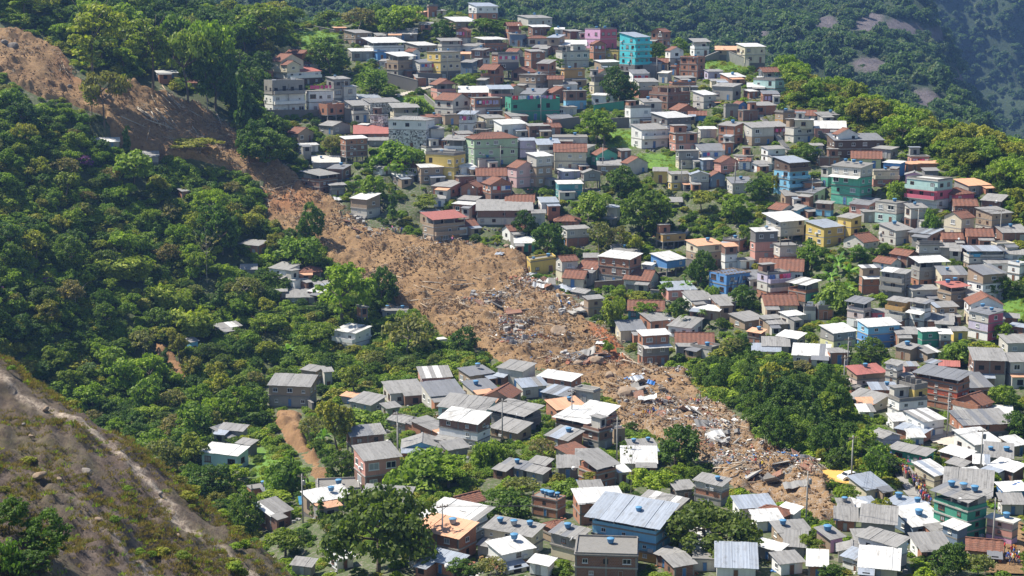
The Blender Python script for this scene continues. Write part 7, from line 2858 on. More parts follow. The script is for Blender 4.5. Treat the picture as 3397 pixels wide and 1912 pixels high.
def log_mesh(seed, mat, n=3):
    rs = np.random.default_rng(seed)
    b = MB()
    b.tube((-0.5, 0, 0), (0.0, rs.normal() * 0.02, rs.normal() * 0.01), 0.030, 0.022, 6)
    b.tube((0.0, 0, 0), (0.5, rs.normal() * 0.05, rs.normal() * 0.03), 0.022, 0.010, 6)
    for k in range(n):
        s = rs.uniform(0.0, 0.4)
        b.tube((s, 0, 0), (s + 0.12, rs.normal() * 0.1, abs(rs.normal()) * 0.08), 0.010, 0.003, 4)
    for k in range(4):                                     # root stubs
        b.tube((-0.49, 0, 0), (-0.54, rs.normal() * 0.05, rs.normal() * 0.05), 0.018, 0.004, 4)
    return b.data('fallen_log', mat, True)


SLAB = []
for k in range(3):
    b = MB()
    rs = np.random.default_rng(700 + k)
    w, l = 1.0, rs.uniform(0.5, 0.8)
    b.hexa([(-w, -l, 0), (w * rs.uniform(0.7, 1), -l * 0.9, 0), (w * rs.uniform(0.6, 1), l, 0), (-w * rs.uniform(0.6, 1), l * rs.uniform(0.7, 1), 0)] + [(-w, -l, 0.12), (w * 0.9, -l * 0.9, 0.12), (w * 0.8, l, 0.12), (-w * 0.8, l * 0.85, 0.12)])
    SLAB.append(b.data('broken_slab', (M_CONC, M_CONC_L, WM['B'])[k]))
for t, cu, cv, su, sv, n, where in [('M', 700, 800, 110, 40, 10, 'by the blue tarpaulin'), ('M', 1120, 1090, 90, 60, 14, 'beside the round dark tree'), ('M', 900, 930, 150, 50, 12, 'in the pale rubble field'), ('F', 450, 900, 90, 60, 12, 'below the tilted yellow ruin'), ('F', 740, 1090, 60, 60, 6, 'by the wrecked grey gable'),
                                    ('M', 1550, 1330, 150, 50, 12, 'at the slide toe'), ('E', 900, 380, 80, 50, 8, 'by the damaged corner house'), ('M', 380, 590, 110, 40, 6, 'near the flat grey boulder'), ('F', 150, 1080, 160, 50, 8, 'across the middle slide')]:
    for k in range(n):
        x, y, z = at(t, cu + RNG.gauss(0, su * 0.6), cv + RNG.gauss(0, sv * 0.6))
        if np.isnan(slide_z(x, y)):
            continue
        q = RNG.randrange(3)
        o = link(bpy.data.objects.new('broken_slab', SLAB[q]))
        s = RNG.uniform(0.8, 2.2)
        o.location, o.scale = (x, y, z + 0.15 * s), (s, s, s)
        o.rotation_euler = (RNG.uniform(-0.7, 0.7), RNG.uniform(-0.7, 0.7), RNG.uniform(0, 6.28))
        tag(o, f'{("grey concrete", "pale concrete", "brown brick")[q]} broken wall slab {where}', 'rubble', 'broken wall slabs ' + where, 'thing')

LOGS = [log_mesh(320 + k, M_LOG if k % 2 else M_LOGP, 3 + k) for k in range(4)]
LZ = [('D', 1230, 840, 190, 130, 34, (4, 9), 'on the upper slide below the two tall trees', 0.5), ('D', 480, 480, 110, 70, 7, (4, 8), 'in the raw scar at the top of the slide', 0.9), ('D', 1500, 880, 160, 70, 9, (5, 9), 'under the dark wood at the slide margin', 0.3),
      ('E', 300, 200, 150, 120, 8, (4, 8), 'at the narrow bend of the slide', 0.7), ('E', 1650, 1000, 300, 150, 26, (3, 8), 'in the tangle across the middle of the slide', 0.6), ('F', 250, 1250, 260, 130, 18, (3, 7), 'on the lower middle of the slide', 0.6),
      ('M', 600, 620, 120, 60, 6, (4, 8), 'below the red cut of the slide', 0.8), ('M', 1250, 1250, 200, 80, 12, (3, 7), 'on the toe of the slide', 0.5), ('E', 780, 330, 90, 60, 9, (3, 6), 'piled by the damaged house', 0.3)]
for t, cu, cv, su, sv, n, (l0, l1), where, ang in LZ:
    for k in range(n):
        x, y, z = at(t, cu + RNG.gauss(0, su * 0.6), cv + RNG.gauss(0, sv * 0.6))
        if np.isnan(slide_z(x, y)):
            continue
        ln = RNG.uniform(l0, l1)
        a = -ang + RNG.gauss(0, 0.6)
        z2 = float(top_z(x + math.cos(a) * ln / 2, y + math.sin(a) * ln / 2))
        z1 = float(top_z(x - math.cos(a) * ln / 2, y - math.sin(a) * ln / 2))
        o = link(bpy.data.objects.new('fallen_log', RNG.choice(LOGS)))
        o.location = (x, y, max(z + 0.15, (z1 + z2) / 2 + 0.2))
        o.rotation_euler = (RNG.uniform(0, 6), -math.atan2(z2 - z1, ln), a)
        o.scale = (ln, ln * 0.75, ln * 0.75)
        col_ = 'pale bare' if o.data in (LOGS[0], LOGS[2]) else 'brown'
        tag(o, f'{col_} fallen trunk {where}', 'fallen tree', 'fallen trunks ' + where)

# rubble: broken bricks, boards, cloth and plaster nobody could count
RUB = []
for nm, c in (('plaster', (0.72, 0.70, 0.66)), ('brick bits', (0.36, 0.14, 0.08)), ('grey bits', (0.36, 0.35, 0.34)), ('boards', (0.42, 0.32, 0.21)), ('blue bits', (0.08, 0.22, 0.5)), ('soil clods', (0.22, 0.13, 0.06)), ('clods pale', (0.34, 0.22, 0.105))):
    m_ = mat_plain(nm, c, 0.9)
    b = MB()
    rs = np.random.default_rng(len(RUB) + 5)
    for q in range(3 if 'bo' not in nm else 2):
        cx, cy = rs.normal(size=2) * 0.5
        if 'clod' in nm or 'grey' in nm:
            w, l, hh = rs.uniform(0.3, 0.6, 3)
        elif 'boards' in nm:
            w, l, hh = rs.uniform(1.2, 2.4), 0.12, 0.10
        else:
            w, l, hh = rs.uniform(0.25, 0.7), rs.uniform(0.2, 0.5), rs.uniform(0.06, 0.2)
        a = rs.uniform(0, 3.1)
        pts = []
        for zz in (0, hh):
            for sx_, sy_ in ((-1, -1), (1, -1), (1, 1), (-1, 1)):
                px, py = sx_ * w / 2 * rs.uniform(0.7, 1), sy_ * l / 2 * rs.uniform(0.7, 1)
                pts.append((cx + px * math.cos(a) - py * math.sin(a), cy + px * math.sin(a) + py * math.cos(a), zz + rs.uniform(-0.05, 0.05)))
        b.hexa(pts)
    RUB.append(b.data('rubble', m_))
b = MB()
rs = np.random.default_rng(9)
for q in range(5):
    p0 = rs.normal(size=3) * 0.5
    dv = rs.normal(size=3) * np.array([1.0, 1.0, 0.3])
    p0[2] = abs(p0[2]) * 0.4
    b.tube(p0, p0 + dv * 1.0, 0.05, 0.02, 4)
RUB.append(b.data('sticks', M_LOGP))
n = 200000
ii = np.nonzero(SG['keep'].ravel())[0]
pick = NR.choice(ii, n)
jx, jy = pick % SG['nx'], pick // SG['nx']
x, y, z = SG['x0'] + jx * SG['step'] + NR.uniform(-0.25, 0.25, n), SG['y0'] + jy * SG['step'] + NR.uniform(-0.25, 0.25, n), SG['Z'].ravel()[pick]
u, v, dep = proj(x, y, gz(x, y, GZ0))


def spot(us, vs, ru, rv):
    return np.clip(1.3 - np.hypot((u - us) / ru, (v - vs) / rv), 0, 1)


rub = np.zeros(n)
for t, uu, vv, ru, rv in [('M', 950, 900, 330, 90), ('M', 1150, 1080, 180, 130), ('M', 1300, 1230, 330, 90), ('M', 900, 690, 170, 60), ('M', 700, 790, 120, 70), ('M', 1650, 1280, 260, 70), ('F', 420, 850, 150, 110), ('F', 700, 1030, 200, 90), ('E', 900, 400, 150, 80),
                          ('E', 1180, 500, 230, 40), ('F', 200, 560, 250, 45), ('F', 100, 1010, 250, 70), ('F', 150, 1180, 220, 60), ('E', 1650, 560, 260, 40), ('F', 350, 1300, 300, 60), ('M', 330, 590, 260, 50)]:
    rub = np.maximum(rub, spot(TU(t, uu), TV(t, vv), ru / TILES[t][2], rv / TILES[t][2]))
rub *= np.clip(0.5 + 1.6 * fbm(x / 5, y / 5, 3, 141), 0, 1)
r = NR.uniform(size=n)
typ = np.where(r < 0.45, 5, np.where(r < 0.84, 6, np.where(r < 0.94, 7, 3)))
r2 = NR.uniform(size=n)
house_t = np.select([r2 < 0.40, r2 < 0.55, r2 < 0.72, r2 < 0.88, r2 < 0.93], [0, 1, 2, 3, 4], 7)
typ = np.where(NR.uniform(size=n) < rub * 0.8, house_t, typ)
keepm = NR.uniform(size=n) < np.clip(0.03 + rub * 0.30 + 0.42 * np.maximum(0, fbm(x / 6, y / 6, 3, 151)), 0, 1)
x, y, z, typ = x[keepm], y[keepm], z[keepm], typ[keepm]
s = np.where((typ == 5) | (typ == 6), NR.uniform(0.15, 0.7, len(x)), NR.uniform(0.4, 1.15, len(x)))
s = np.where((typ < 4) & (NR.uniform(size=len(x)) < 0.05), s * 2.6, s)
scatter('debris', 'scattered rubble, boards and clods over the landslide', np.stack([x, y, z - 0.05], 1), np.stack([NR.uniform(-0.4, 0.4, len(x)), NR.uniform(-0.4, 0.4, len(x)), NR.uniform(0, 6.28, len(x))], 1), np.stack([s, s, s], 1), typ, RUB)

# odds and ends lying about in the yards and alleys
n = 9000
x, y = NR.uniform(-110, 190, n), NR.uniform(195, 600, n)
u, v, dep = proj(x, y, gz(x, y, GZ0))
ok = (u > 850) & (u < 3420) & (v > 60) & (v < 1930) & ~in_poly(u, v, SLIDE)
for g in WOODS + GRASS:
    ok &= ~in_poly(u, v, g)
dmin = np.full(n, 1e9)
for h in HOUSES_L:
    dmin = np.minimum(dmin, np.hypot(x - h.C[0], y - h.C[1]) - 0.5 * max(h.W, h.D))
ok &= dmin < 3.5
x, y = x[ok], y[ok]
s = NR.uniform(0.5, 1.3, len(x))
scatter('yard_clutter', 'boards, rubble and rubbish lying between the houses', np.stack([x, y, gz(x, y)], 1), np.stack([0 * x, 0 * x, NR.uniform(0, 6.28, len(x))], 1), np.stack([s, s, s], 1), NR.choice([0, 1, 2, 2, 3, 3, 4, 5], len(x)), RUB)

# bent roof sheets and tarpaulins torn off the houses
BLUE = mat_plain('blue tarpaulin', (0.04, 0.22, 0.62), 0.5)
CYAN = mat_plain('light blue tarpaulin', (0.10, 0.42, 0.70), 0.5)


def bent_sheet(seed):
    rs = np.random.default_rng(seed)
    n_ = 7
    V, Fc = [], []
    a1, a2 = rs.uniform(-0.5, 0.5, 2)
    for zoff in (0, 0.05):
        for i_ in range(n_):
            for j_ in range(4):
                t_ = i_ / (n_ - 1) - 0.5
                V.append((t_ * 2, (j_ / 3 - 0.5), zoff + a1 * t_ * t_ * 1.2 + a2 * t_ * (j_ / 3 - 0.5) + 0.06 * math.sin(i_ * 2.2)))
    q = n_ * 4
    for i_ in range(n_ - 1):
        for j_ in range(3):
            k_ = i_ * 4 + j_
            Fc.append((k_, k_ + 1, k_ + 5, k_ + 4))
            Fc.append((q + k_ + 4, q + k_ + 5, q + k_ + 1, q + k_))
    for i_ in range(n_ - 1):
        for j_ in (0, 3):
            k_ = i_ * 4 + j_
            Fc.append((k_, k_ + 4, q + k_ + 4, q + k_))
    for j_ in range(3):
        for i_ in (0, n_ - 1):
            k_ = i_ * 4 + j_
            Fc.append((k_, k_ + 1, q + k_ + 1, q + k_))
    return V, Fc


for t, u, v, w, mt, nm, lab in [
    ('F', 610, 915, 190, 'b', 'metal_sheet', 'long bent blue-grey roof sheet beside the wrecked grey gable'), ('F', 400, 860, 90, 'w', 'metal_sheet', 'white roof sheet standing askew below the tilted yellow ruin'), ('F', 450, 860, 110, 'b', 'metal_sheet', 'blue-grey sheet folded beside the standing white one'),
    ('F', 480, 920, 130, 'w', 'metal_sheet', 'white sheet flat on the wreckage under the yellow ruin'), ('F', 370, 800, 80, 'b', 'metal_sheet', 'bluish sheet highest in the wreckage under the yellow ruin'), ('F', 420, 960, 90, 'w', 'metal_sheet', 'crumpled white sheet lowest under the yellow ruin'),
    ('M', 740, 885, 120, 'w', 'metal_sheet', 'large pale roof sheet hanging over the rubble at the blue tarpaulin'), ('M', 760, 815, 50, 'B', 'tarpaulin', 'deep blue tarpaulin in the rubble'), ('M', 640, 800, 110, 'g', 'metal_sheet', 'grey sheet above the rock shelf at the blue tarpaulin'),
    ('M', 1150, 1120, 130, 'w', 'metal_sheet', 'crumpled shiny sheet beside the round dark tree'), ('M', 1090, 1050, 130, 'g', 'metal_sheet', 'grey sheet over broken planks beside the round dark tree'), ('M', 1190, 1160, 90, 'g', 'metal_sheet', 'dark folded sheet under the shiny crumpled one'),
    ('M', 1650, 1400, 150, 'g', 'metal_sheet', 'grey roof panel fallen at the toe of the slide'), ('M', 670, 750, 90, 'b', 'metal_sheet', 'bluish sheet at the narrow part of the slide'), ('M', 450, 500, 60, 'w', 'metal_sheet', 'white cloth-like sheet on the red cut'),
    ('E', 870, 360, 70, 'w', 'metal_sheet', 'white sheet beside the damaged corner house'), ('E', 740, 240, 90, 'w', 'metal_sheet', 'white panel above the damaged corner house'), ('E', 1940, 690, 70, 'b', 'metal_sheet', 'bluish sheet alone on the upper middle slide'), ('E', 1560, 540, 150, 'g', 'metal_sheet', 'grey slab leaning on the red-roofed house'),
    ('F', 230, 570, 130, 'w', 'metal_sheet', 'white torn roof beside the small green hut'), ('F', 880, 1170, 90, 'w', 'metal_sheet', 'white board hanging over the red cut'), ('M', 1010, 940, 80, 'w', 'metal_sheet', 'white sheet in the pale rubble field'), ('M', 330, 560, 120, 'g', 'metal_sheet', 'grey panel above the flat grey boulder'),
    ('I', 495, 940, 130, 'C', 'tarpaulin', 'light blue tarpaulin before the low tan house'), ('K', 1970, 850, 140, 'B', 'tarpaulin', 'bright blue tarpaulin wall under the white roof')]:
    x, y, z = at(t, u, v)
    L_ = w / TILES[t][2] * math.hypot(x, y) / F
    V, Fc = bent_sheet(int(u + v))
    mm = {'B': BLUE, 'C': CYAN}.get(mt) or ROOF[mt]
    o = mesh_obj(nm, [(a_ * L_ / 2, b_ * L_ * 0.55, c_ * L_ * 0.5) for a_, b_, c_ in V], Fc, mm)
    o.location = (x, y, z + 0.5)
    o.rotation_euler = (RNG.uniform(0.1, 0.6), RNG.uniform(-0.25, 0.25), RNG.uniform(-0.5, 0.5))
    if mt in 'BC':
        o.rotation_euler[0] = 0.9
        o.location.z += 1.0
    tag(o, lab, 'tarpaulin' if mt in 'BC' else 'roof sheet', 'torn sheets and tarpaulins')

# ------------------------------------------------------------------ retaining walls, stairs
WALLS = [('A', 190, 885, 600, 885, 55, M_DARKCONC, 'long dark retaining wall under the white three storey house'), ('A', 780, 905, 915, 905, 85, M_DARKCONC, 'black retaining wall beside the orange brick box'), ('A', 1330, 640, 1510, 650, 90, M_DARKCONC, 'tall mouldy retaining wall under the yellow-sided house'),
         ('A', 1100, 640, 1330, 700, 90, M_DARKCONC, 'dark stepped wall left of the mouldy one'), ('B', 525, 985, 735, 960, 80, M_DARKCONC, 'black wall under the green terrace block'), ('B', 838, 850, 1062, 820, 60, WM['E'], 'green walled bank below the small white house'), ('B', 940, 965, 1110, 955, 70, M_DARKCONC, 'dark wall beside the white mottled block'),
         ('C', -190, 480, -20, 410, 30, M_CONC, 'low grey wall on the ridge meadow'), ('C', 0, 415, 195, 500, 45, M_CONC_L, 'pale sloping wall before the lone cream house'), ('A', 130, 590, 240, 595, 60, WM['B'], 'brown wall beside the cream villa'), ('A', 550, 220, 700, 250, 22, M_DARKCONC, 'low wall along the bright clearing'),
         ('F', 845, 905, 1075, 890, 55, WM['B'], 'brown brick wall under the big unfinished house'), ('F', 1080, 900, 1260, 930, 30, M_CONC, 'low grey wall beyond the brown brick one'), ('F', 1265, 970, 1330, 975, 60, M_CONC, 'grey block wall under the stilt house'), ('G', 1150, 320, 1320, 400, 60, M_DARKCONC, 'grey wall below the glazed terrace house'),
         ('G', 1400, 540, 1660, 560, 40, M_CONC, 'stained wall under the bright gable house'), ('K', 1165, 690, 1250, 790, 60, M_DARKCONC, 'dark wall along the crowded stair'), ('K', 1090, 660, 1160, 730, 50, M_CONC, 'grey wall at the bend of the crowded street'), ('P', 1890, 905, 2120, 960, 60, WM['B'], 'brick wall at the bend above the parked cars'),
         ('A', 1380, 740, 1480, 830, 30, M_CONC, 'sloping wall below the ramp'), ('B', 280, 480, 400, 490, 50, M_DARKCONC, 'dark wall among the upper terraces'), ('C', 690, 1035, 850, 1060, 40, M_DARKCONC, 'dark wall above the timber house'), ('I', 415, 120, 540, 210, 60, M_DARKCONC, 'black slanting wall below the dented grey roof')]
for t, ua, va, ub, vb, hp, mt, lab in WALLS:
    a, c_ = ground(TU(t, ua), TV(t, va)), ground(TU(t, ub), TV(t, vb))
    hgt_ = hp / TILES[t][2] * math.hypot(a[0], a[1]) / F
    d = c_ - a
    ln = math.hypot(d[0], d[1])
    n_ = max(2, int(ln / 3))
    root = empty('retaining_wall', ((a[0] + c_[0]) / 2, (a[1] + c_[1]) / 2, (a[2] + c_[2]) / 2), math.atan2(d[1], d[0]))
    zm = (a[2] + c_[2]) / 2
    b, cp_ = MB(), MB()
    b.hexa([(-ln / 2, -0.2, a[2] - zm - 4), (ln / 2, -0.2, c_[2] - zm - 4), (ln / 2, 0.2, c_[2] - zm - 4), (-ln / 2, 0.2, a[2] - zm - 4),
            (-ln / 2, -0.2, a[2] - zm + hgt_), (ln / 2, -0.2, c_[2] - zm + hgt_), (ln / 2, 0.2, c_[2] - zm + hgt_), (-ln / 2, 0.2, a[2] - zm + hgt_)])
    b.build('wall_face', mt, root)
    z0, z1 = a[2] - zm + hgt_, c_[2] - zm + hgt_
    cp_.hexa([(-ln / 2, -0.28, z0), (ln / 2, -0.28, z1), (ln / 2, 0.28, z1), (-ln / 2, 0.28, z0), (-ln / 2, -0.28, z0 + 0.15), (ln / 2, -0.28, z1 + 0.15), (ln / 2, 0.28, z1 + 0.15), (-ln / 2, 0.28, z0 + 0.15)])
    cp_.build('coping', M_CONC, root)
    tag(root, lab, 'wall', 'retaining walls', 'thing')


def stair(t, pts, w, lab):
    P = [ground(TU(t, u), TV(t, v)) for u, v in pts]
    root = empty('stair', tuple(P[0]))
    for a, c_ in zip(P[:-1], P[1:]):
        d = c_ - a
        n_ = max(4, int(math.hypot(d[0], d[1]) / 0.55))
        ang = math.atan2(d[1], d[0])
        for k in range(n_):
            p = a + d * (k + 0.5) / n_
            z = max(float(gz(p[0], p[1])), p[2]) + 0.35
            b = MB()
            b.box(-0.32, 0.32, -w / 2, w / 2, -0.7, 0.0)
            o = b.build('step', M_CONC_L, root)
            o.location = (p[0] - P[0][0], p[1] - P[0][1], z - P[0][2])
            o.rotation_euler = (0, 0, ang)
    tag(root, lab, 'stairs', kind='thing')


stair('C', [(275, 870), (375, 980), (440, 1080), (520, 1175)], 1.6, 'long concrete stair climbing between the houses under the ridge wood')
stair('B', [(262, 645), (360, 705)], 1.4, 'stair beside the green terrace block')
stair('G', [(1395, 400), (1410, 310)], 1.2, 'narrow stair beside the bright gable house')
stair('J', [(840, 1195), (890, 1230)], 1.4, 'short stair before the long corrugated metal roof')
stair('F', [(1590, 430), (1500, 520)], 1.2, 'stair on the green bank above the ochre stilt house')

# ------------------------------------------------------------------ poles and wires
M_POLE = mat_plain('concrete pole', (0.38, 0.36, 0.33), 0.9)
M_WIRE = mat_plain('black wire', (0.03, 0.03, 0.03), 0.6)


def pole_mesh():
    b = MB()
    b.tube((0, 0, -0.8), (0, 0, 8.5), 0.16, 0.10, 8)
    return b.data('pole', M_POLE, True)


def cross_mesh():
    b = MB()
    b.box(-0.9, 0.9, -0.06, 0.06, 7.9, 8.05)
    for q in (-0.8, -0.3, 0.3, 0.8):
        b.box(q - 0.04, q + 0.04, -0.04, 0.04, 8.05, 8.25)
    return b.data('crossarm', M_WOOD)


PM, XM = pole_mesh(), cross_mesh()
b = MB()
b.lathe([(0.16, 6.6), (0.26, 6.65), (0.26, 7.4), (0.12, 7.5)], 10, c=(0.4, 0, 0))
TRM = b.data('transformer', M_STEEL)
POLES = [('A', 360, 865, 'before the white three storey house'), ('A', 780, 800, 'at the grey and cream house'), ('A', 1320, 1090, 'before the white-windowed hall'), ('A', 1590, 1160, 'at the long pale green block'), ('A', 1550, 610, 'under the yellow-sided house'), ('A', 1725, 990, 'behind the long pale green block'),
         ('A', 1950, 1250, 'before the long pale green block'), ('B', 235, 570, 'at the orange stilt-fronted house'), ('B', 630, 520, 'before the stained pale twin house'), ('B', 440, 900, 'before the green terrace block'), ('B', 1310, 600, 'right of the turquoise tower'), ('B', 1120, 600, 'at the foot of the turquoise tower'),
         ('B', 905, 1290, 'before the small sea green gable'), ('B', 1495, 1420, 'before the pale yellow row'), ('B', 1900, 1410, 'above the green bank'), ('G', 445, 240, 'beside the tall green house'), ('G', 1240, 480, 'at the road bend'), ('G', 1860, 500, 'by the beige house at the edge'), ('F', 1895, 200, 'on the green bank'),
         ('I', 1180, 640, 'at the concrete ramp, the near one of two'), ('I', 1175, 540, 'at the concrete ramp, the far one of two'), ('I', 465, 1050, 'beside the light blue tarpaulin'), ('I', 1515, 1330, 'before the orange brick house'), ('J', 150, 440, 'beside the low tan house'), ('J', 672, 360, 'between the white sheet roofs'), ('J', 1010, 600, 'beside the ribbed tile roof'),
         ('K', 400, 1080, 'at the clay hipped roof by the slide toe'), ('K', 740, 760, 'at the yellow yard'), ('K', 1460, 400, 'at the pale concrete yard'), ('K', 1710, 700, 'among the lower orange sheds'), ('K', 1800, 1300, 'at the bottom street'), ('P', 355, 1130, 'at the grove by the patched houses'), ('P', 400, 900, 'beside the rusty red roof'), ('D', 1560, 860, 'a leaning one at the slide margin')]
PT = []
for t, u, v, lab in POLES:
    P = ground(TU(t, u), TV(t, v))
    z = float(gz(P[0], P[1]))
    root = empty('utility_pole', (P[0], P[1], z), RNG.uniform(-0.6, 0.6))
    put('pole', PM, root, (0, 0, 0))
    put('crossarm', XM, root, (0, 0, 0))
    if RNG.random() < 0.35:
        put('transformer', TRM, root, (0, 0, 0))
    tag(root, 'concrete utility pole ' + lab, 'utility pole', 'utility poles')
    PT.append((P[0], P[1], z, root.rotation_euler[2], lab))
done = set()
for i, p in enumerate(PT):
    near = sorted(range(len(PT)), key=lambda j: (PT[j][0] - p[0]) ** 2 + (PT[j][1] - p[1]) ** 2)[1:3]
    for j in near:
        q = PT[j]
        d = math.hypot(p[0] - q[0], p[1] - q[1])
        if d > 75 or (min(i, j), max(i, j)) in done:
            continue
        done.add((min(i, j), max(i, j)))
        root = empty('power_line', (p[0], p[1], p[2] + 8.2))
        for off in (-0.8, -0.3, 0.8):
            b = MB()
            A_ = Vector((off * math.cos(p[3]), off * math.sin(p[3]), 0))
            B_ = Vector((q[0] - p[0] + off * math.cos(q[3]), q[1] - p[1] + off * math.sin(q[3]), q[2] - p[2]))
            prev = A_
            for k in range(1, 9):
                t_ = k / 8
                c_ = A_.lerp(B_, t_) - Vector((0, 0, 4 * t_ * (1 - t_) * (0.6 + d * 0.02)))
                b.tube(prev, c_, 0.018, 0.018, 3, cap=False)
                prev = c_
            b.build('wire', M_WIRE, root)
        tag(root, f'sagging wires from the pole {" ".join(p[4].split()[:8])}' + (f', span {["first", "second"][near.index(j)]}' if False else ''), 'power line', 'power lines')

# ------------------------------------------------------------------ cars
def car(t, u, v, rz, colr, lab):
    x, y, z = at(t, u, v)
    root = empty('parked_car', (x, y, z + 0.25), rz)
    pm = mat_plain('car paint ' + lab[:12], colr, 0.3, 0, 0.08)
    prof = [(-2.0, 0.35), (-2.05, 0.75), (-1.75, 0.95), (-1.2, 1.0), (-0.75, 1.42), (0.75, 1.45), (1.35, 1.02), (2.0, 0.88), (2.08, 0.6), (2.0, 0.35)]
    n_ = len(prof)
    V = [(px, -0.8 if pz < 1.1 else -0.64, pz) for px, pz in prof] + [(px, 0.8 if pz < 1.1 else 0.64, pz) for px, pz in prof]
    Fc = [tuple(range(n_))[::-1], tuple(range(n_, 2 * n_))] + [(k, (k + 1) % n_, n_ + (k + 1) % n_, n_ + k) for k in range(n_)]
    mesh_obj('body', V, Fc, pm, root)
    for nm, q in (('windscreen', [(1.28, -0.66, 1.07), (1.28, 0.66, 1.07), (0.80, 0.58, 1.42), (0.80, -0.58, 1.42)]), ('rear_window', [(-1.17, 0.66, 1.05), (-1.17, -0.66, 1.05), (-0.80, -0.58, 1.40), (-0.80, 0.58, 1.40)])):
        o = mesh_obj(nm, q, [(0, 1, 2, 3)], M_GLASS, root)
        o.location = (0.03 if 'wind' == nm[:4] else -0.03, 0, 0.02)
    for s_ in (-1, 1):
        for xa, xb in ((-1.05, -0.05), (0.05, 1.05)):
            mesh_obj('side_window', [(xa, s_ * 0.79, 1.03), (xb, s_ * 0.79, 1.03), (min(xb, 0.72), s_ * 0.665, 1.38), (max(xa, -0.72), s_ * 0.665, 1.38)], [(0, 1, 2, 3) if s_ < 0 else (3, 2, 1, 0)], M_GLASS, root)
        for xw in (-1.25, 1.25):
            b = MB()
            b.tube((xw, s_ * 0.66, 0.32), (xw, s_ * 0.84, 0.32), 0.33, 0.33, 12)
            b.build('wheel', M_DARK, root)
    tag(root, lab, 'car', 'parked cars')


car('A', 815, 830, 0.1, (0.75, 0.75, 0.74), 'white car parked on the road beside the cream house')
car('A', 1890, 590, 0.3, (0.72, 0.74, 0.76), 'pale silver car parked under the upper brick houses')
car('A', 985, 475, 0.0, (0.35, 0.55, 0.55), 'pale green van-like car below the small blue cube')
car('K', 725, 738, 0.5, (0.8, 0.8, 0.8), 'white car parked on the ochre yard')
car('P', 1885, 940, 1.9, (0.8, 0.8, 0.8), 'white car at the bend behind the apartment block')
car('P', 1695, 300, 1.2, (0.05, 0.05, 0.06), 'dark car beside the pink and lilac house')
car('P', 2290, 945, 0.4, (0.78, 0.78, 0.78), 'white car half hidden by trees at the bend')

# round pool on a terrace
x, y, z = at('G', 1648, 690)
for h in HOUSES_L:
    if 'round pool' in h.note:
        M_ = h.root.matrix_basis
        c, s = math.cos(h.a), math.sin(h.a)
        lx, ly = -h.W * 0.28, -h.D * 0.15
        P = (h.C[0] + lx * c - ly * s, h.C[1] + lx * s + ly * c, h.P[2] + h.H * 2 / 3 + 0.1)
        root = empty('pool', P)
        b = MB()
        b.lathe([(1.75, 0), (1.8, 0.75), (1.7, 0.75), (1.68, 0.6)], 20)
        b.build('pool_wall', mat_plain('pool blue', (0.08, 0.38, 0.62), 0.4), root)
        mesh_obj('pool_water', [(1.66 * math.cos(k * 0.314), 1.66 * math.sin(k * 0.314), 0.64) for k in range(20)], [tuple(range(20))], mat_plain('pool water', (0.10, 0.55, 0.65), 0.1, 0, 0.1), root)
        tag(root, 'round turquoise pool on the terrace of the tall house', 'pool')

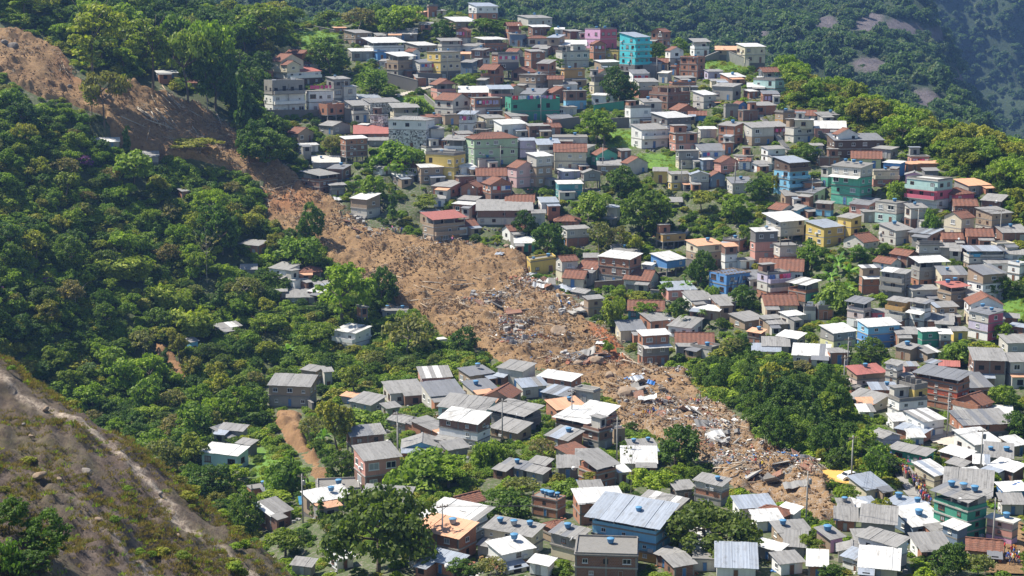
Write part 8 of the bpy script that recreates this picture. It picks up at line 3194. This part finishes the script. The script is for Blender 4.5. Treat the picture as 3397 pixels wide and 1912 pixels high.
# ------------------------------------------------------------------ people
def person_mesh(pose):
    J = {'pel': (0, 0, 0.93), 'chest': (0, 0.02, 1.25), 'neck': (0, 0, 1.47), 'head': (0, -0.03, 1.62), 'crown': (0, -0.01, 1.74)}
    if pose == 0:
        J.update(kl=(-0.1, -0.03, 0.5), fl=(-0.11, 0, 0.07), tl=(-0.11, -0.14, 0.03), kr=(0.1, -0.03, 0.5), fr=(0.11, 0, 0.07), tr=(0.11, -0.14, 0.03), el=(-0.25, 0.0, 1.12), hl=(-0.27, -0.06, 0.86), er=(0.25, 0, 1.12), hr=(0.27, -0.06, 0.86))
    elif pose == 1:
        J.update(kl=(-0.1, -0.22, 0.52), fl=(-0.1, -0.2, 0.08), tl=(-0.1, -0.34, 0.04), kr=(0.1, 0.08, 0.5), fr=(0.1, 0.3, 0.1), tr=(0.1, 0.18, 0.03), el=(-0.25, 0.14, 1.14), hl=(-0.25, 0.12, 0.88), er=(0.25, -0.12, 1.14), hr=(0.23, -0.32, 0.98))
    else:
        J.update(pel=(0, 0.1, 0.9), chest=(0, -0.1, 1.18), neck=(0, -0.22, 1.36), head=(0, -0.31, 1.46), crown=(0, -0.36, 1.57), kl=(-0.12, -0.08, 0.5), fl=(-0.13, 0.04, 0.07), tl=(-0.13, -0.1, 0.03), kr=(0.12, -0.04, 0.5), fr=(0.13, 0.06, 0.07), tr=(0.13, -0.08, 0.03),
                 el=(-0.24, -0.28, 1.02), hl=(-0.14, -0.48, 0.92), er=(0.24, -0.28, 1.02), hr=(0.14, -0.48, 0.92))
    ch, nk = np.array(J['chest']), np.array(J['neck'])
    J['sl'] = tuple(ch * 0.35 + nk * 0.65 + np.array([-0.19, 0, 0]))
    J['sr'] = tuple(ch * 0.35 + nk * 0.65 + np.array([0.19, 0, 0]))
    pel = np.array(J['pel'])
    J['pl'], J['pr'] = tuple(pel + np.array([-0.09, 0, -0.06])), tuple(pel + np.array([0.09, 0, -0.06]))
    for sd_ in 'lr':                                        # the hand: palm, four fingers of unequal length, thumb
        e_, h_ = np.array(J['e' + sd_]), np.array(J['h' + sd_])
        dv = (h_ - e_) / np.linalg.norm(h_ - e_)
        side = np.array([1.0, 0, 0])
        J['m' + sd_] = tuple(h_ + dv * 0.07)
        for q, (o_, ln) in enumerate(((-0.033, 0.07), (-0.011, 0.085), (0.011, 0.08), (0.033, 0.06))):
            J[f'g{q}{sd_}'] = tuple(h_ + dv * (0.08 + ln) + side * o_ + np.array([0, -0.02, 0]))
        J['t' + 'h' + sd_] = tuple(h_ + dv * 0.07 + np.array([0, -0.06, 0]))
    names = list(J)
    ix = {k: i for i, k in enumerate(names)}
    E = [('pel', 'chest'), ('chest', 'neck'), ('neck', 'head'), ('head', 'crown')]
    for s_ in 'lr':
        E += [('pel', 'p' + s_), ('p' + s_, 'k' + s_), ('k' + s_, 'f' + s_), ('f' + s_, 't' + s_), ('neck', 's' + s_), ('s' + s_, 'e' + s_), ('e' + s_, 'h' + s_), ('h' + s_, 'm' + s_), ('h' + s_, 'th' + s_)] + [('m' + s_, f'g{q}{s_}') for q in range(4)]
    R = {'pel': 0.14, 'chest': 0.155, 'neck': 0.055, 'head': 0.095, 'crown': 0.075, 'p': 0.095, 'k': 0.065, 'f': 0.045, 't': 0.035, 's': 0.065, 'e': 0.045, 'h': 0.032, 'm': 0.03, 'g': 0.009, 'th': 0.011}
    me = bpy.data.meshes.new('skeleton')
    me.from_pydata([J[k] for k in names], [(ix[a], ix[c]) for a, c in E], [])
    o = link(bpy.data.objects.new('skeleton', me))
    md = o.modifiers.new('skin', 'SKIN')
    md.use_smooth_shade = True
    for k in names:
        key = k if k in R else k[:2] if k[:2] in R else k[0]
        r_ = R.get(key, 0.05)
        me.skin_vertices[0].data[ix[k]].radius = (r_, r_ * (0.75 if k == 'chest' else 1.0))
    me.skin_vertices[0].data[0].use_root = True
    o.modifiers.new('sub', 'SUBSURF').levels = 1
    dg = bpy.context.evaluated_depsgraph_get()
    out = bpy.data.meshes.new_from_object(o.evaluated_get(dg))
    bpy.data.objects.remove(o)
    return out, J


SKIN = [mat_plain('skin brown', (0.22, 0.12, 0.07), 0.6, 0, 0.1), mat_plain('skin tan', (0.42, 0.25, 0.17), 0.6, 0, 0.1)]
HAIR = mat_plain('dark hair', (0.02, 0.015, 0.012), 0.7)
SHOE = mat_plain('dark shoe', (0.03, 0.03, 0.03), 0.7)
SHIRTS = {'red': (0.62, 0.04, 0.05), 'white': (0.78, 0.78, 0.78), 'blue': (0.06, 0.14, 0.5), 'yellow': (0.7, 0.5, 0.06), 'grey': (0.3, 0.3, 0.32), 'pink': (0.75, 0.25, 0.4), 'black': (0.03, 0.03, 0.035), 'orange': (0.75, 0.28, 0.04)}
PANTS = {'blue': (0.05, 0.08, 0.2), 'dark': (0.03, 0.03, 0.04), 'beige': (0.42, 0.36, 0.27)}
SHM = {k: mat_plain('shirt ' + k, c, 0.85, 0, 0.12) for k, c in SHIRTS.items()}
PAM = {k: mat_plain('trousers ' + k, c, 0.85, 0, 0.12) for k, c in PANTS.items()}
BASE_P = [person_mesh(k) for k in range(3)]
PCACHE = {}


def person_data(pose, sh_, pa, sk):
    key = (pose, sh_, pa, sk)
    if key not in PCACHE:
        me = BASE_P[pose][0].copy()
        J = BASE_P[pose][1]
        me.materials.clear()
        for m_ in (SKIN[sk], SHM[sh_], PAM[pa], HAIR, SHOE):
            me.materials.append(m_)
        hd = np.array(J['head'])
        for p in me.polygons:
            c = np.array(p.center)
            i_ = 1
            if c[2] < 0.12:
                i_ = 4
            elif c[2] < J['pel'][2] - 0.02 and abs(c[0]) < 0.2 and c[1] > -0.4:
                i_ = 2
            elif np.linalg.norm(c - hd) < 0.24 and c[2] > J['neck'][2] + 0.0:
                i_ = 3 if c[2] > hd[2] + 0.06 or c[1] > hd[1] + 0.03 else 0
            for s_ in 'lr':
                e_, h_ = np.array(J['e' + s_]), np.array(J['h' + s_])
                if np.linalg.norm(c - h_) < 0.2 or np.linalg.norm(c - (e_ + h_) / 2) < 0.13:
                    i_ = 0
            p.material_index = i_
        PCACHE[key] = me
    return PCACHE[key]


def person(x, y, z, where, grp, pose=None):
    sh_, pa = RNG.choice(list(SHIRTS)), RNG.choice(list(PANTS))
    pose = RNG.randrange(2) if pose is None else pose
    o = link(bpy.data.objects.new('person', person_data(pose, sh_, pa, RNG.randrange(2))))
    o.location = (x, y, z)
    o.rotation_euler = (0, 0, RNG.uniform(0, 6.28))
    s = RNG.uniform(0.93, 1.06)
    o.scale = (s, s, s)
    tag(o, f'person in {sh_} shirt and {pa} trousers {"standing" if pose == 0 else "walking" if pose == 1 else "bending"} {where}', 'person', grp)


line = [(1018, 530), (1060, 620), (1110, 680), (1160, 730), (1230, 790), (1270, 860), (1310, 940)]
for k in range(78):
    q = RNG.random() ** 0.75 * (len(line) - 1)
    i_ = min(int(q), len(line) - 2)
    f_ = q - i_
    u = line[i_][0] * (1 - f_) + line[i_ + 1][0] * f_ + RNG.uniform(-26, 30)
    v = line[i_][1] * (1 - f_) + line[i_ + 1][1] * f_ + RNG.uniform(-10, 10)
    P = ground(TU('K', u), TV('K', v))
    person(P[0], P[1], float(max(gz(P[0], P[1]), gz(P[0], P[1], GZ0))) + 0.3, 'in the crowd on the steep street', 'people crowding the steep street')
for t, cu, cv, su, sv, n_, where in [('E', 1170, 490, 70, 14, 12, 'on the debris by the red-roofed house'), ('F', 500, 870, 50, 25, 7, 'in the wreckage below the tilted ruin'), ('M', 780, 950, 60, 25, 6, 'in the rubble field'), ('M', 1050, 865, 40, 20, 6, 'on the pale rubble by the grove'),
                                     ('M', 1440, 1270, 60, 30, 5, 'on the slide toe'), ('E', 1600, 580, 20, 6, 2, 'at the foot of the red-roofed house'), ('K', 1950, 1360, 50, 50, 16, 'on the muddy bottom street'), ('E', 1400, 525, 8, 4, 1, 'alone beside the red-roofed house')]:
    for k in range(n_):
        x, y, z = at(t, cu + RNG.gauss(0, su * 0.6), cv + RNG.gauss(0, sv * 0.6))
        if 'bottom street' in where:
            z += 0.3
        person(x, y, z, where, 'people ' + where, RNG.choice((0, 1, 2)))

# ------------------------------------------------------------------ the air: even pale haze round everything
m, nt, b = new_mat('haze')
nt.nodes.remove(b)
pv_ = nt.nodes.new('ShaderNodeVolumePrincipled')
pv_.inputs['Color'].default_value = (0.28, 0.50, 1.0, 1)
pv_.inputs['Density'].default_value = 0.00012
pv_.inputs['Anisotropy'].default_value = 0.25
L(nt, pv_.outputs[0], nt.nodes['Material Output'].inputs['Volume'])
b = MB()
b.box(-3700, 3700, -60, 6200, -330, 232)
tag(b.build('haze', m), kind='stuff')
